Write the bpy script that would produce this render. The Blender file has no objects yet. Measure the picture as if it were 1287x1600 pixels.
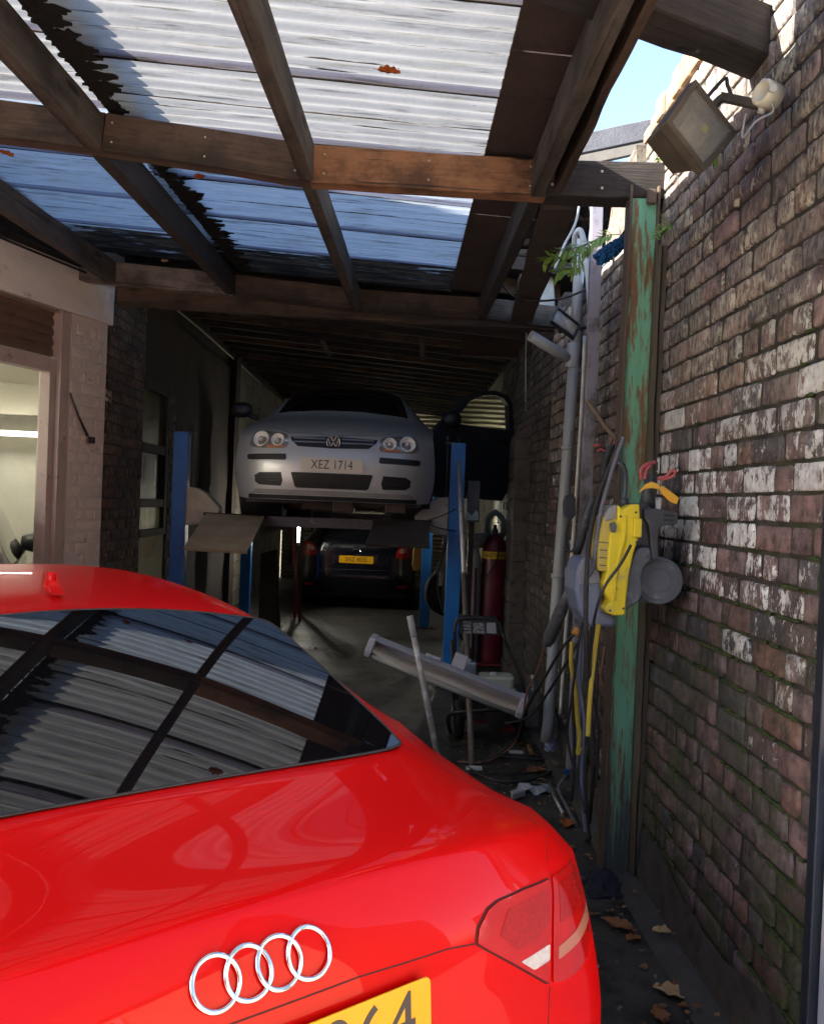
import bpy, bmesh, math, random
from math import sin, cos, pi, radians, atan2, sqrt
from mathutils import Vector, Matrix, noise, geometry
from mathutils.bvhtree import BVHTree
random.seed(7)
SC = bpy.context.scene
COL = SC.collection
# ------------------------------------------------------------------ camera
F_PX, CAM_H = 1290.0, 1.65
YAW, PITCH, ROLL = radians(1.0), radians(-0.68), radians(2.3)
FWD = Vector((sin(YAW)*cos(PITCH), cos(YAW)*cos(PITCH), sin(PITCH)))
RGT = Vector((cos(YAW), -sin(YAW), 0)); UPV = RGT.cross(FWD)
RGT, UPV = RGT*cos(ROLL)+UPV*sin(ROLL), UPV*cos(ROLL)-RGT*sin(ROLL)
CAM = Vector((0, 0, CAM_H))
cd = bpy.data.cameras.new('camera'); cam = bpy.data.objects.new('camera', cd); COL.objects.link(cam)
mw = Matrix((RGT, UPV, -FWD)).transposed().to_4x4(); mw.translation = CAM
cam.matrix_world = mw
cd.sensor_fit = 'VERTICAL'; cd.sensor_height = 36.0; cd.lens = F_PX/1600*36.0
cd.clip_start = 0.02; cd.clip_end = 500
SC.camera = cam
# ------------------------------------------------------------------ sky and sun
SUNV = Vector((-0.82, -0.20, 0.425)).normalized()
SEL = math.asin(SUNV.z)
w = bpy.data.worlds.new('World'); SC.world = w; w.use_nodes = True
nt = w.node_tree; nt.nodes.clear()
sky = nt.nodes.new('ShaderNodeTexSky'); sky.sky_type = 'NISHITA'; sky.sun_disc = False
sky.sun_elevation = SEL; sky.sun_rotation = atan2(SUNV.x, SUNV.y)
sky.air_density = 1.0; sky.dust_density = 1.2; sky.ozone_density = 1.2
bg = nt.nodes.new('ShaderNodeBackground'); bg.inputs[1].default_value = 0.10
wo = nt.nodes.new('ShaderNodeOutputWorld')
nt.links.new(sky.outputs[0], bg.inputs[0]); nt.links.new(bg.outputs[0], wo.inputs[0])
sl = bpy.data.lights.new('sun', 'SUN'); sl.energy = 4.3; sl.angle = radians(0.55); sl.color = (1, .93, .82)
so = bpy.data.objects.new('sun', sl); COL.objects.link(so)
so.rotation_euler = SUNV.to_track_quat('Z', 'Y').to_euler(); so.location = (-6, -2, 9)
SC.view_settings.view_transform = 'Standard'; SC.view_settings.look = 'None'
SC.view_settings.exposure = 2.62; SC.view_settings.gamma = 1.0
SC.render.engine = 'CYCLES'
try:
    SC.cycles.max_bounces = 10; SC.cycles.transmission_bounces = 8; SC.cycles.sample_clamp_indirect = 6
except Exception: pass
# ------------------------------------------------------------------ pixel of the photograph (1287x1600) to a point
def px(x, y, ax, val):
    d = FWD + RGT*((x-643.5)/F_PX) - UPV*((y-800)/F_PX)
    return CAM + d*((val-CAM[ax])/d[ax])
def pY(x, y, Y): return px(x, y, 1, Y)
# ------------------------------------------------------------------ tagging
def tag(o, label=None, cat=None, group=None, kind=None):
    if label: o['label'] = label
    if cat: o['category'] = cat
    if group: o['group'] = group
    if kind: o['kind'] = kind
    return o
def thing(name, label, cat, loc=(0, 0, 0), rz=0.0, group=None):
    o = bpy.data.objects.new(name, None); COL.objects.link(o); o.empty_display_size = .1
    o.location = loc; o.rotation_euler = (0, 0, rz)
    return tag(o, label, cat, group)
def wmat(o):
    m = Matrix.Translation(o.location) @ o.rotation_euler.to_matrix().to_4x4()
    return (wmat(o.parent) @ m) if o.parent else m
def bounds_base(vs):
    xs = [v.x for v in vs]; ys = [v.y for v in vs]; zs = [v.z for v in vs]
    return Vector(((min(xs)+max(xs))/2, (min(ys)+max(ys))/2, min(zs)))
# ------------------------------------------------------------------ materials
def mat(name, c, rough=.6, metal=0., c2=None, scale=8., amt=1., bump=0., bscale=None, coat=0., spec=.5, emit=None, estr=0.,
        c3=None, s3=3., t3=(.55, .7), stretch=(1, 1, 1), rough2=None, alpha=1., trans=0., coat_ior=1.5):
    m = bpy.data.materials.new(name); m.use_nodes = True; n = m.node_tree.nodes; l = m.node_tree.links
    b = n['Principled BSDF']
    b.inputs['Base Color'].default_value = (*c, 1); b.inputs['Roughness'].default_value = rough
    b.inputs['Metallic'].default_value = metal; b.inputs['Specular IOR Level'].default_value = spec
    if coat: b.inputs['Coat Weight'].default_value = coat; b.inputs['Coat Roughness'].default_value = .02; b.inputs['Coat IOR'].default_value = coat_ior
    if trans: b.inputs['Transmission Weight'].default_value = trans
    if emit: b.inputs['Emission Color'].default_value = (*emit, 1); b.inputs['Emission Strength'].default_value = estr
    if alpha < 1: b.inputs['Alpha'].default_value = alpha
    tc = n.new('ShaderNodeTexCoord'); mp = n.new('ShaderNodeMapping'); mp.inputs['Scale'].default_value = stretch
    l.new(tc.outputs['Object'], mp.inputs[0])
    def nz(sc, det=6, rg=.6):
        t = n.new('ShaderNodeTexNoise'); t.inputs['Scale'].default_value = sc; t.inputs['Detail'].default_value = det
        t.inputs['Roughness'].default_value = rg; l.new(mp.outputs[0], t.inputs[0]); return t
    def ramp(src, a, bb):
        r = n.new('ShaderNodeMapRange'); r.inputs[1].default_value = a; r.inputs[2].default_value = bb
        l.new(src, r.inputs[0]); return r.outputs[0]
    def mix(fac, A, B):
        x = n.new('ShaderNodeMix'); x.data_type = 'RGBA'; l.new(fac, x.inputs[0])
        for k, q in ((6, A), (7, B)):
            if isinstance(q, tuple): x.inputs[k].default_value = (*q, 1)
            else: l.new(q, x.inputs[k])
        return x.outputs[2]
    cur = c
    if c2:
        f = ramp(nz(scale).outputs[0], .5-.22/amt, .5+.22/amt); cur = mix(f, c, c2)
        if rough2 is not None:
            r = n.new('ShaderNodeMapRange'); r.inputs[3].default_value = rough; r.inputs[4].default_value = rough2
            l.new(f, r.inputs[0]); l.new(r.outputs[0], b.inputs['Roughness'])
    if c3: cur = mix(ramp(nz(s3, 9, .65).outputs[0], *t3), cur, c3)
    if not isinstance(cur, tuple): l.new(cur, b.inputs['Base Color'])
    if bump:
        bp = n.new('ShaderNodeBump'); bp.inputs['Strength'].default_value = bump; bp.inputs['Distance'].default_value = .01
        l.new(nz(bscale or scale*4, 8, .65).outputs[0], bp.inputs['Height']); l.new(bp.outputs[0], b.inputs['Normal'])
    return m
def wood(name, c, c2, c3, t3=(.5, .68)):
    return mat(name, c, .8, c2=c2, scale=7, amt=1.3, stretch=(.35, 6, 6), c3=c3, s3=1.3, t3=t3, bump=.9, bscale=20)
MT = {}
def knots(m):
    n = m.node_tree.nodes; l = m.node_tree.links; b = n['Principled BSDF']; src = b.inputs['Base Color'].links[0].from_socket
    tc = n.new('ShaderNodeTexCoord'); mp = n.new('ShaderNodeMapping'); mp.inputs['Scale'].default_value = (2.1, 9, 9); l.new(tc.outputs['Object'], mp.inputs[0])
    v = n.new('ShaderNodeTexVoronoi'); v.inputs['Scale'].default_value = 1.0; l.new(mp.outputs[0], v.inputs[0])
    r = n.new('ShaderNodeMapRange'); r.inputs[1].default_value = .16; r.inputs[2].default_value = .10; l.new(v.outputs['Distance'], r.inputs[0])
    mp2 = n.new('ShaderNodeMapping'); mp2.inputs['Scale'].default_value = (1, 1.6, 1.6); l.new(tc.outputs['Object'], mp2.inputs[0])
    t = n.new('ShaderNodeTexNoise'); t.inputs['Scale'].default_value = 3.2; t.inputs['Detail'].default_value = 9; t.inputs['Roughness'].default_value = .7; l.new(mp2.outputs[0], t.inputs[0])
    r2 = n.new('ShaderNodeMapRange'); r2.inputs[1].default_value = .46; r2.inputs[2].default_value = .64; r2.inputs[4].default_value = .72; l.new(t.outputs[0], r2.inputs[0])
    mp3 = n.new('ShaderNodeMapping'); mp3.inputs['Scale'].default_value = (.5, 26, 26); l.new(tc.outputs['Object'], mp3.inputs[0])
    t3_ = n.new('ShaderNodeTexNoise'); t3_.inputs['Scale'].default_value = 2.4; t3_.inputs['Detail'].default_value = 3; l.new(mp3.outputs[0], t3_.inputs[0])
    r3 = n.new('ShaderNodeMapRange'); r3.inputs[1].default_value = .66; r3.inputs[2].default_value = .70; r3.inputs[4].default_value = .85; l.new(t3_.outputs[0], r3.inputs[0])
    for f in (r, r2, r3):
        x = n.new('ShaderNodeMix'); x.data_type = 'RGBA'; l.new(f.outputs[0], x.inputs[0]); l.new(src, x.inputs[6]); x.inputs[7].default_value = (.012, .009, .007, 1); src = x.outputs[2]
    l.new(src, b.inputs['Base Color']); return m
MT['wood_grey'] = wood('weathered_grey_timber', (0.065, 0.050, 0.040), (0.118, 0.096, 0.081), (0.019, 0.012, 0.011))
MT['wood_brown'] = wood('brown_stained_timber', (0.078, 0.045, 0.029), (0.120, 0.075, 0.051), (0.021, 0.012, 0.009), (.48, .7))
MT['wood_orange'] = wood('newer_orange_timber', (0.288, 0.128, 0.060), (0.368, 0.176, 0.088), (0.064, 0.032, 0.020), (.62, .8))
MT['wood_black'] = wood('blackened_timber', (.022, .018, .018), (.05, .04, .036), (.10, .075, .06), (.6, .8))
MT['wood_pale'] = wood('pale_dusty_timber', (0.180, 0.143, 0.120), (0.247, 0.203, 0.173), (0.068, 0.045, 0.038), (.58, .75))
MT['board'] = mat('dark_brown_board', (.07, .045, .037), .85, c2=(.035, .024, .02), scale=5, c3=(.015, .012, .012), s3=9, t3=(.6, .75), bump=.4, bscale=30)
MT['black'] = mat('black_plastic', (.012, .012, .014), .45, c2=(.03, .03, .032), scale=15, bump=.15, bscale=60)
MT['rubber'] = mat('black_rubber', (.014, .014, .015), .75, c2=(.04, .037, .034), scale=22, bump=.2, bscale=70)
MT['darkmetal'] = mat('dark_metal', (.05, .05, .055), .5, .7, c2=(.09, .06, .045), scale=18, bump=.3, bscale=60)
MT['steel'] = mat('galvanised_steel', (.42, .43, .45), .42, .85, c2=(.25, .25, .27), scale=24, c3=(.13, .07, .04), s3=6, t3=(.62, .75), bump=.2, bscale=50)
MT['chrome'] = mat('chrome', (.88, .89, .9), .06, 1.)
MT['blue'] = mat('blue_lift_paint', (.012, .17, .50), .35, c2=(.012, .11, .38), scale=6, c3=(.05, .045, .05), s3=20, t3=(.66, .72), bump=.12, bscale=40)
MT['grey_paint'] = mat('grey_paint', (.33, .32, .31), .55, c2=(.22, .21, .2), scale=9, c3=(.1, .07, .055), s3=15, t3=(.6, .72), bump=.15)
MT['lift_plate'] = mat('tan_ramp_plate', (.42, .33, .23), .5, .2, c2=(.28, .21, .15), scale=7, c3=(.34, .27, .2), s3=14, t3=(.58, .72), bump=.25, bscale=45)
MT['lift_plate_dark'] = mat('dark_ramp_plate', (.055, .05, .05), .35, .35, c2=(.1, .09, .09), scale=6, c3=(.2, .18, .18), s3=9, t3=(.6, .7), bump=.2)
MT['cream'] = mat('cream_painted_metal', (.5, .46, .36), .55, c2=(.36, .32, .25), scale=12, c3=(.12, .09, .06), s3=16, t3=(.64, .74))
MT['pvc_grey'] = mat('grey_plastic_pipe', (.36, .38, .40), .45, c2=(.27, .29, .31), scale=5, c3=(.12, .12, .11), s3=9, t3=(.6, .75), stretch=(1, 1, .3))
MT['pvc_white'] = mat('white_plastic', (.62, .62, .60), .5, c2=(.46, .46, .43), scale=7, c3=(.2, .18, .15), s3=12, t3=(.62, .75))
MT['yellow'] = mat('yellow_plastic', (.80, .62, .015), .38, c2=(.72, .57, .03), scale=9, c3=(.36, .30, .14), s3=10, t3=(.54, .74), bump=.05)
MT['yellow_dull'] = mat('dusty_yellow_plastic', (.55, .42, .06), .55, c2=(.42, .34, .1), scale=14)
MT['washer_grey'] = mat('dusty_grey_plastic', (.075, .085, .105), .55, c2=(.12, .13, .155), scale=8, c3=(.22, .23, .25), s3=16, t3=(.56, .70), bump=.1)
MT['washer_dark'] = mat('dark_grey_plastic', (.042, .046, .056), .5, c2=(.07, .075, .088), scale=9, c3=(.16, .165, .175), s3=18, t3=(.60, .72), bump=.1)
MT['washer_tank'] = mat('translucent_grey_blue_tank', (.17, .2, .29), .35, c2=(.12, .15, .25), scale=5, c3=(.3, .32, .36), s3=6, t3=(.55, .7))
MT['pink'] = mat('faded_pink_plastic', (.55, .12, .13), .5, c2=(.4, .08, .09), scale=30)
MT['maroon'] = mat('maroon_gas_bottle_paint', (.17, .014, .032), .35, c2=(.11, .012, .026), scale=7, c3=(.16, .1, .1), s3=26, t3=(.66, .74), bump=.08)
MT['red_paint'] = mat('red_trolley_paint', (.22, .02, .02), .5, c2=(.13, .02, .018), scale=14)
MT['engine_white'] = mat('off_white_fuel_tank', (.62, .64, .52), .35, c2=(.5, .52, .42), scale=10)
MT['copper'] = mat('copper_brown_cable', (.30, .13, .075), .5)
MT['yellow_hose'] = mat('yellow_hose_rubber', (.62, .47, .04), .5, c2=(.45, .34, .06), scale=15)
MT['bottle'] = mat('clear_plastic_bottle', (.75, .82, .86), .08, trans=.92, spec=.5)
MT['label_blue'] = mat('blue_bottle_label', (.01, .08, .5), .4, c2=(.5, .55, .7), scale=40, amt=1.)
MT['leaf_brown'] = mat('dry_brown_leaf', (.30, .115, .04), .7, c2=(.17, .06, .022), scale=30)
MT['leaf_orange'] = mat('orange_leaf', (.5, .13, .02), .7, c2=(.3, .07, .015), scale=30)
MT['leaf_tan'] = mat('tan_oak_leaf', (.5, .33, .17), .7, c2=(.36, .22, .1), scale=40, bump=.3)
MT['leaf_green'] = mat('green_leaf', (.09, .19, .022), .45, c2=(.16, .26, .04), scale=14)
MT['moss'] = mat('moss', (.025, .045, .009), .95, c2=(.06, .088, .016), scale=30, bump=.8, bscale=120)
MT['mop_blue'] = mat('blue_chenille', (.005, .11, .30), .9, c2=(.004, .05, .16), scale=60)
MT['plate_white'] = mat('white_number_plate', (.66, .60, .53), .35)
MT['plate_yellow'] = mat('yellow_number_plate', (.80, .42, .004), .35)
MT['plate_ink'] = mat('number_plate_black', (.03, .026, .026), .4)
MT['plate_ink_grey'] = mat('number_plate_charcoal', (.055, .045, .045), .4)
MT['tyre'] = mat('tyre_rubber', (.012, .012, .013), .8, c2=(.03, .028, .026), scale=20, bump=.3, bscale=60)
MT['rim'] = mat('wheel_rim_alloy', (.25, .26, .27), .35, .8, c2=(.16, .16, .16), scale=10)
MT['glass_dark'] = mat('dark_car_glass', (.006, .007, .009), .03, spec=.8, coat=.3)
MT['lamp_clear'] = mat('clear_lamp_glass', (.62, .62, .6), .12, .3, c2=(.35, .35, .35), scale=55, amt=2., spec=.8)
MT['tube_on'] = mat('lit_fluorescent_tube', (1, 1, 1), .5, emit=(1., .98, .88), estr=14)
MT['cobweb_wall'] = mat('dusty_block_wall', (.17, .155, .12), .9, c2=(.12, .11, .085), scale=2.2, c3=(.05, .042, .036), s3=4, t3=(.52, .7), bump=.4, bscale=22)
MT['cream_wall'] = mat('cream_workshop_wall', (.50, .49, .41), .9, c2=(.42, .41, .34), scale=1.6, c3=(.40, .37, .29), s3=3, t3=(.56, .72), bump=.3, bscale=12)
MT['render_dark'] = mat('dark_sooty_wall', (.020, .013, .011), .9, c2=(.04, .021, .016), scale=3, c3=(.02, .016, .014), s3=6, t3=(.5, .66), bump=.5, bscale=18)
MT['concrete_pale'] = mat('pale_painted_concrete', (.74, .71, .68), .85, c2=(.6, .57, .55), scale=3, c3=(.13, .10, .085), s3=5, t3=(.60, .74), bump=.4, bscale=22, stretch=(1, 1, 2.))
MT['pink_frame'] = mat('dusty_pink_painted_timber', (.44, .37, .34), .7, c2=(.35, .28, .26), scale=4, c3=(.1, .07, .06), s3=9, t3=(.6, .75), bump=.2)
MT['shutter'] = mat('brown_roller_shutter', (.15, .095, .075), .6, c2=(.1, .062, .05), scale=6, c3=(.05, .03, .025), s3=8, t3=(.58, .72), bump=.15)
MT['card'] = mat('brown_leaning_board', (.10, .085, .065), .85, c2=(.07, .06, .045), scale=3)
for k_ in ('wood_grey', 'wood_brown', 'wood_orange', 'wood_black', 'wood_pale'): knots(MT[k_])
# ------------------------------------------------------------------ mesh collector
class MB:
    def __init__(s): s.v = []; s.f = []; s.sm = []
    def add(s, vs, fs, smooth=False):
        o = len(s.v); s.v += [Vector(v) for v in vs]; s.f += [tuple(i+o for i in f) for f in fs]; s.sm += [smooth]*len(fs); return s
    def box(s, a, b):
        x0, y0, z0 = a; x1, y1, z1 = b
        return s.add([(x0, y0, z0), (x1, y0, z0), (x1, y1, z0), (x0, y1, z0), (x0, y0, z1), (x1, y0, z1), (x1, y1, z1), (x0, y1, z1)],
                     [(0, 3, 2, 1), (4, 5, 6, 7), (0, 1, 5, 4), (1, 2, 6, 5), (2, 3, 7, 6), (3, 0, 4, 7)])
    def obox(s, c, ax, ay, az, sx, sy, sz):
        c = Vector(c); vs = []
        for k in (-1, 1):
            for i, j in ((-1, -1), (1, -1), (1, 1), (-1, 1)): vs.append(c+ax*i*sx/2+ay*j*sy/2+az*k*sz/2)
        return s.add(vs, [(0, 3, 2, 1), (4, 5, 6, 7), (0, 1, 5, 4), (1, 2, 6, 5), (2, 3, 7, 6), (3, 0, 4, 7)])
    def tube(s, pts, r, n=10, caps=True, smooth=True):
        pts = [Vector(p) for p in pts]; rs = r if isinstance(r, (list, tuple)) else [r]*len(pts)
        vs = []; fs = []; prev = None
        for i, p in enumerate(pts):
            d = (pts[min(i+1, len(pts)-1)]-pts[max(i-1, 0)]).normalized()
            if prev is None:
                a = d.orthogonal().normalized()
            else:
                a = (prev-d*prev.dot(d)); a = a.normalized() if a.length > 1e-6 else d.orthogonal().normalized()
            prev = a; b = d.cross(a)
            for k in range(n):
                t = 2*pi*k/n; vs.append(p+(a*cos(t)+b*sin(t))*rs[i])
        for i in range(len(pts)-1):
            for k in range(n):
                fs.append((i*n+k, i*n+(k+1) % n, (i+1)*n+(k+1) % n, (i+1)*n+k))
        s.add(vs, fs, smooth)
        if caps:
            o = len(s.v)-len(vs)
            s.f += [tuple(o+k for k in reversed(range(n))), tuple(o+(len(pts)-1)*n+k for k in range(n))]; s.sm += [False, False]
        return s
    def lathe(s, prof, c=(0, 0, 0), axis=Vector((0, 0, 1)), n=32, smooth=True):
        c = Vector(c); axis = Vector(axis).normalized(); a = axis.orthogonal().normalized(); b = axis.cross(a)
        vs = []; fs = []
        for r, h in prof:
            for k in range(n):
                t = 2*pi*k/n; vs.append(c+axis*h+(a*cos(t)+b*sin(t))*max(r, 1e-5))
        for i in range(len(prof)-1):
            for k in range(n): fs.append((i*n+k, i*n+(k+1) % n, (i+1)*n+(k+1) % n, (i+1)*n+k))
        return s.add(vs, fs, smooth)
    def prism(s, pts, d):
        pts = [Vector(p) for p in pts]; d = Vector(d); n = len(pts)
        vs = pts+[p+d for p in pts]
        fs = [tuple(range(n)), tuple(reversed(range(n, 2*n)))]+[((i+1) % n, i, n+i, n+(i+1) % n) for i in range(n)]
        return s.add(vs, fs)
    def grid(s, rows, smooth=True):
        nr, nc = len(rows), len(rows[0]); vs = [v for r in rows for v in r]
        return s.add(vs, [(i*nc+j, i*nc+j+1, (i+1)*nc+j+1, (i+1)*nc+j) for i in range(nr-1) for j in range(nc-1)], smooth)
    def jitter(s, a, sc=3.):
        for i, v in enumerate(s.v): s.v[i] = v+noise.noise_vector(v*sc)*a
        return s
    def build(s, name, m, parent=None, world=False, bevel=0., bseg=2, sub=0, attr=None, fixn=True, origin=None):
        inv = None
        if parent is not None and world: inv = wmat(parent).inverted()
        vs = [inv @ v for v in s.v] if inv else list(s.v)
        me = bpy.data.meshes.new(name); o = bpy.data.objects.new(name, me)
        if parent is None:
            base = Vector(origin) if origin is not None else bounds_base(vs)
            vs = [v-base for v in vs]; o.location = base
        me.from_pydata([tuple(v) for v in vs], [], s.f)
        me.polygons.foreach_set('use_smooth', s.sm)
        if fixn:
            bm = bmesh.new(); bm.from_mesh(me); bmesh.ops.recalc_face_normals(bm, faces=bm.faces); bm.to_mesh(me); bm.free()
        if isinstance(m, str): m = MT[m]
        me.materials.append(m); COL.objects.link(o)
        if parent is not None: o.parent = parent
        if bevel:
            b = o.modifiers.new('bevel', 'BEVEL'); b.width = bevel; b.segments = bseg; b.limit_method = 'ANGLE'; b.angle_limit = radians(35)
            b.harden_normals = False
        if sub:
            q = o.modifiers.new('sub', 'SUBSURF'); q.levels = sub; q.render_levels = sub
        me.update()
        return o
def curve(pts, n=8):
    """smooth polyline through points (Catmull-Rom)"""
    P = [Vector(p) for p in pts]; out = []
    for i in range(len(P)-1):
        p0, p1, p2, p3 = P[max(i-1, 0)], P[i], P[i+1], P[min(i+2, len(P)-1)]
        for k in range(n):
            t = k/n; out.append(.5*((2*p1)+(p2-p0)*t+(2*p0-5*p1+4*p2-p3)*t*t+(3*p1-p0-3*p2+p3)*t**3))
    out.append(P[-1]); return out
def text_mesh(body, name, m, parent, size, mtx, extrude=.001, xs=1., spacing=1.):
    cu = bpy.data.curves.new(name, 'FONT'); cu.body = body; cu.size = size; cu.extrude = extrude; cu.align_x = 'CENTER'; cu.align_y = 'CENTER'
    cu.space_character = spacing; cu.offset = .0
    t = bpy.data.objects.new(name, cu); COL.objects.link(t)
    dg = bpy.context.evaluated_depsgraph_get(); dg.update()
    me = bpy.data.meshes.new_from_object(t.evaluated_get(dg)); bpy.data.objects.remove(t); bpy.data.curves.remove(cu)
    for v in me.vertices: v.co = mtx @ Vector((v.co.x*xs, v.co.y, v.co.z))
    me.materials.clear(); me.materials.append(MT[m] if isinstance(m, str) else m)
    o = bpy.data.objects.new(name, me); COL.objects.link(o); o.parent = parent; return o
def frame_mtx(c, right, up):
    right = Vector(right).normalized(); up = Vector(up).normalized(); n = right.cross(up)
    m = Matrix((right, up, n)).transposed().to_4x4(); m.translation = Vector(c); return m
def rrect(w, h, r, n=5):
    out = []
    for cx, cy, a0 in ((w/2-r, h/2-r, 0), (-w/2+r, h/2-r, 90), (-w/2+r, -h/2+r, 180), (w/2-r, -h/2+r, 270)):
        for k in range(n+1):
            a = radians(a0+90*k/n); out.append((cx+r*cos(a), cy+r*sin(a)))
    return out
# ================================================================== GROUND
g = mat('wet_dark_concrete', (.062, .055, .049), .75, c2=(.036, .032, .029), scale=1.7, c3=(.016, .015, .014), s3=5.5, t3=(.5, .60), bump=.8, bscale=24, rough2=.42)
mb = MB(); mb.grid([[Vector((x, y, 0)) for x in [-60, -20, -8, -4, -2, 0, 2, 4, 8, 20, 60]] for y in [-60, -20, -8, -2, 2, 6, 10, 14, 20, 60]])
tag(mb.build('ground', g, origin=(0, 0, 0)), kind='structure')
mb = MB(); mb.grid([[Vector((x, y, .004)) for x in (-14, -4, 0, 4, 14)] for y in (-30, -9, -4, .9)])
tag(mb.build('bounce_pavement', mat('pale_yard_concrete', (.46, .43, .38), .85, c2=(.36, .33, .29), scale=.8, bump=.3, bscale=20)), kind='structure')  # unseen pale paving, added to bounce sunlight under the canopy
mb = MB()   # worn concrete kerb along the foot of the right wall
rows = []
for i in range(30):
    y = 2.15+i*.15; j = .012*noise.noise(Vector((y*2, 0, 0)))
    rows.append([Vector((1.02+j, y, .003)), Vector((1.035+j, y, .03+j)), Vector((1.10, y, .045+j*.6)), Vector((1.19, y, .06))])
mb.grid(rows); tag(mb.build('kerb', mat('kerb_concrete', (.07, .066, .066), .8, c2=(.04, .038, .038), scale=6, bump=.5, bscale=40), fixn=True), kind='structure')

# ================================================================== BRICKWORK
def attr_mat(name, mortar=False, whiten=1., mossy=1.):
    m = bpy.data.materials.new(name); m.use_nodes = True; n = m.node_tree.nodes; l = m.node_tree.links; b = n['Principled BSDF']
    b.inputs['Roughness'].default_value = .85; b.inputs['Specular IOR Level'].default_value = .3
    tc = n.new('ShaderNodeTexCoord')
    def mp(s):
        q = n.new('ShaderNodeMapping'); q.inputs['Scale'].default_value = s; l.new(tc.outputs['Object'], q.inputs[0]); return q.outputs[0]
    def nz(sc, s=(1, 1, 1), det=8, rg=.65):
        t = n.new('ShaderNodeTexNoise'); t.inputs['Scale'].default_value = sc; t.inputs['Detail'].default_value = det; t.inputs['Roughness'].default_value = rg
        l.new(mp(s), t.inputs[0]); return t.outputs[0]
    def mr(src, a, bb, c=0, d=1):
        r = n.new('ShaderNodeMapRange'); l.new(src, r.inputs[0])
        for k, q in enumerate((a, bb, c, d)): r.inputs[k+1].default_value = q
        return r.outputs[0]
    def ma(op, a, bb):
        r = n.new('ShaderNodeMath'); r.operation = op
        for k, q in enumerate((a, bb)):
            if isinstance(q, (int, float)): r.inputs[k].default_value = q
            else: l.new(q, r.inputs[k])
        return r.outputs[0]
    def mix(f, A, B):
        x = n.new('ShaderNodeMix'); x.data_type = 'RGBA'; l.new(f, x.inputs[0])
        for k, q in ((6, A), (7, B)):
            if isinstance(q, tuple): x.inputs[k].default_value = (*q, 1)
            else: l.new(q, x.inputs[k])
        return x.outputs[2]
    sep = n.new('ShaderNodeSeparateXYZ'); geo = n.new('ShaderNodeNewGeometry'); l.new(geo.outputs['Position'], sep.inputs[0]); Z = sep.outputs[2]
    if not mortar:
        at = n.new('ShaderNodeVertexColor'); at.layer_name = 'tint'; sc = n.new('ShaderNodeSeparateColor')
        pa = n.new('ShaderNodeVertexColor'); pa.layer_name = 'wear'; l.new(pa.outputs[0], sc.inputs[0])
        col = mix(mr(nz(13), .40, .66), at.outputs[0], (.04, .031, .034))
        col = mix(ma('MULTIPLY', mr(nz(21, (1, 1.6, .7)), .52, .68), .55), col, (.27, .225, .22))
        col = mix(mr(nz(70, det=4), .62, .72), col, (.27, .2, .17))
        # flaking whitewash: streaky, per-brick amount in 'wear'.R
        f = ma('ADD', ma('MULTIPLY', nz(13, (1, 1.5, 1.1)), .6), ma('MULTIPLY', nz(44, (1, 2.0, .8)), .4))
        th = ma('SUBTRACT', .70, ma('MULTIPLY', sc.outputs[0], .31*whiten))
        d = mr(ma('SUBTRACT', f, th), 0, .045)
        col = mix(d, col, mix(mr(Z, 1.95, 2.5), mix(mr(nz(28), .35, .65), (.48, .48, .49), (.80, .81, .82)), (.50, .46, .35)))
        # powdery lime bloom, pale straw in the upper wall
        bl = ma('MULTIPLY', mr(nz(1.9, det=5), .36, .58), ma('MULTIPLY', mr(Z, 1.7, 2.2), mr(nz(34, (1, 1.6, .7)), .40, .62)))
        col = mix(ma('MULTIPLY', bl, .85*whiten), col, (.50, .465, .37))
        so = mr(nz(1.5, det=7), .46, .66); col = mix(ma('MULTIPLY', so, .62), col, (.035, .03, .031))
        sm_ = mr(nz(7, (1, 1.4, 1)), .60, .68); col = mix(ma('MULTIPLY', sm_, .6), col, (.10, .09, .082))
        # damp green film low down
        gr = ma('MULTIPLY', mr(nz(3.4), .42, .62), mr(Z, 1.55, .6, 0, .85*mossy)); col = mix(gr, col, mix(mr(nz(40), .4, .6), (.04, .052, .02), (.085, .10, .045)))
    else:
        col = mix(mr(nz(9), .4, .65), (.030, .027, .026), (.075, .067, .062))
        f = ma('MULTIPLY', mr(nz(5.5, (1, .5, 2)), .44, .56), mr(Z, 2.4, 1.25, .12, 1.))
        col = mix(ma('MULTIPLY', ma('MULTIPLY', f, mossy), mr(nz(19), .38, .62, .1, 1.)), col, mix(mr(nz(60), .4, .6), (.035, .052, .014), (.075, .105, .025)))
    l.new(col, b.inputs['Base Color'])
    bp = n.new('ShaderNodeBump'); bp.inputs['Strength'].default_value = .7; bp.inputs['Distance'].default_value = .006
    l.new(ma('ADD', nz(55, det=8), ma('MULTIPLY', nz(180, det=3), .5)), bp.inputs['Height']); l.new(bp.outputs[0], b.inputs['Normal'])
    return m
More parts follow.
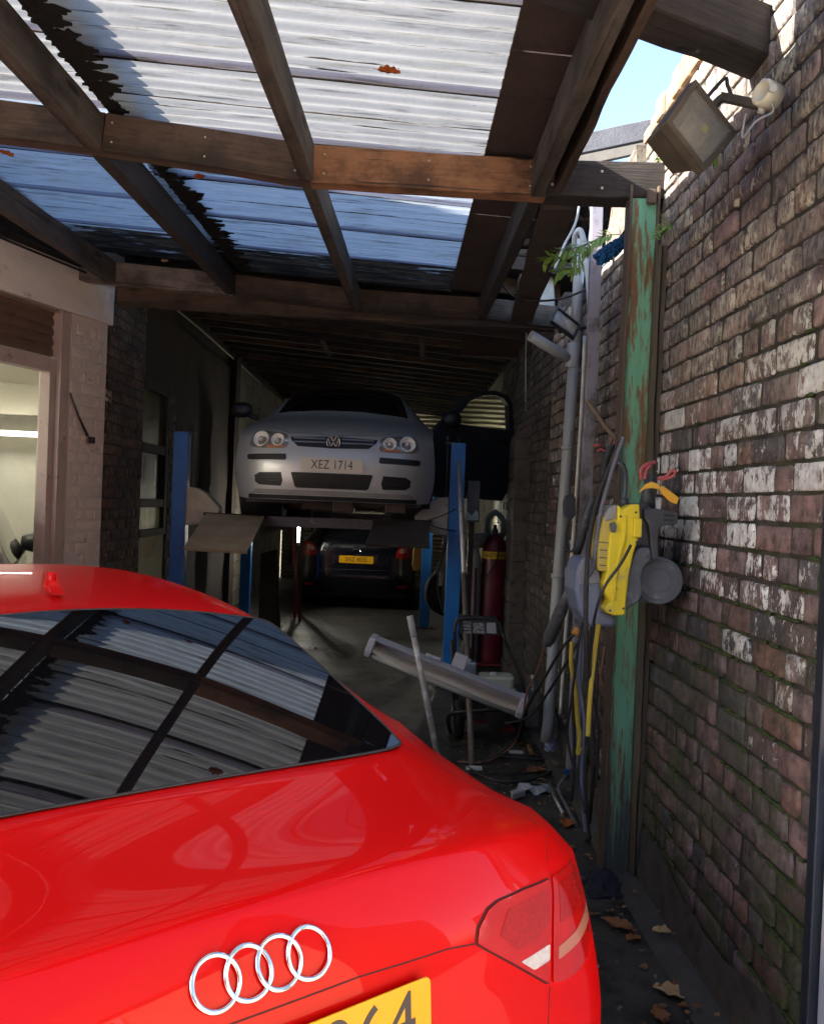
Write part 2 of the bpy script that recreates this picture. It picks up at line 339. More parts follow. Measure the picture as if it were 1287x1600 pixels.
def brickwork(parent, A, U, L, z0, z1, N, course=.0905, bl=.235, tints=None, wear=None, mat_b=None, mat_m=None, nx=5, ny=2, seed=1, gap=.014,
              depth=.012, relief=.003, skip=None, thick=.22, tk=1., name='brick_face', mname='mortar', ztop=None):
    """A start point at ground, U horizontal direction, N outward normal. One mesh of bricks, one of mortar."""
    A = Vector(A); U = Vector(U).normalized(); N = Vector(N).normalized(); Z = Vector((0, 0, 1)); rnd = random.Random(seed)
    vs = []; fs = []; tint = []; wr = []
    nc = int((z1-z0)/course)
    for c in range(nc):
        head = (c % 4 == 0); step = bl/2 if head else bl
        x = -(step*.5 if c % 2 else 0) + (bl/4 if head else 0) + rnd.uniform(-.01, .01)
        zc = z0+c*course
        while x < L:
            ln = step*rnd.uniform(.95, 1.05)
            if not head and rnd.random() < .14: ln = bl*.5
            a, b = max(x, 0), min(x+ln, L); x += ln
            if b-a < .03: continue
            if skip and skip((a+b)/2, zc+course/2): continue
            t = (rnd.choice(tints) if tints else (.14, .06, .045)); k = rnd.uniform(.75, 1.25)*tk; t = tuple(q*k for q in t)
            wv = wear((a+b)/2, zc, rnd) if wear else 0.
            d0 = rnd.uniform(-relief, relief); tilt = rnd.uniform(-.012, .012); o = len(vs)
            ga = gap*rnd.uniform(.5, .95); gb = gap*rnd.uniform(.5, .95); g0 = gap*rnd.uniform(.3, .65); g1 = gap*rnd.uniform(.3, .65)
            U0, U1, Z0, Z1 = a+ga, b-gb, zc+g0, zc+course-g1; ie = .007
            us = [U0, U0]+[U0+ie+(U1-U0-2*ie)*k/nx for k in range(nx+1)]+[U1, U1]; zs = [Z0, Z0]+[Z0+ie+(Z1-Z0-2*ie)*k/ny for k in range(ny+1)]+[Z1, Z1]
            chip = [rnd.random() < .13 for _ in range(4)]; NU, NZ = len(us), len(zs)
            for jz in range(NZ):
                for ix in range(NU):
                    edge = ix in (0, NU-1) or jz in (0, NZ-1); rim = not edge and (ix in (1, NU-2) or jz in (1, NZ-2))
                    cor = ix in (0, 1, NU-2, NU-1) and jz in (0, 1, NZ-2, NZ-1)
                    u = us[ix]; z = zs[jz]; q = A+U*u+Z*z; fx = (u-U0)/(U1-U0)
                    h = noise.noise(q*42+Vector((seed, 0, 0)))*.0016+noise.noise(q*13)*.0018
                    off = d0+tilt*(fx-.5)+h-(.0028 if rim else 0)
                    if edge: off = -depth-.012
                    if rim or edge: u += noise.noise(q*33)*.0035; z += noise.noise(q*29+Vector((9, 9, 9)))*.0032
                    if cor:
                        c4 = (2 if jz > 2 else 0)+(1 if ix > 2 else 0); k_ = .012 if chip[c4] else .0035
                        u += k_*(1 if ix < 2 else -1); z += k_*.7*(1 if jz < 2 else -1)
                        if chip[c4] and not edge: off -= .004
                    vs.append(A+U*u+Z*z+N*off)
            w_ = NU
            for jz in range(NZ-1):
                for ix in range(NU-1):
                    fs.append((o+jz*w_+ix, o+jz*w_+ix+1, o+(jz+1)*w_+ix+1, o+(jz+1)*w_+ix))
            tint += [(*t, 1)]*(NU*NZ); wr += [(wv, 0, 0, 1)]*(NU*NZ)
    m = MB(); m.add(vs, fs, True); ob = m.build(name, mat_b, parent, world=True)
    me = ob.data
    for nm, dat in (('tint', tint), ('wear', wr)):
        ca = me.color_attributes.new(nm, 'FLOAT_COLOR', 'POINT'); ca.data.foreach_set('color', [q for t in dat for q in t])
    # mortar slab
    m = MB(); rows = []; nu = max(2, int(L/.02)); nzz = max(2, int((z1-z0)/.02))
    if L*(z1-z0) > 20: nu //= 2; nzz //= 2
    top = []
    for j in range(nzz+1):
        z = z0+(z1-z0)*j/nzz; r = []
        for i in range(nu+1):
            u = L*i/nu; q = A+U*u+Z*z
            r.append(q-N*(depth-.002)+N*(noise.noise(q*24)*.0045+.001))
        rows.append(r)
    if skip:
        for j in range(nzz):
            for i in range(nu):
                if not skip(L*(i+.5)/nu, z0+(z1-z0)*(j+.5)/nzz):
                    m.add([rows[j][i], rows[j][i+1], rows[j+1][i+1], rows[j+1][i]], [(0, 1, 2, 3)], True)
    else:
        m.grid(rows)
        b0 = [rows[0][0], rows[0][-1], rows[-1][-1], rows[-1][0]]; b1 = [p-N*(thick-depth) for p in b0]
        m.add(b0+b1, [(0, 1, 5, 4), (1, 2, 6, 5), (2, 3, 7, 6), (3, 0, 4, 7), (4, 5, 6, 7)])
    m.build(mname, mat_m, parent, world=True, fixn=not skip)
    return ob
MB_R = attr_mat('old_brick_with_flaking_whitewash'); MM_R = attr_mat('mossy_mortar', True)
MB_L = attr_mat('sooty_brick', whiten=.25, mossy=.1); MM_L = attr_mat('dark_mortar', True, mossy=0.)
TR = [(.15, .090, .084), (.20, .125, .12), (.13, .082, .08), (.10, .072, .074), (.08, .075, .084), (.06, .058, .07), (.22, .14, .135), (.17, .115, .115), (.18, .10, .08), (.20, .145, .145), (.12, .095, .10), (.16, .12, .125)]
TD = [(.09, .045, .033), (.12, .06, .042), (.06, .035, .03), (.15, .07, .045), (.08, .055, .045)]
def wear_r(u, z, r):
    band = max(0, 1-abs(z-1.62)/.72)
    w0 = .12+.62*band
    if z > 1.85: w0 = max(w0, .50)
    if z < .8: w0 *= .55
    return min(1, max(0, w0*r.uniform(.35, 1.35)+(.35 if r.random() < .22*band+.03 else 0)))
WX = 1.13
rw = thing('brick_wall', 'tall old red brick wall with flaking white paint and green moss in its joints', 'wall', (WX, 4.2, 0))
brickwork(rw, (WX, 2.13, 0), (0, 1, 0), 1.9, 0, 3.44, (-1, 0, 0), tints=TR, wear=wear_r, mat_b=MB_R, mat_m=MM_R, seed=3, tk=1.35)
brickwork(rw, (WX+.02, 4.03, 0), (0, 1, 0), 2.35, 0, 3.10, (-1, 0, 0), tints=TR, wear=lambda u, z, r: r.uniform(.1, .6), mat_b=MB_R, mat_m=MM_R, seed=4, nx=4, ny=2)
# brick-on-edge coping, crumbling at its far end
mb = MB(); rnd = random.Random(5)
for i in range(17):
    y = 2.14+i*.112; h = 3.44+(.11 if i < 15 else .06)+rnd.uniform(-.012, .012); 
    mb.box((WX-.015+rnd.uniform(-.008, .008), y, 3.435), (WX+.235, y+.10, h))
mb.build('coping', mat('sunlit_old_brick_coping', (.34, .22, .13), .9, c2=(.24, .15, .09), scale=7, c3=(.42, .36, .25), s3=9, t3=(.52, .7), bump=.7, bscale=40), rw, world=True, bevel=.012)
mb = MB()   # broken stub of higher rendered wall above the far beam
rows = []
for j in range(9):
    z = 3.08+j*.045; r = []
    for i in range(9):
        y = 4.03+i*.075; q = Vector((WX-.03, y, z)); cut = 3.46-.9*max(0, (y-4.2))**1.3+.05*noise.noise(q*6)
        r.append(Vector((WX-.035+.02*noise.noise(q*7), y, min(z, cut))))
    rows.append(r)
mb.grid(rows); rows2 = [[v+Vector((.25, 0, 0)) for v in r] for r in rows]; mb.grid(rows2)
mb.add(rows[-1]+rows2[-1], [(i, i+1, 10+i, 9+i) for i in range(8)]); mb.add([r[0] for r in rows]+[r[0] for r in rows2], [(i, i+1, 10+i, 9+i) for i in range(8)])
mb.build('render_patch', mat('crumbling_grey_render', (.13, .11, .09), .95, c2=(.2, .17, .14), scale=7, c3=(.05, .045, .04), s3=12, t3=(.5, .65), bump=1., bscale=30), rw, world=True)
# damp cement at the wall foot and the timber strip beside the post
mb = MB(); rows = []
for j in range(12):
    r = []
    for i in range(40):
        y = 2.14+i*.11; t = .20+.10*noise.noise(Vector((y*1.6, 0, 3)))+.04*noise.noise(Vector((y*7, 0, 1)))
        q = Vector((0, y, j)); r.append(Vector((WX-.008-.014*(1-j/11)-.004*noise.noise(q*5), y, .03+t*j/11)))
    rows.append(r)
mb.grid(rows); mb.build('cement_skirting', mat('damp_cement', (.058, .05, .046), .8, c2=(.085, .075, .068), scale=5, c3=(.03, .028, .026), s3=11, t3=(.5, .64), bump=.8, bscale=35), rw, world=True)

# edge of the wall nearest the camera: steel angle and the pale panel next to it
o = MB().box((WX-.03, 2.085, 0), (WX+.02, 2.125, 2.6)).build('corner_angle', mat('blue_grey_steel_angle', (.045, .06, .085), .4, .5, c2=(.03, .035, .05), scale=8, bump=.2), bevel=.004)
tag(o, 'dark blue grey steel angle standing against the near end of the brick wall', 'steel angle')
o = MB().box((WX-.01, 1.4, 0), (WX+.04, 2.08, 1.05)).build('steel_sheet', mat('pale_blue_panel', (.28, .33, .45), .4, c2=(.5, .52, .58), scale=5), bevel=.01)
tag(o, 'pale blue steel sheet at the bottom right edge beside the steel angle', 'steel sheet')

# ================================================================== GREEN STANCHION
gp = mat('green_paint_over_rust', (.12, .36, .215), .55, c2=(.18, .44, .30), scale=5, c3=(.19, .10, .045), s3=6, t3=(.50, .58), stretch=(4.5, 4.5, .6), bump=.35, bscale=50, rough2=.55)
n = gp.node_tree.nodes; l = gp.node_tree.links; bs = n['Principled BSDF']; src = bs.inputs['Base Color'].links[0].from_socket
geo = n.new('ShaderNodeNewGeometry'); sp = n.new('ShaderNodeSeparateXYZ'); l.new(geo.outputs['Position'], sp.inputs[0])
nn = n.new('ShaderNodeTexNoise'); nn.inputs['Scale'].default_value = 9; nn.inputs['Detail'].default_value = 8
ad = n.new('ShaderNodeMath'); ad.operation = 'MULTIPLY_ADD'; l.new(nn.outputs[0], ad.inputs[0]); ad.inputs[1].default_value = 1.5; l.new(sp.outputs[2], ad.inputs[2])
rr = n.new('ShaderNodeMapRange'); rr.inputs[1].default_value = 1.45; rr.inputs[2].default_value = .85; l.new(ad.outputs[0], rr.inputs[0])
mx = n.new('ShaderNodeMix'); mx.data_type = 'RGBA'; l.new(rr.outputs[0], mx.inputs[0]); l.new(src, mx.inputs[6]); mx.inputs[7].default_value = (.055, .068, .07, 1)
l.new(mx.outputs[2], bs.inputs['Base Color'])
rust = mat('rusty_grey_flange', (.075, .062, .05), .7, c2=(.12, .075, .05), scale=8, c3=(.05, .16, .10), s3=7, t3=(.66, .74), bump=.5, bscale=40, stretch=(2, 2, .6))
PY = 3.68
gpst = thing('steel_post', 'tall rusty green painted steel stanchion standing against the brick wall', 'post', (1.05, PY+.06, 0))
TOPZ = 3.10
mb = MB()
rows = []
for j in range(60):
    z = TOPZ*j/59
    rows.append([Vector((.989+(.109)*i/5, PY+.004+.0012*noise.noise(Vector((i, 0, z*9))), z)) for i in range(6)])
mb.grid(rows); mb.box((.989, PY+.010, 0), (1.098, PY+.018, TOPZ))
mb.build('web', gp, gpst, world=True)
for x0, x1 in ((.976, .989), (1.098, 1.112)):
    MB().box((x0, PY-.012, 0), (x1, PY+.07, TOPZ)).build('flange', rust, gpst, world=True, bevel=.003)
MB().box((1.05, PY-.03, TOPZ-.085), (1.09, PY+.0, TOPZ-.02)).build('bracket', rust, gpst, world=True, bevel=.006)
# timber/cement strip between post and wall
o = MB()
rows = []
for j in range(50):
    z = 2.82*j/49
    rows.append([Vector((WX-.03+.008*noise.noise(Vector((1, z*4, 0))), 3.585+.01*noise.noise(Vector((z*5, 2, 0))), z)), Vector((WX-.040+.006*noise.noise(Vector((4, z*6, 0))), 3.62, z)), Vector((WX-.04, 3.66+.006*noise.noise(Vector((z*7, 5, 0))), z)), Vector((WX, 3.67, z))])
o.grid(rows); o.box((WX-.02, 3.60, 0), (WX, 3.66, 2.815))
o = o.build('timber_strip', mat('weathered_mossy_timber_strip', (.12, .10, .075), .9, c2=(.075, .062, .045), scale=6, c3=(.04, .05, .02), s3=7, t3=(.56, .7), bump=.7, bscale=40, stretch=(2, 2, .4)))
tag(o, 'weathered upright timber strip against the wall just right of the green post', 'timber')

# ================================================================== CANOPY
can = thing('canopy', 'timber framed canopy roofed with stained translucent corrugated sheets', 'canopy', (0, 3.2, 3.0))
def member(name, p, q, w_, h, m, parent, jit=.004, world=True, up=Vector((0, 0, 1))):
    """timber with its bottom centre line p->q"""
    p = Vector(p); q = Vector(q); d = q-p; L = d.length; ax = d.normalized(); side = up.cross(ax).normalized(); upv = ax.cross(side)
    R = Matrix((ax, side, upv)).transposed().to_4x4(); R.translation = p
    n = max(2, int(L/.12)); mb = MB(); rings = []
    prof = [(-.5, .03), (-.5, .97), (-.46, 1), (.46, 1), (.5, .97), (.5, .03), (.46, 0), (-.46, 0)]
    for i in range(n+1):
        x = L*i/n; r = []
        for a, b in prof:
            v = Vector((x, a*w_, b*h)); s_ = R @ v
            r.append(v+Vector((0, noise.noise(s_*3)*jit+noise.noise(s_*17)*jit*.4, noise.noise(s_*3+Vector((5, 5, 5)))*jit+noise.noise(s_*15)*jit*.4)))
        rings.append(r)
    for i in range(n):
        for k in range(8): mb.add([rings[i][k], rings[i][(k+1) % 8], rings[i+1][(k+1) % 8], rings[i+1][k]], [(0, 1, 2, 3)])
    mb.add(rings[0], [tuple(range(8))]); mb.add(rings[-1], [tuple(reversed(range(8)))])
    bm_v = mb.v
    me = bpy.data.meshes.new(name); me.from_pydata([tuple(v) for v in bm_v], [], mb.f)
    bm = bmesh.new(); bm.from_mesh(me); bmesh.ops.remove_doubles(bm, verts=bm.verts, dist=1e-5); bmesh.ops.recalc_face_normals(bm, faces=bm.faces); bm.to_mesh(me); bm.free()
    me.materials.append(MT[m] if isinstance(m, str) else m)
    o = bpy.data.objects.new(name, me); COL.objects.link(o)
    if parent is not None:
        o.parent = parent; loc = wmat(parent).inverted() @ R
    else: loc = R
    o.matrix_local = loc if parent is not None else R
    if parent is None: o.location = R.to_translation(); o.rotation_euler = R.to_euler()
    else: o.location = loc.to_translation(); o.rotation_euler = loc.to_euler()
    return o
Y1, Y2 = 3.74, 6.3
b1 = [pY(-260, 190, Y1), pY(160, 240, Y1), pY(485, 290, Y1), pY(850, 312, Y1), pY(1040, 319, Y1)]
member('beam', b1[0], b1[1]+Vector((.01, 0, 0)), .09, .165, 'wood_brown', can)
member('beam', b1[1]+Vector((.012, 0, 0)), b1[2], .09, .165, 'wood_brown', can)
member('beam', b1[2]+Vector((.002, 0, .0)), b1[3], .09, .165, 'wood_orange', can)
member('beam', b1[3]+Vector((.002, 0, 0)), b1[4], .12, .165, 'wood_black', can, jit=.008)
mb = MB()
for x, y in ((862, 262), (862, 288), (940, 268), (940, 294)):
    mb.lathe([(0, -.004), (.006, -.003), (.007, 0)], pY(x, y, Y1-.062), Vector((0, 1, 0)), 10)
for b_i in range(3):
    for t_ in (.06, .5, .93):
        q_ = b1[b_i]+(b1[b_i+1]-b1[b_i])*t_
        for dz_ in (.04, .125): mb.lathe([(0, -.003), (.004, -.002), (.005, 0)], q_+Vector((0, -.0465, dz_)), Vector((0, 1, 0)), 8)
mb.build('bolt_head', mat('pale_screw_head', (.5, .45, .38), .5), can, world=True)
b2 = [pY(182, 446, Y2), pY(365, 463, Y2), pY(560, 487, Y2), pY(752, 500, Y2), pY(880, 516, Y2)]
member('beam', b2[0]-Vector((.3, 0, -.02)), b2[1], .09, .16, 'wood_pale', can)
member('beam', b2[1]+Vector((.002, 0, 0)), b2[2], .09, .16, 'wood_brown', can)
member('beam', b2[2]+Vector((.002, 0, 0)), b2[3], .09, .16, 'wood_brown', can)
member('beam', b2[3]+Vector((.002, 0, 0)), b2[4]+Vector((.2, 0, -.01)), .09, .16, 'wood_grey', can)
member('beam', pY(185, 478, Y2+.15), pY(885, 520, Y2+.15), .07, .16, 'wood_brown', can)
RZ = {}
def rafter(name, far, mid, m1, m2, w_=.062):
    F_ = Vector(far); M_ = Vector(mid); d = (M_-F_)/(F_.y-M_.y)
    near = M_+d*(M_.y-.25)
    member('rafter', M_+Vector((0, -.047, 0)), near, w_, .16, m1, can)
    member('rafter', F_+Vector((0, -.047, 0)), M_+Vector((0, .047, 0)), w_, .16, m2, can)
    RZ[name] = (F_, M_, near)
rafter('A', pY(362, 462, Y2), pY(152, 240, Y1), 'wood_grey', 'wood_black', .07)
rafter('B', pY(556, 487, Y2), pY(480, 288, Y1), 'wood_grey', 'wood_grey', .06)
rafter('C', pY(752, 502, Y2), pY(836, 313, Y1), 'wood_grey', 'wood_black', .06)
rafter('D', pY(178, 445, Y2), pY(-205, 196, Y1), 'wood_grey', 'wood_grey', .06)
def cz(X, Y):      # underside of the sheets above the timbers
    return 3.285-.055*X+.006*(Y-3.74)
print('beam z', [round(v.z, 3) for v in b1], [round(v.z, 3) for v in b2], 'raf', RZ['A'], RZ['C'])
# translucent corrugated sheet material
def sheet_mat(name, tint):
    m = bpy.data.materials.new(name); m.use_nodes = True; n = m.node_tree.nodes; l = m.node_tree.links
    n.remove(n['Principled BSDF']); out = n['Material Output']
    tc = n.new('ShaderNodeTexCoord')
    def nz(sc, st, det=8, rg=.65):
        q = n.new('ShaderNodeMapping'); q.inputs['Scale'].default_value = st; l.new(tc.outputs['Object'], q.inputs[0])
        t = n.new('ShaderNodeTexNoise'); t.inputs['Scale'].default_value = sc; t.inputs['Detail'].default_value = det; t.inputs['Roughness'].default_value = rg
        l.new(q.outputs[0], t.inputs[0]); return t.outputs[0]
    def mr(s_, a, b, c=0, d=1):
        r = n.new('ShaderNodeMapRange'); l.new(s_, r.inputs[0])
        for k, q in enumerate((a, b, c, d)): r.inputs[k+1].default_value = q
        return r.outputs[0]
    def mix(f, A, B):
        x = n.new('ShaderNodeMix'); x.data_type = 'RGBA'; l.new(f, x.inputs[0])
        for k, q in ((6, A), (7, B)):
            if isinstance(q, tuple): x.inputs[k].default_value = (*q, 1)
            else: l.new(q, x.inputs[k])
        return x.outputs[2]
    def ma(op, a, b):
        r = n.new('ShaderNodeMath'); r.operation = op
        for k, q in enumerate((a, b)):
            if isinstance(q, (int, float)): r.inputs[k].default_value = q
            else: l.new(q, r.inputs[k])
        return r.outputs[0]
    va = n.new('ShaderNodeVertexColor'); va.layer_name = 'dirt'; sc = n.new('ShaderNodeSeparateColor'); l.new(va.outputs[0], sc.inputs[0])
    col = mix(mr(nz(3, (.5, 3, 1)), .4, .65), tint, tuple(q*.86 for q in tint))
    col = mix(ma('MULTIPLY', mr(nz(5, (.5, 5, 1)), .55, .72), .6), col, (.13, .12, .06))       # yellow-green algae streaks
    th = mr(nz(7, (.28, 2.2, 1)), .30, .70)
    d = mr(ma('SUBTRACT', ma('ADD', ma('MULTIPLY', sc.outputs[0], 1.0), ma('MULTIPLY', th, .72)), .76), 0, .18)
    d = ma('MAXIMUM', d, ma('MULTIPLY', mr(nz(15, (.16, 3.8, 1)), .56, .66), .55))
    col = mix(ma('MULTIPLY', sc.outputs[2], .85), col, (tint[0]*.42, tint[1]*.40, tint[2]*.52))
    ln = ma('MULTIPLY', sc.outputs[1], mr(nz(3.2, (.55, 4.5, 1)), .40, .60))
    col = mix(ma('MULTIPLY', ln, .85), col, (.025, .018, .010))
    col = mix(ma('MULTIPLY', mr(nz(2.3, (1, 1, 1)), .5, .7), .35), col, tuple(q*.5 for q in tint))
    sp = mr(nz(38, (.6, 1, 1)), .69, .73)
    d = ma('MAXIMUM', d, ma('MULTIPLY', sp, .9))
    dd = mix(mr(nz(9, (.4, 2, 1)), .45, .65), (.014, .012, .011), (.05, .036, .024))
    col = mix(d, col, dd)
    tr = n.new('ShaderNodeBsdfTranslucent'); df = n.new('ShaderNodeBsdfDiffuse'); gl = n.new('ShaderNodeBsdfGlossy'); gl.inputs['Roughness'].default_value = .25
    l.new(col, tr.inputs[0]); l.new(col, df.inputs[0]); gl.inputs[0].default_value = (.5, .5, .5, 1)
    a = n.new('ShaderNodeMixShader'); a.inputs[0].default_value = .15; l.new(tr.outputs[0], a.inputs[1]); l.new(df.outputs[0], a.inputs[2])
    b = n.new('ShaderNodeMixShader'); b.inputs[0].default_value = .04; l.new(a.outputs[0], b.inputs[1]); l.new(gl.outputs[0], b.inputs[2])
    l.new(b.outputs[0], out.inputs['Surface'])
    bp = n.new('ShaderNodeBump'); bp.inputs['Strength'].default_value = .25; bp.inputs['Distance'].default_value = .004; l.new(nz(60, (1, 1, 1)), bp.inputs['Height'])
    for q in (tr, df, gl): l.new(bp.outputs[0], q.inputs['Normal'])
    return m
SH = sheet_mat('translucent_corrugated_sheet', (.26, .255, .25)); SH_SHADE = sheet_mat('shade_blue_sheet', (.33, .37, .42))  # bluish copy paints the skylit shade of the farther sheets
PITCHC = .077
def sheets(x0, x1, ya, yb, lift, seed):
    rnd = random.Random(seed); y = ya; k = 0
    W = PITCHC*8
    while y < yb:
        y1 = min(y+W+PITCHC*.6, yb); n = int((y1-y)/PITCHC*12); rows = []; dirt = []
        nx = 16; ex0 = x0+rnd.uniform(-.02, .02); ex1 = x1
        for i in range(n+1):
            yy = y+(y1-y)*i/n; ph = 2*pi*yy/PITCHC; t = (yy-y)/(y1-y); r = []
            for j in range(nx+1):
                X = ex0+(ex1-ex0)*j/nx
                r.append(Vector((X, yy, cz(X, yy)+lift+.009+.009*sin(ph)+.014*(1-t)+.003*noise.noise(Vector((X*2, yy*2, seed))))))
                e = max(0, 1-abs(t-.02)/.06, 1-abs(t-.97)/.05)
                e = max(e, .55*max(0, 1-abs(t-.5)/.04)) if k % 2 else e
                e += .34*max(0, -sin(ph))**6*(1+noise.noise(Vector((X*1.5, yy*9, seed))))+.16*(noise.noise(Vector((yy*1.7, seed, 3)))+.2)
                if yy > Y2-.5: e = max(e, .62+.5*(yy-Y2+.5))
                dirt.append((min(1, e), max(0, sin(ph+.6))**5, 1. if (t < .03 or t > .86) else 0., 1))
            rows.append(r)
        mb = MB(); mb.grid(rows); o = mb.build('roof_sheet', SH if (y < 3.3) else SH_SHADE, can, world=True, fixn=False)
        ca = o.data.color_attributes.new('dirt', 'FLOAT_COLOR', 'POINT'); ca.data.foreach_set('color', [q for t in dirt for q in t])
        y += W; k += 1
XA = lambda y: RZ['A'][1].x+(RZ['A'][0].x-RZ['A'][1].x)*(y-Y1)/(Y2-Y1)
sheets(-1.40, .345, .2, Y2+.1, 0, 2)
sheets(-4.4, -1.22, .13, Y2+.1, .034, 3)  # carried left out of view to keep sun off the lower brick wall
# black mossy dirt caught under the lap beside the second rafter, one ragged tooth per corrugation
mb = MB(); rnd = random.Random(8); y = .3
while y < Y2:
    xa = XA(y)+.03; wdt = rnd.uniform(.07, .17)
    for q in range(2):
        yy = y+q*PITCHC/2; w2 = wdt*(1 if q == 0 else rnd.uniform(.35, .95))
        if rnd.random() < .12: continue
        pts = []
        for t in range(18):
            a = 2*pi*t/18; pts.append(Vector((xa+w2/2+cos(a)*w2*.52*rnd.uniform(.62, 1.2), yy+sin(a)*PITCHC*.33*rnd.uniform(.55, 1.5), cz(xa, yy)-.006)))
        mb.prism(pts, (0, 0, .012))
    y += PITCHC
mb.prism([Vector((XA(.3)+.03, .3, cz(XA(.3), .3)-.004)), Vector((XA(.3)+.075, .3, cz(XA(.3), .3)-.004)), Vector((XA(Y2)+.075, Y2, cz(XA(Y2), Y2)-.004)), Vector((XA(Y2)+.03, Y2, cz(XA(Y2), Y2)-.004))], (0, 0, .014))
mb.build('dirt_strip', mat('black_wet_moss_and_dirt', (.004, .0035, .003), .9, c2=(.010, .008, .006), scale=25, bump=1., bscale=60), can, world=True)
# opaque brown boards between sheets and the open gap
for ya, yb in ((.2, 2.92), (2.93, 4.6), (4.61, Y2)):
    mb = MB(); mb.add([(.335, ya, cz(.335, ya)-.004), (.70, ya, cz(.7, ya)-.004), (.70, yb, cz(.7, yb)-.004), (.335, yb, cz(.335, yb)-.004)], [(0, 1, 2, 3)])
    mb.add([v+Vector((0, 0, .02)) for v in mb.v], [(0, 1, 2, 3)]); o = len(mb.v)-8
    mb.f += [(0, 1, 5, 4), (1, 2, 6, 5), (2, 3, 7, 6), (3, 0, 4, 7)]; mb.sm += [False]*4
    mb.build('soffit_board', 'board', can, world=True)
# outer fascia plank of the canopy, near end raised to shade the wall top
fp = [RZ['C'][2]+Vector((.11, 0, .13)), RZ['C'][1]+Vector((.085, -.1, .0))]
member('fascia', fp[0], fp[1], .035, .23, 'wood_brown', can, jit=.008)
member('fascia', Vector((.67, .25, 3.27)), Vector((.67, 2.36, 3.25)), .035, .30, 'wood_brown', can, jit=.008)  # unseen upper plank, added to shade the near top of the wall
member('fascia', RZ['C'][1]+Vector((.12, .1, .0)), RZ['C'][0]+Vector((.30, -.05, .0)), .16, .05, 'board', can, jit=.006)
# second timber across the open gap, resting on the wall
pA = px(1195, 112, 0, 1.16); pB = pY(938, 12, pA.y-.30)
gb = member('timber_beam', pB+(pB-pA)*1.2, pA, .15, .17, MT['wood_black'], None, jit=.012)
tag(gb, 'thick charred looking timber spanning the sky gap and resting on the brick wall', 'beam')
# ================================================================== REPAIR BAY
BXL, BXR, BY0, BY1 = -2.35, 1.25, 6.45, 17.0
def cei(X): return 3.58-.075*(X-BXL)
bay = thing('garage_bay', 'long dark garage bay with blockwork side walls and a joisted ceiling behind the canopy', 'garage', (-.5, 11, 0))
mb = MB(); v = [(BXL-.6, BY0, cei(BXL-.6)+.16), (BXR+.9, BY0, cei(BXR+.9)+.16), (BXR+.9, BY1+.3, cei(BXR+.9)+.16), (BXL-.6, BY1+.3, cei(BXL-.6)+.16)]
mb.add(v, [(0, 1, 2, 3)]); mb.add([Vector(q)+Vector((0, 0, .1)) for q in v], [(0, 1, 2, 3), ]); mb.f += [(0, 1, 5, 4), (1, 2, 6, 5), (2, 3, 7, 6), (3, 0, 4, 7)]; mb.sm += [False]*4
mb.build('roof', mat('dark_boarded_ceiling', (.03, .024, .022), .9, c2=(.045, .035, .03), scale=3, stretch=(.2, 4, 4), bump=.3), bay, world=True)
for i in range(24):
    y = BY0+.25+i*.42
    mb = MB(); mb.prism([(BXL, y, cei(BXL)+.03), (BXR, y, cei(BXR)+.03), (BXR, y, cei(BXR)+.155), (BXL, y, cei(BXL)+.155)], (0, .05, 0))
    mb.build('joist', 'wood_black' if i % 3 else 'wood_brown', bay, world=True)
# left wall: brick pier face, window reveal, sooty render, then pale blockwork
def box_part(nm, a, b, m, par, bev=0): return MB().box(a, b).build(nm, m, par, world=True, bevel=bev)
LY0 = 6.62
brickwork(bay, (BXL, LY0, 0), (0, 1, 0), .98, 0, 3.5, (1, 0, 0), course=.088, bl=.23, tints=TD, mat_b=MB_L, mat_m=MM_L, nx=3, ny=2, seed=11)
rows = [[Vector((BXL-.02+.02*noise.noise(Vector((y, z, 0))*3), y, z)) for y in [8.72+.15*i for i in range(20)]] for z in [.2*k for k in range(18)]]
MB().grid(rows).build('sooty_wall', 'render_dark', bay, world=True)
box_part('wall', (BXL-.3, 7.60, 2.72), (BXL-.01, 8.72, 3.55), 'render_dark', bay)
brickwork(bay, (BXL-.01, 8.50, 0), (0, 1, 0), .24, 0, 2.72, (1, 0, 0), course=.088, bl=.23, tints=TR, mat_b=MB_L, mat_m=MM_L, nx=3, ny=2, seed=12)
box_part('pilaster', (BXL-.1, 11.45, 0), (BXL+.06, 11.75, 3.55), 'render_dark', bay)
mb = MB()
rnd = random.Random(6)
for c in range(16):
    z = c*.222; y = 11.75-(.22 if c % 2 else 0)
    while y < BY1:
        a, b = max(y, 11.75), min(y+.445, BY1)
        if b-a > .05: mb.box((BXL-.12, a+.004, z+.004), (BXL-.02+rnd.uniform(-.004, .004), b-.004, z+.218))
        y += .45
mb.box((BXL-.14, 11.75, 0), (BXL-.032, BY1, 3.56))
mb.build('block_wall', 'cobweb_wall', bay, world=True)
# right wall of the bay: sooty brick then painted blocks
brickwork(bay, (BXR-.05, 6.3, 0), (0, 1, 0), 3.6, 0, 3.3, (-1, 0, 0), course=.089, bl=.23, tints=[(.07, .062, .058), (.10, .085, .075), (.05, .045, .045), (.085, .07, .06)], mat_b=MB_L, mat_m=MM_L, nx=3, ny=2, seed=13)
mb = MB()
for c in range(15):
    z = c*.222; y = 9.9-(.22 if c % 2 else 0)
    while y < BY1:
        a, b = max(y, 9.9), min(y+.445, BY1)
        if b-a > .05: mb.box((BXR+.0+rnd.uniform(-.004, .004), a+.004, z+.004), (BXR+.12, b-.004, z+.218))
        y += .45
mb.box((BXR+.012, 9.9, 0), (BXR+.15, BY1, 3.32)); mb.build('block_wall', 'cobweb_wall', bay, world=True)
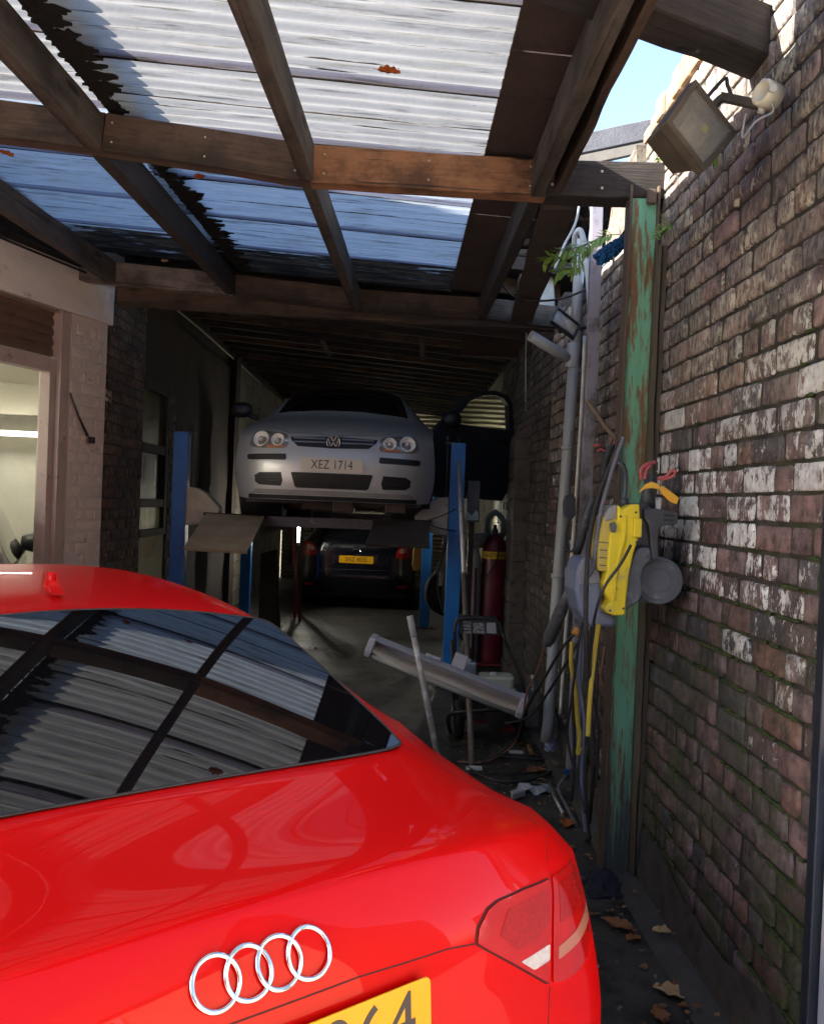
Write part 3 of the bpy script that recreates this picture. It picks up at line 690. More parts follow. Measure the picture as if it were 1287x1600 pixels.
# brick pier with a sloped top on the right wall
mb = MB(); z = 0
P0 = px(805, 700, 0, 1.02); PYR = 7.6
for c in range(12):
    h = .19; top = 2.35; w0 = -.0
    xx = 1.065+(.03 if c % 2 else 0)*0
    mb.box((xx+rnd.uniform(-.006, .006), PYR, z+.004), (BXR-.04, PYR+.42, z+h-.004)); z += h
mb.box((xx+.012, PYR+.01, 0), (BXR-.04, PYR+.41, z-.002))
mb.prism([(xx+.005, PYR+.005, z), (BXR-.04, PYR+.005, z), (BXR-.04, PYR+.005, z+.14), (xx+.10, PYR+.005, z+.12), (xx+.02, PYR+.005, z+.05)], (0, .41, 0))
mb.build('pier', mat('sooty_block_pier', (.10, .082, .072), .9, c2=(.07, .058, .05), scale=6, c3=(.04, .035, .03), s3=12, t3=(.52, .66), bump=.5, bscale=35), bay, world=True, bevel=.008)
# back roller shutter
mb = MB(); rows = []
for i in range(240):
    z = i*.015
    rows.append([Vector((x, BY1-.02+.018*sin(2*pi*z/.085), z)) for x in (BXL, BXR)])
mb.grid(rows); mb.build('back_shutter', mat('cream_back_shutter', (.40, .36, .26), .6, c2=(.3, .27, .2), scale=2), bay, world=True)
box_part('wall', (BXL-.4, BY1+.05, 0), (BXR+.4, BY1+.3, 4), 'cream_wall', bay)
mb = MB()
for x in (-2.15, -1.95, -1.72, 1.0): mb.tube([(x, BY1-.12, .3), (x, BY1-.12, 3.0)], .02, 6)
for z in (1.1, 2.5): mb.tube([(-2.3, BY1-.12, z), (-1.6, BY1-.12, z)], .015, 6)
mb.build('shutter_pipe', 'darkmetal', bay, world=True)
# fascia wall over the bay entrance (behind second beam), and the neighbouring roof to the right
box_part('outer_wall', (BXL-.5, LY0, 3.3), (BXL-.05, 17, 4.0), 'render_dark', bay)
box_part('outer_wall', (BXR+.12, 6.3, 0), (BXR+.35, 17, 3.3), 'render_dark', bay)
nb = thing('neighbour_roof', 'grey edged roof with dark corrugated underside showing past the canopy by the wall', 'roof', (1.3, 6.9, 3.3))
e0, e1 = pY(862, 232, 6.6), pY(1000, 204, 6.6)
member('fascia', e0+(e0-e1)*1.0-Vector((0, 0, .09)), e1+(e1-e0)*.3-Vector((0, 0, .09)), .05, .15, mat('blue_grey_fascia', (.17, .17, .19), .7, c2=(.12, .12, .14), scale=6, bump=.4, bscale=60), nb)
f0, f1 = pY(840, 275, 6.75), pY(1000, 240, 6.75)
member('soffit', f0, f1+(f1-f0)*.3, .05, .1, mat('pale_dirty_soffit', (.34, .33, .31), .8, c2=(.24, .23, .22), scale=9), nb)
mb = MB(); rows = []
for i in range(90):
    y = 6.75+i*.03
    rows.append([Vector((x, y, 4.25-.30*(y-6.75)+.02*sin(2*pi*x/.14))) for x in [.45+.0175*k for k in range(80)]])
mb.grid(rows); mb.build('corrugated_sheet', mat('dark_asbestos_sheet', (.05, .045, .042), .9, c2=(.03, .027, .025), scale=6), nb, world=True)
for (x0, y0, x1, y1, Y) in ((836, 322, 930, 322, 6.9), (836, 345, 930, 345, 7.1), (836, 385, 915, 388, 7.4), (836, 402, 905, 404, 7.2)):
    a, b = pY(x0, y0, Y), pY(x1, y1, Y); member('purlin', a-(b-a)*.4, b+(b-a)*.2, .05, .06, MT['wood_grey'], nb)
box_part('recess_shade_board', (.6, 8.6, 3.2), (1.9, 8.7, 4.6), 'render_dark', nb)  # dark board stands in for the shade inside the roof recess
# pale rounded duct panel
o = MB().prism([pY(x, y, 6.55) for x, y in ((812, 484), (812, 425), (824, 413), (842, 412), (856, 420), (865, 436), (868, 484))], (0, .16, 0)).build('duct_cover', mat('pale_metal_duct', (.42, .43, .42), .4, .4, c2=(.28, .29, .28), scale=7, c3=(.7, .74, .76), s3=4, t3=(.6, .75)), bevel=.012, bseg=3)
tag(o, 'pale round topped sheet metal duct cover above the downpipe', 'duct')
# cable along the left eaves
o = MB().tube(curve([pY(272, 480, 8.4), pY(320, 520, 9.6), pY(360, 556, 11.2), pY(400, 592, 13.4), pY(425, 617, 15.5)], 6), .012, 6).build('eaves_cable', mat('dusty_cable', (.35, .31, .22), .8))
tag(o, 'long dusty cable pinned along the top of the left bay wall', 'cable')
for (x, y, x1, y1) in ((503, 532, 515, 556), (659, 505, 660, 562)):
    mb = MB(); a, b = pY(x, y, 9.0), pY(x1, y1, 9.0); mb.obox((a+b)/2, (b-a).normalized(), Vector((0, 1, 0)), (b-a).normalized().cross(Vector((0, 1, 0))), (b-a).length, .05, .05)
    tag(mb.build('roof_strut', 'wood_grey'), 'short timber strut hanging under the dark bay ceiling, '+('left one of two' if x < 600 else 'right one of two'), 'timber')

# recessed window in the left wall
win = thing('side_window', 'dusty brown framed window in the left brick wall of the bay', 'window', (BXL, 8.05, 0))
wf = mat('dark_brown_window_frame', (.030, .018, .013), .8, c2=(.018, .011, .009), scale=6, bump=.3)
WZ0, WZ1, WYA, WYB = 1.22, 2.72, 7.60, 8.50
WXX = BXL-.045
fb = MB(); fb.box((WXX-.05, WYA, WZ0), (WXX+.03, WYA+.03, WZ1)); fb.box((WXX-.05, WYB-.09, WZ0), (WXX+.03, WYB, WZ1)); fb.box((WXX-.05, WYA+.06, WZ1-.1), (WXX+.03, WYB-.09, WZ1))
fb.box((WXX-.04, WYA+.06, 2.02), (WXX+.025, WYB-.09, 2.11)); fb.box((WXX-.04, WYA+.06, 1.50), (WXX+.025, WYB-.09, 1.58)); fb.box((WXX-.05, WYA+.06, WZ0), (WXX+.03, WYB-.09, WZ0+.07))
fb.build('frame', wf, win, world=True, bevel=.006)
def translucent(m, f=.75):
    n = m.node_tree.nodes; l = m.node_tree.links; b = n['Principled BSDF']; t = n.new('ShaderNodeBsdfTranslucent'); x = n.new('ShaderNodeMixShader'); x.inputs[0].default_value = f
    src = b.inputs['Base Color'].links; 
    if src: l.new(src[0].from_socket, t.inputs[0])
    l.new(b.outputs[0], x.inputs[1]); l.new(t.outputs[0], x.inputs[2]); l.new(x.outputs[0], n['Material Output'].inputs['Surface']); return m
gm = mat('dusty_window_glass', (.10, .098, .07), .35, c2=(.065, .06, .047), scale=3, c3=(.15, .14, .10), s3=2, t3=(.5, .7)); translucent(gm)
MB().box((WXX-.02, WYA+.05, 2.10), (WXX-.01, WYB-.08, WZ1-.09)).build('pane', gm, win, world=True)
MB().box((WXX-.022, WYA+.05, 1.57), (WXX-.012, WYB-.08, 2.03)).build('pane', mat('dark_window_glass', (.06, .04, .028), .55, c2=(.045, .03, .022), scale=3), win, world=True)
MB().box((WXX-.022, WYA+.03, 1.25), (WXX-.012, WYB-.08, 1.51)).build('pane', translucent(mat('green_tinted_dusty_glass', (.24, .25, .18), .4, c2=(.30, .29, .21), scale=2, c3=(.46, .42, .31), s3=1.4, t3=(.48, .6))), win, world=True)
mb = MB(); mb.box((WXX-.05, WYA, 0), (BXL-.03, WYB, WZ0)); 
for i in range(9): mb.box((BXL-.032, WYA+.12+i*.055, 1.02), (BXL-.024, WYA+.145+i*.055, 1.14))
mb.build('sill_wall', mat('pale_lime_wall', (.5, .45, .3), .9, c2=(.36, .33, .22), scale=5), win, world=True)
MB().add([(WXX+.035, 8.02, 1.72), (WXX+.035, 8.06, 1.70), (WXX+.035, 8.07, 1.95), (WXX+.035, 8.03, 1.97)], [(0, 1, 2, 3)]).build('painted_reflection', 'cream', win, world=True)  # pale streak painting a reflection onto the middle pane

# ================================================================== LEFT BUILDING (angled shop front)
lb = thing('workshop_building', 'pale painted workshop front with concrete lintel and rolled up brown shutter on the left', 'building', (-3, 5.5, 0))
A0 = Vector((BXL, LY0, 0)); D = Vector((-.37, -1, 0)).normalized(); Nn = Vector((1, -.37, 0)).normalized()
def W(t, z, n=0.): return A0+D*t+Nn*n+Vector((0, 0, z))
def slab(nm, t0, t1, z0, z1, n0, n1, m, bev=0, par=lb):
    mb = MB(); mb.add([W(t0, z0, n0), W(t1, z0, n0), W(t1, z0, n1), W(t0, z0, n1), W(t0, z1, n0), W(t1, z1, n0), W(t1, z1, n1), W(t0, z1, n1)],
                      [(0, 3, 2, 1), (4, 5, 6, 7), (0, 1, 5, 4), (1, 2, 6, 5), (2, 3, 7, 6), (3, 0, 4, 7)])
    return mb.build(nm, m, par, world=True, bevel=bev)
LZ0, LZ1 = 2.96, 3.22
mb = MB(); rows = []
for j in range(9):
    rows.append([W(-.02+i*.12, LZ0+(LZ1+.10-LZ0)*j/8, .03+.012*noise.noise(W(i*.12, j*.05)*3)) for i in range(60)])
mb.grid(rows); lo = [[v-Nn*.3 for v in r] for r in rows]; mb.grid([rows[0], lo[0]]); mb.grid([rows[-1], lo[-1]]); mb.grid([[r[0] for r in rows], [r[0] for r in lo]])
mb.build('lintel', 'concrete_pale', lb, world=True)
pw = attr_mat('painted_brick', whiten=.1, mossy=0.)
TP = [(.40, .33, .30), (.42, .35, .32), (.37, .30, .275), (.43, .35, .31)]
A_p = W(.40, 0, .0)
brickwork(lb, A_p, -D, .39, 0, LZ0, Nn, course=.088, bl=.23, tints=TP, mat_b=mat('pink_white_painted_brick', (.66, .59, .55), .8, c2=(.58, .50, .47), scale=6, c3=(.20, .13, .11), s3=9, t3=(.60, .74), bump=.5, bscale=40), mat_m=mat('painted_mortar', (.56, .49, .455), .85, bump=.4, bscale=40), nx=4, ny=2, seed=21, depth=.004, gap=.008, relief=.001, thick=.3)
slab('door_frame', .41, .50, 0, LZ0-.0, -.10, .0, 'pink_frame', .004)
slab('door_frame', .505, .56, 0, 2.60, -.13, -.04, 'pink_frame', .003)
slab('door_head', .56, 4.5, 2.50, 2.61, -.13, -.04, 'pink_frame', .004)
mb = MB(); rows = []
for i in range(90):
    z = 2.62+i*.0038; ph = (z-2.62)/.075; 
    off = -.10+.034*(abs(sin(pi*ph))**.3)*(1-.6*((ph % 1)))
    rows.append([W(.415+t, z, off) for t in (0, 1, 2, 3, 4)])
mb.grid(rows); mb.build('shutter', 'shutter', lb, world=True)
mb = MB(); mb.add([W(.42, 2.95, -.14), W(2.2, 2.95, -.14), W(2.2, 2.955, .0), W(.42, 2.94, -.01)], [(0, 1, 2, 3)]); mb.build('lintel_soffit', 'cream', lb, world=True)
# broken brick hole at the corner and metal bracket
mb = MB(); mb.box((BXL-.10, LY0+.0, 2.36), (BXL+.012, LY0+.10, 2.45)); mb.build('broken_brick', mat('exposed_light_brick', (.42, .36, .30), .9, c2=(.06, .045, .04), scale=30, amt=3, bump=1.), lb, world=True, bevel=.01)
mb = MB(); mb.tube([W(.43, 2.36, .03), W(.34, 2.20, .035), W(.24, 2.06, .04)], [.008, .008, .012], 8); mb.obox(W(.19, 2.03, .035), D, Vector((0, 0, 1)), Nn, .07, .05, .012); mb.build('shutter_arm', 'darkmetal', lb, world=True)
# dark strip and timber above lintel
slab('wall_plate', -.1, 6, LZ1+.09, LZ1+.30, -.2, .05, 'wood_black')
o = MB(); o.tube(curve([W(0, 3.30, .07), W(1, 3.345, .09), W(2, 3.335, .08), W(4, 3.36, .08)], 6), .012, 6); o.tube(curve([W(0, 3.27, .07), W(1.1, 3.28, .08), W(2, 3.31, .08), W(4, 3.32, .08)], 6), .009, 6)
tag(o.build('black_cable', 'black'), 'black cables draped along the top of the pale concrete lintel', 'cable')
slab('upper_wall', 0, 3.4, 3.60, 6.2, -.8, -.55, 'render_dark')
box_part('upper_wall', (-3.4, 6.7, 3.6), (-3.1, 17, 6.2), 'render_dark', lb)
slab('wall', 4.5, 7.2, 0, 4.4, -.3, 0, 'concrete_pale')  # unseen stretch of wall, heightened to block sun on the brickwork
# the lit room behind the opening
rm = 'cream_wall'
RX0, RX1, RY0, RY1 = -9.0, -2.68, 1.5, 9.6
box_part('room_wall', (RX0, RY1, 0), (RX1, RY1+.2, 3.6), rm, lb)
box_part('room_wall', (RX0-.2, RY0, 0), (RX0, RY1+.2, 3.6), rm, lb)
mb = MB(); mb.box((RX1-.0, 8.52, 0), (RX1+.12, RY1, 3.6)); mb.box((RX1, 6.55, 0), (RX1+.12, 7.58, 3.6)); mb.box((RX1, 7.58, 2.72), (RX1+.12, 8.52, 3.6)); mb.build('room_wall', rm, lb, world=True)
mb = MB(); mb.add([(RX0, RY0, 3.5), (-2.4, RY0, 3.5), (-2.4, RY1+.2, 3.5), (RX0, RY1+.2, 3.5)], [(0, 1, 2, 3)]); mb.add([(RX0, RY0, 3.54), (-2.4, RY0, 3.54), (-2.4, RY1+.2, 3.54), (RX0, RY1+.2, 3.54)], [(0, 1, 2, 3)]); mb.build('room_ceiling', rm, lb, world=True)
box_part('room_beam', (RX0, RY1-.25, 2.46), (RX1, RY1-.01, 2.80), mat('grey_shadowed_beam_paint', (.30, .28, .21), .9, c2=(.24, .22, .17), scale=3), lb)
def tube_light(nm, p, q, label, strg='tube_on'):
    p = Vector(p); q = Vector(q); t = thing(nm, label, 'light', (p+q)/2, 0)
    ax = (q-p).normalized(); s_ = ax.cross(Vector((0, 1, 0))) if abs(ax.y) < .9 else ax.cross(Vector((0, 0, 1)))
    s_.normalize(); u = s_.cross(ax)
    MB().tube([p, q], .017, 12).build('tube', strg, t, world=True)
    mb = MB(); c = (p+q)/2
    back = Vector((0, 1, 0)) if abs(ax.y) < .9 else Vector((0, 0, 1))
    mb.obox(c+back*.045, ax, s_, back, (q-p).length+.06, .06, .04)
    for e in (p, q): mb.obox(e+back*.012, ax, s_, back, .03, .035, .06)
    mb.build('fitting', 'pvc_white', t, world=True, bevel=.004)
    return t
tube_light('tube_light', (-4.75, 9.22, 2.235), (-3.98, 9.22, 2.235), 'lit white tube light seen through the left workshop opening')
mt = mat('lit_workshop_tube', (1, 1, 1), .5, emit=(1., .93, .74), estr=38)
tube_light('tube_light', (-6.2, 3.6, 3.38), (-6.2, 5.2, 3.38), 'lit tube light on the workshop ceiling beyond the left edge of the opening', mt)
tube_light('tube_light', (-4.2, 6.2, 3.38), (-4.2, 7.8, 3.38), 'lit tube light on the workshop ceiling behind the side window', mt)
# vertical tube lights at the back of the bay
mt2 = mat('lit_back_tube', (1, 1, 1), .5, emit=(1., .96, .82), estr=34)
a, b = pY(467, 790, 11.9), pY(464, 848, 11.9)
tube_light('tube_light', (a.x, 11.9, b.z-.0), (a.x, 11.9, a.z+.1), 'lit upright tube light beside the left rear corner of the black car', mt2)
a = pY(735, 822, 10.4)
tube_light('tube_light', (-.75, 16.7, 2.6), (.35, 16.7, 2.6), 'lit tube light added out of view on the back shutter, behind the raised silver car', mat('added_back_tube', (1, 1, 1), .5, emit=(1., .94, .78), estr=11))  # added tube, hidden by the raised car, to light the back shutter
tube_light('tube_light', (a.x, 10.4, a.z-.12), (a.x, 10.4, a.z+.12), 'short lit tube light far behind the grey control box', mt2)

# ================================================================== SERVICES ON THE RIGHT WALL
def pipe(nm, pts, r, m, lab, cat, n=12, par=None, smooth=6):
    o = MB().tube(curve(pts, smooth) if smooth else pts, r, n).build(nm, m, par, world=par is not None)
    return tag(o, lab, cat) if lab else o
YP = 5.3
dp = thing('downpipe', 'grey plastic downpipe with a slanting branch running down the wall left of the green post', 'pipe', (1.0, YP, 0))
ptop, pbot = pY(897, 545, YP), pY(856, 1130, YP)
MB().tube([ptop, pY(884, 740, YP), pY(868, 950, YP), pbot, pbot-Vector((.01, 0, .12))], .037, 16).build('pipe', 'pvc_grey', dp, world=True)
MB().tube([pY(896, 537, YP), pY(893, 575, YP)], .044, 16).build('collar', 'pvc_grey', dp, world=True, bevel=.003)
MB().tube([pY(891, 562, YP), pY(862, 545, YP-.05), pY(828, 524, YP-.1)], .034, 16).build('branch', 'pvc_grey', dp, world=True)
MB().tube([pY(907, 375, YP), pY(903, 440, YP), pY(898, 540, YP)], .034, 16).build('upper_pipe', 'pvc_grey', dp, world=True)
for yy in (700, 900): MB().lathe([(.036, -.015), (.042, -.012), (.042, .012), (.036, .015)], pY(886-(yy-700)*.075, yy, YP), ptop-pbot).build('clip', 'pvc_grey', dp, world=True)
pipe('flexible_conduit', [pY(922, 640, 5.1), pY(926, 560, 5.1), pY(921, 470, 5.1), pY(915, 400, 5.1), pY(907, 362, 5.1), pY(899, 366, 5.12), pY(897, 385, 5.15), pY(898, 430, 5.2)], .018, 'pvc_grey', 'pale grey flexible conduit looping over beside the top of the downpipe', 'conduit')
tr = MB(); q = [pY(932, 318, 4.6), pY(925, 560, 4.6), pY(908, 900, 4.6), pY(893, 1200, 4.6)]
for i in range(3): tr.obox((q[i]+q[i+1])/2, (q[i+1]-q[i]).normalized(), Vector((1, 0, 0)), Vector((0, 1, 0)), (q[i+1]-q[i]).length+.002, .062, .05)
tag(tr.build('trunking', mat('lilac_grey_trunking', (.36, .34, .40), .4, .2, c2=(.27, .26, .31), scale=3, c3=(.09, .08, .08), s3=3, t3=(.5, .6), stretch=(1, 1, .8)), bevel=.003), 'straight lilac grey metal cable trunking running up between downpipe and green post', 'trunking')
pipe('thin_pipe', [pY(913, 525, 5.0), pY(908, 640, 5.0), pY(897, 810, 5.0), pY(884, 980, 5.0), pY(875, 1115, 5.0)], .011, 'pvc_white', 'thin white pipe running down close to the right of the downpipe', 'pipe')
for nm, pts, r, lab in (
    ('black_cable', [pY(868, 612, 5.2), pY(868, 612, 5.2), pY(824, 520, 5.2)], .0, ''),
    ('hanging_cable', [pY(783, 440, 5.9), pY(800, 462, 5.7), pY(838, 470, 5.4), pY(880, 466, 5.2), pY(915, 452, 5.1)], .007, 'dark cable sagging from the canopy to the top of the downpipe'),
    ('looped_cable', [pY(893, 165, 3.5), pY(893, 120, 3.3), pY(910, 60, 3.1), pY(935, 28, 3.0), pY(965, 28, 2.9), pY(1010, 48, 2.8), pY(1040, 66, 2.7), pY(1070, 80, 2.6), pY(1090, 80, 2.55)], .006, 'black cable looping up beside the blue sky gap to the thick timber'),
    ('thin_wire', [pY(885, 165, 3.5), pY(896, 140, 3.4), pY(893, 160, 3.4), pY(880, 170, 3.5)], .004, 'short loose wire curling off the canopy edge against the sky'),
    ('roof_cable', [pY(905, 318, 5.6), pY(898, 350, 5.6), pY(880, 385, 5.6), pY(866, 420, 5.6)], .008, 'grey cable curving down under the neighbouring roof'),
    ('light_cable', [pY(920, 318, 5.0), pY(925, 345, 5.0), pY(920, 380, 5.0), pY(924, 430, 5.0)], .009, 'grey cable dropping from the front beam beside the trunking'),
    ('wall_wire', [pY(822, 520, 8.0), pY(821, 590, 8.0), pY(822, 662, 8.0)], .008, 'thin vertical conduit above the sooty pier on the right')):
    if r: pipe(nm, pts, r, 'rubber' if 'dark' in lab or 'black' in lab else 'pvc_grey', lab, 'cable', 8)

# large floodlight on its arm
fl = thing('floodlight', 'large square bronze floodlight with dusty glass on an arm high on the brick wall', 'floodlight', px(1150, 160, 1, 2.55))
YF = 2.5
cq = [px(1086, 123, 1, YF-.02), px(1040, 190, 1, YF-.10), px(1101, 268, 1, YF-.03), px(1151, 207, 1, YF+.05)]
cen = sum(cq, Vector())/4; nf = (cq[1]-cq[0]).cross(cq[2]-cq[1]).normalized()
if nf.y > 0: nf = -nf
def quad_ring(c, s, off): return [cen+(v-cen)*s+nf*off for v in c]
brz = mat('dusty_bronze_housing', (.062, .05, .04), .6, .3, c2=(.10, .085, .066), scale=12, c3=(.17, .15, .12), s3=20, t3=(.6, .75), bump=.2)
mb = MB(); R0 = [quad_ring(cq, 1, 0), quad_ring(cq, 1.0, -.03), quad_ring(cq, .86, -.045), quad_ring(cq, .70, -.12), quad_ring(cq, .5, -.135)]
for i in range(4): mb.add(R0[i]+R0[i+1], [(k, (k+1) % 4, 4+(k+1) % 4, 4+k) for k in range(4)])
mb.add(R0[-1], [(0, 1, 2, 3)]); ri = quad_ring(cq, .84, 0); rj = quad_ring(cq, .80, -.02)
mb.add(R0[0]+ri, [(k, (k+1) % 4, 4+(k+1) % 4, 4+k) for k in range(4)]); mb.add(ri+rj, [(k, (k+1) % 4, 4+(k+1) % 4, 4+k) for k in range(4)])
mb.build('housing', brz, fl, world=True, bevel=.006)
mb = MB(); a = quad_ring(cq, .80, -.03); b_ = quad_ring(cq, .45, -.075)
mb.add(a+b_, [(k, (k+1) % 4, 4+(k+1) % 4, 4+k) for k in range(4)]); mb.add(b_, [(0, 1, 2, 3)]); mb.build('reflector', mat('floodlight_reflector', (.55, .52, .42), .3, .8, c2=(.35, .31, .25), scale=30, bump=.2), fl, world=True)
mb = MB(); c1 = (a[0]+a[1])/2*.35+(a[2]+a[3])/2*.65+nf*-.02; c0 = cen+nf*-.03
mb.tube([cen+(a[0]-cen)*.25-nf*.01, cen+(a[2]-cen)*.35-nf*.01], .006, 8); mb.obox(cen+(a[3]-cen)*.2-nf*.012, (cq[3]-cq[0]).normalized(), (cq[1]-cq[0]).normalized(), nf, .02, .03, .015)
mb.build('lamp', 'yellow_dull', fl, world=True)
gl = mat('dusty_lamp_glass', (.8, .8, .74), .15, trans=.85, spec=.5)
mb = MB(); mb.add(quad_ring(cq, .835, -.006), [(0, 1, 2, 3)]); mb.add(quad_ring(cq, .835, -.010), [(0, 1, 2, 3)]); mb.build('glass', gl, fl, world=True, fixn=False)
arm = MB(); pa, pb_ = px(1128, 152, 1, 2.62), px(1205, 168, 1, 2.50)
arm.obox((pa+pb_)/2, (pb_-pa).normalized(), Vector((0, 0, 1)), (pb_-pa).normalized().cross(Vector((0, 0, 1))), (pb_-pa).length, .03, .03)
arm.tube([cen-nf*.1, pa], .014, 10); arm.build('arm', brz, fl, world=True, bevel=.004)
mb = MB(); mb.tube(curve([cen-nf*.13, px(1125, 128, 1, 2.6), px(1136, 134, 1, 2.6), px(1145, 160, 1, 2.6)], 5), .006, 8); mb.build('flex', 'black', fl, world=True)
jb = thing('junction_box', 'round cream junction box fixed on the wall beside the large floodlight', 'junction box', px(1198, 145, 1, 2.46))
jc = px(1196, 147, 1, 2.44)
mb = MB(); mb.lathe([(0, .018), (.024, .018), (.0255, .022), (.033, .022), (.038, .016), (.039, -.034), (.0, -.035)], jc, Vector((-.9, -.45, .1)), 28); mb.build('body', mat('cream_plastic', (.66, .63, .50), .5, c2=(.52, .49, .38), scale=12), jb, world=True)
mb = MB()
for k in range(3): a = 2*pi*k/3+.4; d_ = Vector((-.1, .1, 1)) if 0 else Vector((0, sin(a), cos(a))); mb = MB().tube([jc+d_*.036, jc+d_*.052], .011, 10); mb.build('gland', 'pvc_white', jb, world=True)
pipe('box_cable', [px(1205, 160, 1, 2.42), px(1206, 175, 1, 2.42), px(1180, 190, 1, 2.45), px(1160, 215, 1, 2.5), px(1162, 190, 1, 2.5), px(1165, 178, 1, 2.5)], .0035, 'pvc_grey', 'grey cable drooping under the cream junction box', 'cable', 8)
# small floodlight
fs = thing('floodlight', 'small black floodlight tilted down in front of the downpipe', 'floodlight', pY(893, 500, 4.95))
q = [pY(870, 477, 4.95), pY(860, 500, 4.86), pY(898, 528, 4.86), pY(908, 508, 4.92)]
cen2 = sum(q, Vector())/4; n2 = (q[1]-q[0]).cross(q[2]-q[1]).normalized(); n2 = -n2 if n2.y > 0 else n2
mb = MB(); L1 = q; L2 = [v-n2*.06+Vector((.02, 0, .02)) for v in q]; mb.add(L1+L2, [(k, (k+1) % 4, 4+(k+1) % 4, 4+k) for k in range(4)]+[(7, 6, 5, 4)])
i2 = [cen2+(v-cen2)*.84 for v in q]; mb.add(L1+i2, [(k, (k+1) % 4, 4+(k+1) % 4, 4+k) for k in range(4)]); mb.build('housing', 'black', fs, world=True, bevel=.005)
mb = MB(); mb.add([v-n2*.012 for v in i2], [(0, 1, 2, 3)]); mb.build('glass', mat('small_lamp_front', (.22, .19, .15), .25, .3, c2=(.4, .36, .3), scale=20), fs, world=True)
mb = MB(); mb.obox(cen2-n2*.085+Vector((.03, 0, .05)), (q[3]-q[0]).normalized(), n2, Vector((0, 0, 1)), .13, .05, .06); mb.tube([cen2-n2*.09, pY(915, 512, 5.05)], .012, 8); mb.build('bracket', 'black', fs, world=True, bevel=.006)
# ================================================================== CARS
def car_shell(rows, nr, umax, sill, arches, lev=3, name='body', m=None, parent=None, crease={}):
    N = len(rows); vs = []; idx = {}
    def V(p): vs.append(tuple(p)); return len(vs)-1
    for i, r in enumerate(rows):
        for j in range(-4, 5):
            u, v, z = r[abs(j)]; idx[i, j] = V((u*(1 if j >= 0 else -1), v, z))
    fs = []
    for i in range(N-1):
        for j in range(-4, 4): fs.append((idx[i, j], idx[i, j+1], idx[i+1, j+1], idx[i+1, j]))
    for s in (1, -1):
        g = {}; cols = list(range(nr, N-nr))
        for ci, i in enumerate(cols):
            for k in range(nr+1):
                if k == 0: g[ci, k] = idx[i, 4*s]
                elif ci == 0: g[ci, k] = idx[nr-k, 4*s]
                elif ci == len(cols)-1: g[ci, k] = idx[N-1-nr+k, 4*s]
                else:
                    u0, v0, z0 = rows[i][4]; f = k/nr
                    u = u0+(umax-u0)*sin(pi/2*min(1, f*2.6))-.06*max(0, f-.55)**1.5*2
                    e = min(ci, len(cols)-1-ci)
                    if e == 1: u -= .012
                    g[ci, k] = V((s*u, v0, z0+(sill-z0)*f))
        for ci in range(len(cols)-1):
            for k in range(nr):
                q = (g[ci, k], g[ci+1, k], g[ci+1, k+1], g[ci, k+1]); fs.append(q if s > 0 else q[::-1])
    me = bpy.data.meshes.new(name); me.from_pydata(vs, [], fs)
    me.update(calc_edges=True)
    if crease:
        at_ = me.attributes.new('crease_edge', 'FLOAT', 'EDGE')
        inv = {v: k for k, v in idx.items()}
        for e in me.edges:
            a, b = inv.get(e.vertices[0]), inv.get(e.vertices[1])
            if a and b and a[0] == b[0] and a[0] in crease: at_.data[e.index].value = crease[a[0]]
            elif a and b and abs(a[1]) == 4 and a[1] == b[1] and 4 <= min(a[0], b[0]) <= 8: at_.data[e.index].value = .4
    o = bpy.data.objects.new(name, me); COL.objects.link(o)
    sb = o.modifiers.new('s', 'SUBSURF'); sb.levels = lev; sb.render_levels = lev
    dg = bpy.context.evaluated_depsgraph_get(); dg.update(); ev = bpy.data.meshes.new_from_object(o.evaluated_get(dg)); o.modifiers.clear()
    bm = bmesh.new(); bm.from_mesh(ev); bmesh.ops.recalc_face_normals(bm, faces=bm.faces)
    bvh = BVHTree.FromBMesh(bm)
    for (ay, az, ar) in arches:
        kill = [v for v in bm.verts if abs(v.co.x) > umax*.72 and v.co.z < az+ar+.05 and (v.co.y-ay)**2+(v.co.z-az)**2 < ar*ar]
        bmesh.ops.delete(bm, geom=kill, context='VERTS')
        for v in bm.verts:
            if abs(v.co.x) > umax*.72 and v.is_boundary and v.co.z > sill+.01:
                d = Vector((v.co.y-ay, v.co.z-az)); 
                if .0 < d.length < ar*1.35: d = d.normalized()*ar; v.co.y = ay+d.x; v.co.z = az+d.y
    me2 = bpy.data.meshes.new(name); bm.to_mesh(me2); bm.free(); o.data = me2; me2.polygons.foreach_set('use_smooth', [True]*len(me2.polygons))
    me2.materials.append(m)
    if parent is not None: o.parent = parent
    return o, bvh
def cast(bvh, a, b, mode):
    if callable(bvh): return bvh(a, b)
    if mode == 'rear': r = bvh.ray_cast(Vector((a, -2, b)), Vector((0, 1, 0)))
    elif mode == 'front': r = bvh.ray_cast(Vector((a, 8, b)), Vector((0, -1, 0)))
    elif mode == 'top': r = bvh.ray_cast(Vector((a, b, 4)), Vector((0, 0, -1)))
    elif mode == 'right': r = bvh.ray_cast(Vector((4, a, b)), Vector((-1, 0, 0)))
    elif mode == 'left': r = bvh.ray_cast(Vector((-4, a, b)), Vector((1, 0, 0)))
    return (r[0], r[1]) if r[0] is not None else (None, None)
def densify(poly, st, closed=True):
    out = []
    n = len(poly)
    for i in range(n if closed else n-1):
        a, b = Vector(poly[i]).to_2d(), Vector(poly[(i+1) % n]).to_2d(); k = max(1, int((b-a).length/st))
        for t in range(k): out.append(a+(b-a)*t/k)
    if not closed: out.append(Vector(poly[-1]).to_2d())
    return out
def inside(p, poly):
    c = False; n = len(poly)
    for i in range(n):
        a, b = poly[i], poly[(i+1) % n]
        if (a[1] > p[1]) != (b[1] > p[1]) and p[0] < (b[0]-a[0])*(p[1]-a[1])/(b[1]-a[1])+a[0]: c = not c
    return c
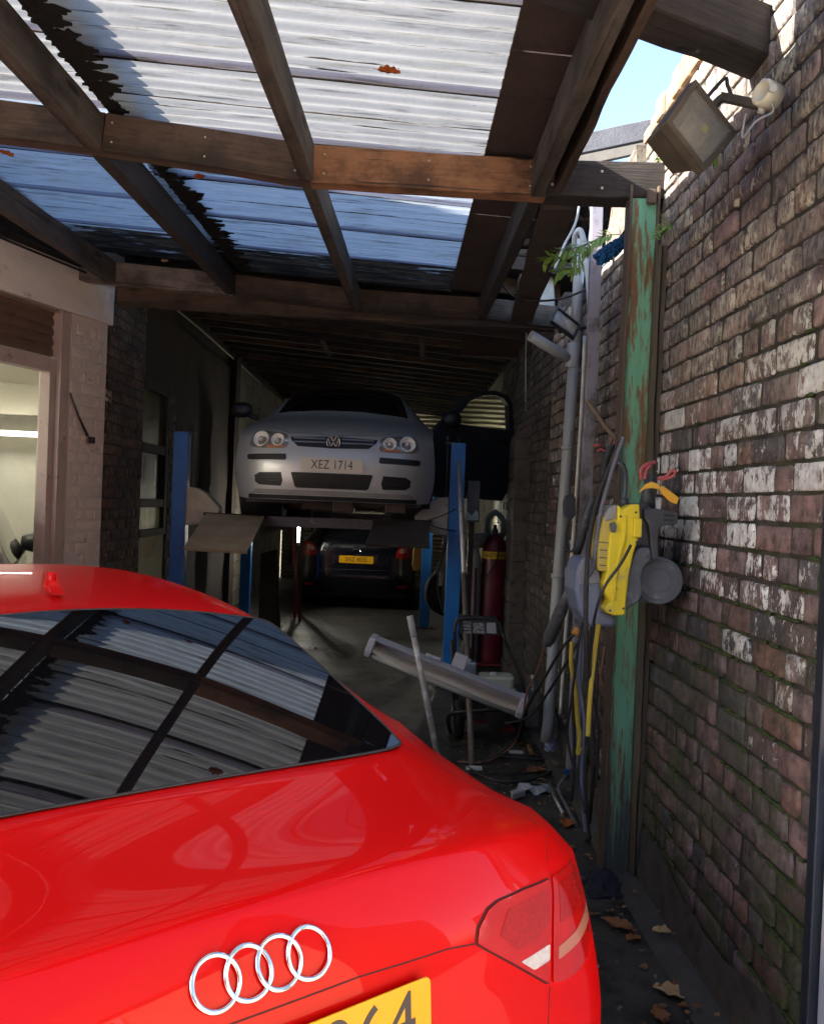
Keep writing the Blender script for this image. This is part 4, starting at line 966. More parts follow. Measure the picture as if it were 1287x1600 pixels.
def smooth_poly(poly, n=5):
    P = [Vector(p).to_2d() for p in poly]; L = len(P); out = []
    for i in range(L):
        p0, p1, p2, p3 = P[i-1], P[i], P[(i+1) % L], P[(i+2) % L]
        for k in range(n):
            t = k/n; out.append(.5*((2*p1)+(p2-p0)*t+(2*p0-5*p1+4*p2-p3)*t*t+(3*p1-p0-3*p2+p3)*t**3))
    return out
def overlay(bvh, poly, mode, name, m, parent, off=.002, st=.03, skirt=.006, dome=0.):
    B = densify(poly, st); n = len(B); pts = list(B)
    xs = [p.x for p in B]; ys = [p.y for p in B]
    y = min(ys)+st*.6
    while y < max(ys):
        x = min(xs)+st*.6
        while x < max(xs):
            q = Vector((x, y))
            if inside(q, B) and min((q-b).length for b in B) > st*.45: pts.append(q)
            x += st
        y += st
    r = geometry.delaunay_2d_cdt(pts, [(i, (i+1) % n) for i in range(n)], [], 1, 1e-6)
    V2, F = r[0], r[2]; vs = []; last = None; nrm = []
    for p in V2:
        h, nn = cast(bvh, p.x, p.y, mode)
        if h is None: h, nn = last if last else (Vector((0, 0, 0)), Vector((0, -1, 0)))
        last = (h, nn)
        dir_ = {'rear': Vector((0, -1, 0)), 'front': Vector((0, 1, 0)), 'top': Vector((0, 0, 1)), 'right': Vector((1, 0, 0)), 'left': Vector((-1, 0, 0))}[mode]
        if nn.dot(dir_) < 0: nn = -nn
        d = 0
        if dome:
            e = min((p-b).length for b in B); d = dome*min(1, e/.04)**.5
        vs.append(h+nn*(off+d)); nrm.append(nn)
    mb = MB(); mb.add(vs, F, True)
    # skirt
    edges = {}
    for f in F:
        for i in range(len(f)):
            e = (f[i], f[(i+1) % len(f)]); edges[tuple(sorted(e))] = edges.get(tuple(sorted(e)), 0)+1
    be = [e for e, c in edges.items() if c == 1]; o = len(mb.v); used = sorted({i for e in be for i in e}); mp = {i: o+k for k, i in enumerate(used)}
    k_ = len(used); mb.v += [vs[i]-nrm[i]*skirt for i in used]+[vs[i] for i in used]; mb.f += [(mp[a]+k_, mp[b]+k_, mp[b], mp[a]) for a, b in be]; mb.sm += [False]*len(be)
    return mb.build(name, m, parent)
def seam(bvh, pts, mode, name, m, parent, w_=.0035, off=.0008, st=.02, closed=False, smooth=True):
    P = densify(pts, st, closed); 
    if closed: P.append(P[0])
    hs = []; hn = []
    for p in P:
        h, nn = cast(bvh, p.x, p.y, mode)
        if h is None: continue
        dir_ = {'rear': Vector((0, -1, 0)), 'front': Vector((0, 1, 0)), 'top': Vector((0, 0, 1)), 'right': Vector((1, 0, 0)), 'left': Vector((-1, 0, 0))}[mode]
        if nn.dot(dir_) < 0: nn = -nn
        hs.append(h); hn.append(nn)
    rows = []
    for i, h in enumerate(hs):
        d = (hs[min(i+1, len(hs)-1)]-hs[max(i-1, 0)]).normalized(); s_ = d.cross(hn[i]).normalized()
        rows.append([h-s_*w_/2+hn[i]*off*.2, h+hn[i]*off, h+s_*w_/2+hn[i]*off*.2])
    mb = MB(); mb.grid(rows); return mb.build(name, m, parent)
def wheel(parent, x, y, z, r, wd, side, spokes=5, rimc='rim'):
    t = MB(); t.lathe([(r*.66, -wd/2+.01), (r*.78, -wd/2), (r*.94, -wd/2+.008), (r, -wd/2+.035), (r, wd/2-.035), (r*.94, wd/2-.008), (r*.78, wd/2), (r*.66, wd/2-.01), (r*.64, 0)], (x, y, z), Vector((1, 0, 0)), 40)
    for k in range(36):
        a = 2*pi*k/36; c = Vector((x, y+cos(a)*r*1.003, z+sin(a)*r*1.003)); 
        t.obox(c, Vector((1, 0, 0)), Vector((0, cos(a), sin(a))), Vector((0, -sin(a), cos(a))), wd*.8, .006, .01)
    w_ = t.build('wheel', 'tyre', parent)
    m = MB(); f = x+side*wd*.40; A = Vector((side, 0, 0))
    m.lathe([(r*.66, 0), (r*.62, .0), (r*.60, -.03), (r*.15, -.05), (0, -.05)], (f, y, z), A, 32)
    m.lathe([(r*.16, -.05), (r*.15, .0), (r*.05, .006), (0, .006)], (f, y, z), A, 20)
    for k in range(spokes):
        a = 2*pi*k/spokes+.3; d = Vector((0, cos(a), sin(a))); m.obox(Vector((f-side*.018, y, z))+d*r*.36, d, d.cross(A), A, r*.52, .05, .03)
    m.build('rim', rimc, w_); return w_
def wells(parent, umax, arches, L):
    mb = MB()
    for ay, az, ar in arches:
        for s in (1, -1):
            a = [(ar*1.0, 0), (ar*1.0, -.34), (0, -.34)]
            mb.lathe(a, (s*(umax-.03), ay, az), Vector((s, 0, 0)), 28)
    mb.box((-umax+.12, .25, .17), (umax-.12, L-.3, .26)); mb.build('underbody', 'black', parent)
def plate(parent, c, right, up, w_, h, body, m, ink, size, xs, nm='number_plate', cm=None):
    c = Vector(c); right = Vector(right).normalized(); up = Vector(up).normalized(); n_ = right.cross(up)
    P = rrect(w_, h, .012)
    mb = MB(); mb.prism([c+right*a+up*b for a, b in P], n_*.004)
    p = mb.build(nm, m, parent, bevel=.0012)
    text_mesh(body, 'characters', ink, p, size, frame_mtx(c+n_*.0045, right, up), .0004, xs, 1.06)
    return p
def mir(P): return [(-a, b) for a, b in P][::-1]

# ------------------------------------------------------------------ red coupe
red = mat('glossy_red_car_paint', (.66, .0002, .0001), .40, coat=.30, coat_ior=1.5, spec=.12)
rc = thing('red_coupe', 'glossy red coupe with four chrome rings on its boot, filling the foreground', 'car', (-.127, 1.175, 0), radians(35.2))
H_ = lambda *a: list(a)
R_AUDI = [
 [(0, .13, .22), (.35, .13, .22), (.62, .16, .22), (.80, .24, .23), (.89, .38, .24)],
 [(0, .03, .36), (.35, .035, .36), (.65, .07, .36), (.85, .14, .36), (.93, .28, .37)],
 [(0, .0, .52), (.35, .005, .52), (.65, .035, .52), (.86, .11, .52), (.942, .26, .53)],
 [(0, .02, .635), (.35, .025, .635), (.65, .055, .635), (.85, .125, .64), (.937, .26, .65)],
 [(0, .062, .74), (.35, .067, .74), (.64, .095, .74), (.83, .155, .745), (.925, .27, .755)],
 [(0, .082, .88), (.35, .087, .88), (.62, .12, .875), (.81, .185, .862), (.905, .29, .845)],
 [(0, .165, .986), (.35, .168, .982), (.60, .185, .968), (.775, .243, .935), (.872, .335, .897)],
 [(0, .188, 1.006), (.35, .192, 1.002), (.60, .210, .988), (.77, .270, .953), (.872, .40, .915)],
 [(0, .36, 1.028), (.35, .36, 1.026), (.61, .38, 1.012), (.775, .43, .960), (.885, .55, .908)],
 [(0, .53, 1.066), (.34, .53, 1.064), (.60, .54, 1.050), (.765, .58, .978), (.90, .70, .918)],
 [(0, .76, 1.165), (.33, .76, 1.160), (.575, .76, 1.138), (.745, .78, 1.018), (.912, .86, .935)],
 [(0, 1.0, 1.258), (.33, 1.0, 1.253), (.565, .99, 1.225), (.735, 1.0, 1.075), (.922, 1.03, .968)],
 [(0, 1.26, 1.333), (.33, 1.25, 1.328), (.56, 1.22, 1.296), (.74, 1.22, 1.12), (.927, 1.25, .972)],
 [(0, 1.65, 1.365), (.33, 1.65, 1.361), (.56, 1.62, 1.325), (.75, 1.6, 1.15), (.927, 1.6, .975)],
 [(0, 2.1, 1.372), (.33, 2.1, 1.368), (.56, 2.1, 1.33), (.76, 2.1, 1.155), (.925, 2.1, .975)],
 [(0, 2.55, 1.355), (.33, 2.53, 1.35), (.56, 2.48, 1.305), (.765, 2.55, 1.13), (.92, 2.6, .972)],
 [(0, 2.95, 1.26), (.34, 2.92, 1.25), (.60, 2.85, 1.20), (.77, 2.95, 1.05), (.915, 3.0, .965)],
 [(0, 3.4, 1.08), (.36, 3.37, 1.07), (.64, 3.28, 1.03), (.79, 3.35, .98), (.91, 3.4, .945)],
 [(0, 3.8, .99), (.37, 3.78, .985), (.66, 3.72, .96), (.80, 3.75, .935), (.90, 3.8, .90)],
 [(0, 4.2, .91), (.36, 4.18, .905), (.62, 4.1, .885), (.78, 4.05, .86), (.88, 4.0, .83)],
 [(0, 4.5, .79), (.34, 4.47, .785), (.58, 4.38, .77), (.74, 4.27, .76), (.85, 4.15, .75)],
 [(0, 4.58, .68), (.34, 4.55, .68), (.60, 4.45, .68), (.77, 4.3, .68), (.88, 4.16, .67)],
 [(0, 4.61, .58), (.34, 4.58, .58), (.60, 4.48, .58), (.78, 4.33, .58), (.90, 4.17, .58)],
 [(0, 4.62, .48), (.34, 4.59, .48), (.60, 4.49, .48), (.79, 4.33, .48), (.91, 4.17, .48)],
 [(0, 4.61, .38), (.34, 4.58, .38), (.60, 4.48, .38), (.79, 4.32, .38), (.91, 4.16, .38)],
 [(0, 4.58, .28), (.34, 4.55, .28), (.60, 4.45, .28), (.78, 4.30, .28), (.90, 4.14, .28)],
 [(0, 4.52, .20), (.34, 4.5, .20), (.60, 4.4, .20), (.77, 4.25, .20), (.88, 4.1, .20)]]
AR = [(.98, .33, .37), (3.73, .33, .37)]
body, B = car_shell(R_AUDI, 6, .942, .20, AR, 3, 'body', red, rc, {6: .7})
def glass_h(u, v):      # one smooth curved pane
    t = v-.545; return 1.069+.425*t-.080*t*t-(.050+.055*t)*u*u
def glass_s(u, v):
    e = .002; return Vector((u, v, glass_h(u, v))), Vector((-(glass_h(u+e, v)-glass_h(u-e, v))/(2*e), -(glass_h(u, v+e)-glass_h(u, v-e))/(2*e), 1)).normalized()
wells(rc, .942, AR, 4.6)
gap = mat('panel_gap_shadow', (.07, .001, .001), .7)
tintg = mat('tinted_rear_glass', (.004, .004, .005), .015, spec=.6, coat=.15)
GW = [(0, .545), (.25, .547), (.48, .555), (.585, .57), (.60, .60), (.585, .74), (.562, .95), (.545, 1.10), (.52, 1.175), (.44, 1.20), (.25, 1.232), (0, 1.245)]
GWp = GW+[(-a, b) for a, b in GW[-2:0:-1]]
for v_ in body.data.vertices:
    x, y = v_.co.x, v_.co.y
    if .5 < y < 1.3 and v_.co.z > 1.0:
        if inside((x, y), GWp): v_.co.z = min(v_.co.z, glass_h(x, y)-.010)
        elif inside((x*.965, .90+(y-.90)*.95), GWp): v_.co.z = min(v_.co.z, glass_h(x, y)+.0005)
P_ = [Vector((a, b, glass_h(a, b)+.002)) for a, b in densify(smooth_poly(GWp, 3), .03)]; P_.append(P_[0]); P_.append(P_[1])
MB().tube(P_, .0035, 8, caps=False).build('window_seal', 'black', rc)
overlay(glass_s, smooth_poly(GWp, 3), 'top', 'rear_window', tintg, rc, off=.003, st=.025, skirt=.010)
# side glazing
SG = [(1.15, 1.0), (1.45, 1.0), (3.02, 1.0), (2.6, 1.22), (2.25, 1.285), (1.75, 1.29), (1.4, 1.2)]
for md in ('right', 'left'):
    overlay(B, SG, md, 'side_window', 'glass_dark', rc, off=.002, st=.05)
    seam(B, [(1.5, .98), (1.5, .30), (2.75, .28), (2.85, .97)], md, 'door_gap', gap, rc, w_=.005)
    o = overlay(B, [(1.6, .86), (1.78, .86), (1.78, .885), (1.6, .885)], md, 'door_handle', red, rc, off=.02, skirt=.02, st=.03)
WS = [(0, 3.32), (.35, 3.29), (.60, 3.2), (.52, 2.62), (.3, 2.66), (0, 2.68)]
overlay(B, WS+[(-a, b) for a, b in WS[-2:0:-1]], 'top', 'windscreen', 'glass_dark', rc, off=.002, st=.05)
# boot lid shut lines
for s in (1, -1):
    seam(B, [(s*.62, .61), (s*.69, .54), (s*.735, .40), (s*.757, .26)], 'top', 'boot_gap', gap, rc, w_=.003)
    seam(B, [(s*.757, .930), (s*.716, .905), (s*.697, .878)], 'rear', 'boot_gap', gap, rc, w_=.003)
    seam(B, [(s*.628, .708), (s*.605, .653), (s*.59, .60)], 'rear', 'boot_gap', gap, rc, w_=.0035)
seam(B, [(-.440, .842), (-.37, .853), (-.18, .864), (.18, .864), (.37, .853), (.440, .842)], 'rear', 'recess_edge_shade', gap, rc, w_=.003)  # dark red strip paints the shade of the crease above the plate
seam(B, [(-.59, .60), (.59, .60)], 'rear', 'bumper_gap', gap, rc, w_=.004)
# tail lights: inner half on the lid, outer half on the wing
lens = mat('red_tail_light_lens', (.62, .003, .002), .10, c2=(.42, .002, .002), scale=9, coat=.6)
lens2 = mat('dark_red_lens_band', (.30, .002, .002), .14, c2=(.50, .005, .004), scale=130, amt=1.2, coat=.5)
clear = mat('clear_reverse_lens', (.80, .78, .76), .15, c2=(.5, .48, .47), scale=90, coat=.8)
beige = mat('pinkish_reflector_strip', (.50, .20, .13), .2, coat=.8)
def side(P_, s): return P_ if s > 0 else mir(P_)
def rnd_poly(P_, k=.18):
    out = []; n = len(P_)
    for i in range(n):
        p = Vector(P_[i]); a = Vector(P_[i-1]); b = Vector(P_[(i+1) % n]); out += [tuple(p+(a-p)*k*.5), tuple(p+(a-p)*k*.12+(b-p)*k*.12), tuple(p+(b-p)*k*.5)]
    return out
for s in (1, -1):
    q = [(.441, .842), (.452, .864), (.484, .884), (.515, .889), (.60, .886), (.690, .877), (.66, .812), (.626, .714), (.529, .782)]
    c_ = Vector((.58, .81)); g_ = [tuple(c_+(Vector(p)-c_)*1.02) for p in rnd_poly(q)]
    seam(B, side(g_, s), 'rear', 'light_gap', gap, rc, w_=.005, off=.003, closed=True)
    tl = overlay(B, side(rnd_poly(q), s), 'rear', 'tail_light', lens, rc, off=.0045, st=.016, skirt=.006)
    overlay(B, side(rnd_poly([(.549, .778), (.644, .778), (.636, .752), (.585, .752)]), s), 'rear', 'reverse_lamp', clear, tl, off=.0056, st=.012, skirt=.001)
    overlay(B, side(rnd_poly([(.50, .838), (.535, .872), (.672, .866), (.655, .815), (.60, .800), (.545, .800)]), s), 'rear', 'lens_band', lens2, tl, off=.0053, st=.012, skirt=.001)
    q = [(.637, .712), (.670, .812), (.702, .878), (.78, .868), (.841, .856), (.850, .811), (.832, .745), (.785, .703), (.72, .698), (.676, .702)]
    t2 = overlay(B, side(rnd_poly(q), s), 'rear', 'tail_light', lens, rc, off=.0045, st=.016, skirt=.006)
    overlay(B, side(rnd_poly([(.69, .800), (.716, .862), (.83, .846), (.838, .808), (.76, .793)]), s), 'rear', 'lens_band', lens2, t2, off=.0053, st=.012, skirt=.001)
    overlay(B, side(rnd_poly([(.665, .742), (.672, .763), (.75, .764), (.838, .778), (.832, .752), (.755, .742)]), s), 'rear', 'reflector_strip', beige, t2, off=.0058, st=.012, skirt=.001)
    a = [(.60, .36), (.80, .36), (.80, .40), (.60, .40)]; overlay(B, side(a, s), 'rear', 'bumper_reflector', lens, rc, off=.003, st=.03)
# four interlocked rings
RC_, RR, RT = (0.0, .92), .037, .0042
hub, hn = cast(B, 0.017, .916, 'rear'); hn = hn if hn.y < 0 else -hn
upd = (Vector((0, 0, 1))-hn*hn.z).normalized(); rtd = Vector((1, 0, 0))
for k in range(4):
    cx = (k-1.5)*.0525; mb = MB(); pts = []; vs = []; fs = []; n = 56; mm = 10
    for i in range(n):
        a = 2*pi*i/n; lx, lz = cx+cos(a)*RR, sin(a)*RR; p0 = hub+rtd*lx+upd*lz
        h, nn = cast(B, p0.x, p0.z, 'rear'); nn = nn if nn.y < 0 else -nn
        wv = .0016*sin(2*a+k*pi)
        rad = (rtd*cos(a)+upd*sin(a)); c = h+nn*(.005+wv)
        for j in range(mm):
            t = 2*pi*j/mm; vs.append(c+rad*cos(t)*.0042+nn*sin(t)*.0030)
    fs = [(i*mm+j, i*mm+(j+1) % mm, ((i+1) % n)*mm+(j+1) % mm, ((i+1) % n)*mm+j) for i in range(n) for j in range(mm)]
    mb.add(vs, fs, True); mb.build('emblem_ring', 'chrome', rc)
ph, pn = cast(B, 0, .80, 'rear')
plate(rc, (0.030, .058, .780), (1, .02, 0), (0, .10, 1), .56, .118, 'XIZ 8964', 'plate_yellow', 'plate_ink_grey', .124, .98)
# shark fin aerial
mb = MB(); fin = [(1.30, 1.335), (1.40, 1.337), (1.44, 1.349), (1.425, 1.372), (1.408, 1.398), (1.398, 1.400), (1.385, 1.375), (1.35, 1.352)]
ctr = Vector((0, 1.38, 1.35)); rows = []
for w_, sc in ((-.007, .55), (-.013, .9), (-.014, 1.0), (.014, 1.0), (.013, .9), (.007, .55)):
    rows.append([Vector((w_*(1.6-(z-1.335)*16 if z < 1.37 else 1.), 1.37+(v-1.37)*sc, 1.335+(z-1.335)*(.85+.15*sc))) for v, z in fin])
for i in range(5):
    n = 8; mb.add(rows[i]+rows[i+1], [(k, (k+1) % n, n+(k+1) % n, n+k) for k in range(n)], True)
mb.add(rows[0], [tuple(range(8))]); mb.add(rows[-1], [tuple(range(8))]); mb.v = [Vector((v.x*.8, 1.40+(v.y-1.30)*.9, 1.352+(v.z-1.335)*.85)) for v in mb.v]; mb.build('antenna', red, rc, bevel=.002)
for (ay, az, ar) in AR:
    for s in (1, -1): wheel(rc, s*.80, ay, az, .33, .24, s)
for s in (1, -1):
    mb = MB(); mb.lathe([(0, -.09), (.05, -.08), (.075, 0), (.07, .07), (0, .08)], (s*1.0, 2.75, 1.05), Vector((1, 0, 0)), 16); mb.tube([(s*.9, 2.78, .99), (s*.98, 2.76, 1.03)], .03, 8); mb.build('wing_mirror', red, rc)

# ------------------------------------------------------------------ hatchbacks
def hatch_rows(L, Wd, Hh, nose=.78, bonnet=.98, wsb=1.05, wst=1.85, rtop=.42, belt=.98, rw=.0):
    """L length, Wd half width; v=0 is the rear"""
    u4 = Wd; k = Wd/.88
    f = lambda *a: [(a[3*i]*k, a[3*i+1], a[3*i+2]) for i in range(5)]
    S = lambda: None
    return [
     f(0, .09, .24, .35, .09, .24, .62, .12, .24, .78, .2, .25, .84, .34, .26),
     f(0, .01, .38, .35, .015, .38, .64, .05, .38, .80, .12, .38, .87, .28, .39),
     f(0, .0, .52, .35, .005, .52, .64, .035, .52, .81, .11, .52, .88, .27, .53),
     f(0, .04, .62, .35, .045, .62, .64, .075, .62, .80, .14, .62, .875, .28, .64),
     f(0, .055, .75, .35, .06, .75, .63, .085, .75, .79, .15, .75, .87, .29, .76),
     f(0, .065, .90, .35, .07, .90, .62, .10, .90, .77, .16, .90, .86, .30, .89),
     f(0, .10, belt+.03, .34, .105, belt+.03, .60, .13, belt+.02, .74, .2, belt+.01, .85, .34, belt),
     f(0, .22, belt+.20, .34, .225, belt+.20, .57, .25, belt+.18, .70, .32, belt+.08, .855, .48, belt+.01),
     f(0, .40, Hh-.06, .34, .41, Hh-.065, .545, .44, Hh-.10, .70, .5, belt+.17, .86, .66, belt+.015),
     f(0, .75, Hh-.01, .34, .75, Hh-.018, .54, .78, Hh-.055, .71, .85, belt+.20, .87, .9, belt+.01),
     f(0, 1.2, Hh, .34, 1.2, Hh-.008, .545, 1.2, Hh-.045, .72, 1.25, belt+.20, .88, 1.3, belt),
     f(0, 1.8, Hh-.01, .34, 1.8, Hh-.018, .55, 1.75, Hh-.055, .73, 1.8, belt+.19, .88, 1.85, belt-.01),
     f(0, L-wst-.05, Hh-.06, .34, L-wst-.08, Hh-.07, .56, L-wst-.15, Hh-.11, .74, L-wst-.1, belt+.15, .88, L-wst, belt-.02),
     f(0, L-(wsb+wst)/2, (Hh+bonnet)/2+.06, .35, L-(wsb+wst)/2-.03, (Hh+bonnet)/2+.05, .60, L-(wsb+wst)/2-.1, (Hh+bonnet)/2+.0, .75, L-(wsb+wst)/2, belt+.06, .88, L-(wsb+wst)/2+.05, belt-.04),
     f(0, L-wsb, bonnet+.02, .36, L-wsb-.02, bonnet+.01, .64, L-wsb-.10, bonnet-.01, .77, L-wsb-.02, belt-.03, .87, L-wsb+.03, belt-.07),
     f(0, L-.65, bonnet-.05, .36, L-.66, bonnet-.055, .64, L-.70, bonnet-.075, .77, L-.72, bonnet-.10, .87, L-.74, belt-.13),
     f(0, L-.28, nose+.05, .34, L-.30, nose+.045, .62, L-.38, nose+.035, .76, L-.45, nose+.02, .85, L-.52, nose+.01),
     f(0, L-.10, nose-.03, .34, L-.12, nose-.03, .60, L-.20, nose-.03, .75, L-.29, nose-.04, .86, L-.42, nose-.05),
     f(0, L-.05, nose-.13, .34, L-.07, nose-.13, .60, L-.14, nose-.13, .76, L-.24, nose-.13, .87, L-.40, nose-.14),
     f(0, L-.0, .54, .34, L-.02, .54, .60, L-.09, .54, .77, L-.20, .54, .88, L-.38, .54),
     f(0, L, .44, .34, L-.02, .44, .60, L-.09, .44, .77, L-.20, .44, .88, L-.38, .44),
     f(0, L-.01, .33, .34, L-.03, .33, .60, L-.10, .33, .76, L-.21, .33, .87, L-.38, .34),
     f(0, L-.06, .20, .34, L-.08, .20, .60, L-.14, .20, .75, L-.25, .20, .84, L-.42, .21)]
SIDE = lambda L, Hh, belt: [(.62, belt+.05), (L-1.25, belt+.0), (L-1.9, Hh-.10), (L-2.4, Hh-.06), (1.0, Hh-.07), (.75, Hh-.12)]
def glaze(B, par, L, Hh, belt, wsb, wst, rear=True, gl='glass_dark'):
    q = [(0, L-wsb-.04), (.38, L-wsb-.06), (.63, L-wsb-.13), (.53, L-wst-.10), (.3, L-wst-.04), (0, L-wst-.02)]
    overlay(B, q+[(-a, b) for a, b in q[-2:0:-1]], 'top', 'windscreen', gl, par, off=.002, st=.05)
    if rear:
        q = [(0, belt+.05), (.45, belt+.05), (.56, belt+.07), (.50, Hh-.14), (.42, Hh-.11), (0, Hh-.10)]
        overlay(B, q+[(-a, b) for a, b in q[-2:0:-1]], 'rear', 'rear_window', gl, par, off=.002, st=.04)
    for md in ('right', 'left'):
        overlay(B, SIDE(L, Hh, belt), md, 'side_window', gl, par, off=.002, st=.06)
LIFT = 1.43
silver = mat('silver_car_paint', (.62, .62, .635), .40, .5, coat=.6)
gx = pY(517, 722, 6.93).x
gf = thing('silver_hatchback', 'silver grey hatchback raised on the blue lift, facing the camera with one door open', 'car', (gx+.01, 6.93+4.2, LIFT), radians(180))
GA = [(.80, .31, .36), (3.38, .31, .36)]
gr = hatch_rows(4.2, .88, 1.48, nose=.80, bonnet=1.0, wsb=1.0, wst=1.75)
gbody, G = car_shell(gr, 6, .88, .2, GA, 3, 'body', silver, gf)
wells(gf, .88, GA, 4.2); glaze(G, gf, 4.2, 1.48, .98, 1.0, 1.75)
for (ay, az, ar) in GA:
    for s in (1, -1): wheel(gf, s*.77, ay, az, .31, .21, s, 6)
blk = 'black'
# facing front: image left = local +u (because the car is turned round)
# bonnet gap, grille, bumper strips, intakes
seam(G, [(-.62, 3.75), (-.40, 4.02), (0, 4.09), (.40, 4.02), (.62, 3.75)], 'top', 'bonnet_gap', MT['black'], gf, w_=.006)
q = [(-.37, .735), (0, .748), (.37, .735), (.36, .705), (.30, .655), (0, .645), (-.30, .655), (-.36, .705)]
go = overlay(G, q, 'front', 'grille', blk, gf, off=.003, st=.03)
slat = mat('silver_grille_slat', (.30, .31, .33), .35, .7)
for z0 in (.722, .690):
    for s in (1, -1):
        a = [(.07, z0-.006), (.34, z0-.006), (.34, z0+.006), (.07, z0+.006)]; overlay(G, a if s > 0 else mir(a), 'front', 'grille_slat', slat, go, off=.012, st=.03)
q = [(-.345, .43), (-.32, .435), (.32, .435), (.345, .43), (.31, .315), (.29, .305), (-.29, .305), (-.31, .315)]
lo = overlay(G, q, 'front', 'lower_grille', blk, gf, off=.003, st=.03)
for z0 in (.335, .36, .385, .41): overlay(G, [(-.30, z0), (.30, z0), (.30, z0+.006), (-.30, z0+.006)], 'front', 'grille_slat', MT['rubber'], lo, off=.014, st=.04)
for s in (1, -1):
    a = [(.395, .585), (.72, .578), (.74, .57), (.735, .535), (.70, .53), (.40, .535), (.39, .55)]; a = a if s > 0 else mir(a)
    overlay(G, a, 'front', 'bumper_strip', blk, gf, off=.008, st=.03)
    a = [(.43, .43), (.62, .425), (.665, .40), (.66, .345), (.62, .32), (.43, .315), (.415, .36)]; a = a if s > 0 else mir(a)
    v = overlay(G, a, 'front', 'side_intake', blk, gf, off=.003, st=.03)
    for z0 in (.345, .37, .395):
        b = [(.45, z0), (.63, z0), (.63, z0+.005), (.45, z0+.005)]; overlay(G, b if s > 0 else mir(b), 'front', 'grille_slat', MT['rubber'], v, off=.012, st=.04)
    # headlight
    a = smooth_poly([(.385, .70), (.405, .755), (.50, .775), (.64, .785), (.70, .77), (.725, .70), (.715, .645), (.56, .632), (.43, .635), (.39, .655)], 3)
    a = [(p.x, p.y) for p in a]; a = a if s > 0 else mir(a)
    hl = overlay(G, a, 'front', 'headlight', mat('headlight_bowl', (.5, .49, .47), .2, .4, c2=(.2, .19, .18), scale=30, coat=1.) if s > 0 else bpy.data.materials['headlight_bowl'], gf, off=.003, st=.02, skirt=.006)
    for (cx, cz_, rr) in ((.625, .712, .070), (.475, .705, .056)):
        h, nn = cast(G, s*cx, cz_, 'front'); nn = nn if nn.y > 0 else -nn; ax = (Vector((s*.10, 1, .05)).normalized()+nn).normalized()
        c = h+ax*.012
        MB().lathe([(rr, -.03), (rr, .006), (rr*.9, .009), (rr*.84, .002), (rr*.5, -.012), (rr*.30, -.014)], c, ax, 36).build('lamp_ring', mat('painted_gleam_reflector', (.97, .96, .92), .35, .1, c2=(.75, .73, .68), scale=70, amt=2.) if cx > .6 and s > 0 else bpy.data.materials['painted_gleam_reflector'], hl)  # near-white colour paints in the sky gleam of the headlights
        MB().lathe([(rr*.32, -.014), (rr*.30, .01), (rr*.2, .018), (0, .02)], c, ax, 20).build('bulb', 'lamp_clear', hl)
    a = [(.42, .640), (.57, .636), (.57, .656), (.43, .66)]; overlay(G, a if s > 0 else mir(a), 'front', 'indicator', mat('amber_indicator', (.55, .2, .08), .3) if s > 0 else bpy.data.materials['amber_indicator'], hl, off=.008, st=.02)
    # mirror
    mb = MB(); mb.lathe([(0, -.10), (.055, -.09), (.083, -.02), (.08, .06), (.05, .10), (0, .105)], (0, 0, 0), Vector((1, 0, 0)), 20); mb.v = [Vector((v.x, v.y*.75, v.z*.95)) for v in mb.v]
    mb.v = [v+Vector((s*1.0, 2.95, 1.06)) for v in mb.v]; mb.tube([(s*.84, 2.98, .985), (s*.95, 2.96, 1.02)], .025, 8)
    if s > 0: mb.build('wing_mirror', blk, gf)
# VW style roundel as on the photo
h, nn = cast(G, 0, .70, 'front'); c = h+Vector((0, .012, 0)); bd = mat('emblem_grey', (.40, .42, .45), .25, .9)
em = MB().lathe([(.056, -.012), (.060, 0), (.060, .006), (.052, .008), (.050, .002)], c, Vector((0, 1, 0)), 40).build('emblem', bd, gf)
MB().lathe([(.05, .0015), (0, .0015)], c, Vector((0, 1, 0)), 40).build('emblem_field', mat('emblem_dark_field', (.03, .035, .05), .3), em)
def strokes(parent, segs, w_, d):
    mb = MB()
    for a, b in segs:
        a = Vector((a[0], 0, a[1]))+c; b = Vector((b[0], 0, b[1]))+c; ax = (b-a).normalized(); mb.obox((a+b)/2+Vector((0, .004, 0)), ax, Vector((0, 1, 0)), ax.cross(Vector((0, 1, 0))), (b-a).length+w_*.4, d, w_)
    return mb.build('emblem_letters', bd, parent)
s_ = .050
strokes(em, [((-.44*s_, .88*s_), (0, .08*s_)), ((.44*s_, .88*s_), (0, .08*s_)), ((-.86*s_, .42*s_), (-.40*s_, -.84*s_)), ((-.40*s_, -.84*s_), (0, -.02*s_)), ((0, -.02*s_), (.40*s_, -.84*s_)), ((.40*s_, -.84*s_), (.86*s_, .42*s_))], .0085, .006)
h, nn = cast(G, 0, .495, 'front')
plate(gf, (0.0, h.y+.010, .502), (-1, 0, 0), (0, -.02, 1), .52, .112, 'XEZ 1714', 'plate_white', 'plate_ink', .106, .76)
overlay(G, [(-.66, .285), (.66, .285), (.70, .245), (-.70, .245)], 'front', 'bumper_lip', 'grey_paint', gf, off=.004, st=.04, skirt=.01)
overlay(G, [(-.72, .240), (.72, .240), (.72, .205), (-.72, .205)], 'front', 'front_skirt', blk, gf, off=.006, st=.04, skirt=.01)
mb = MB()
for i in range(14):
    x = random.uniform(-.6, .6); y = random.uniform(3.2, 4.0); mb.box((x-.09, y-.1, .10+random.uniform(0, .05)), (x+.09, y+.1, .22))
mb.tube([(-.5, 3.3, .15), (.5, 3.4, .13)], .03, 8); mb.tube([(.2, .5, .15), (.25, 3.2, .14)], .035, 8); mb.build('underside_parts', 'darkmetal', gf, bevel=.01)
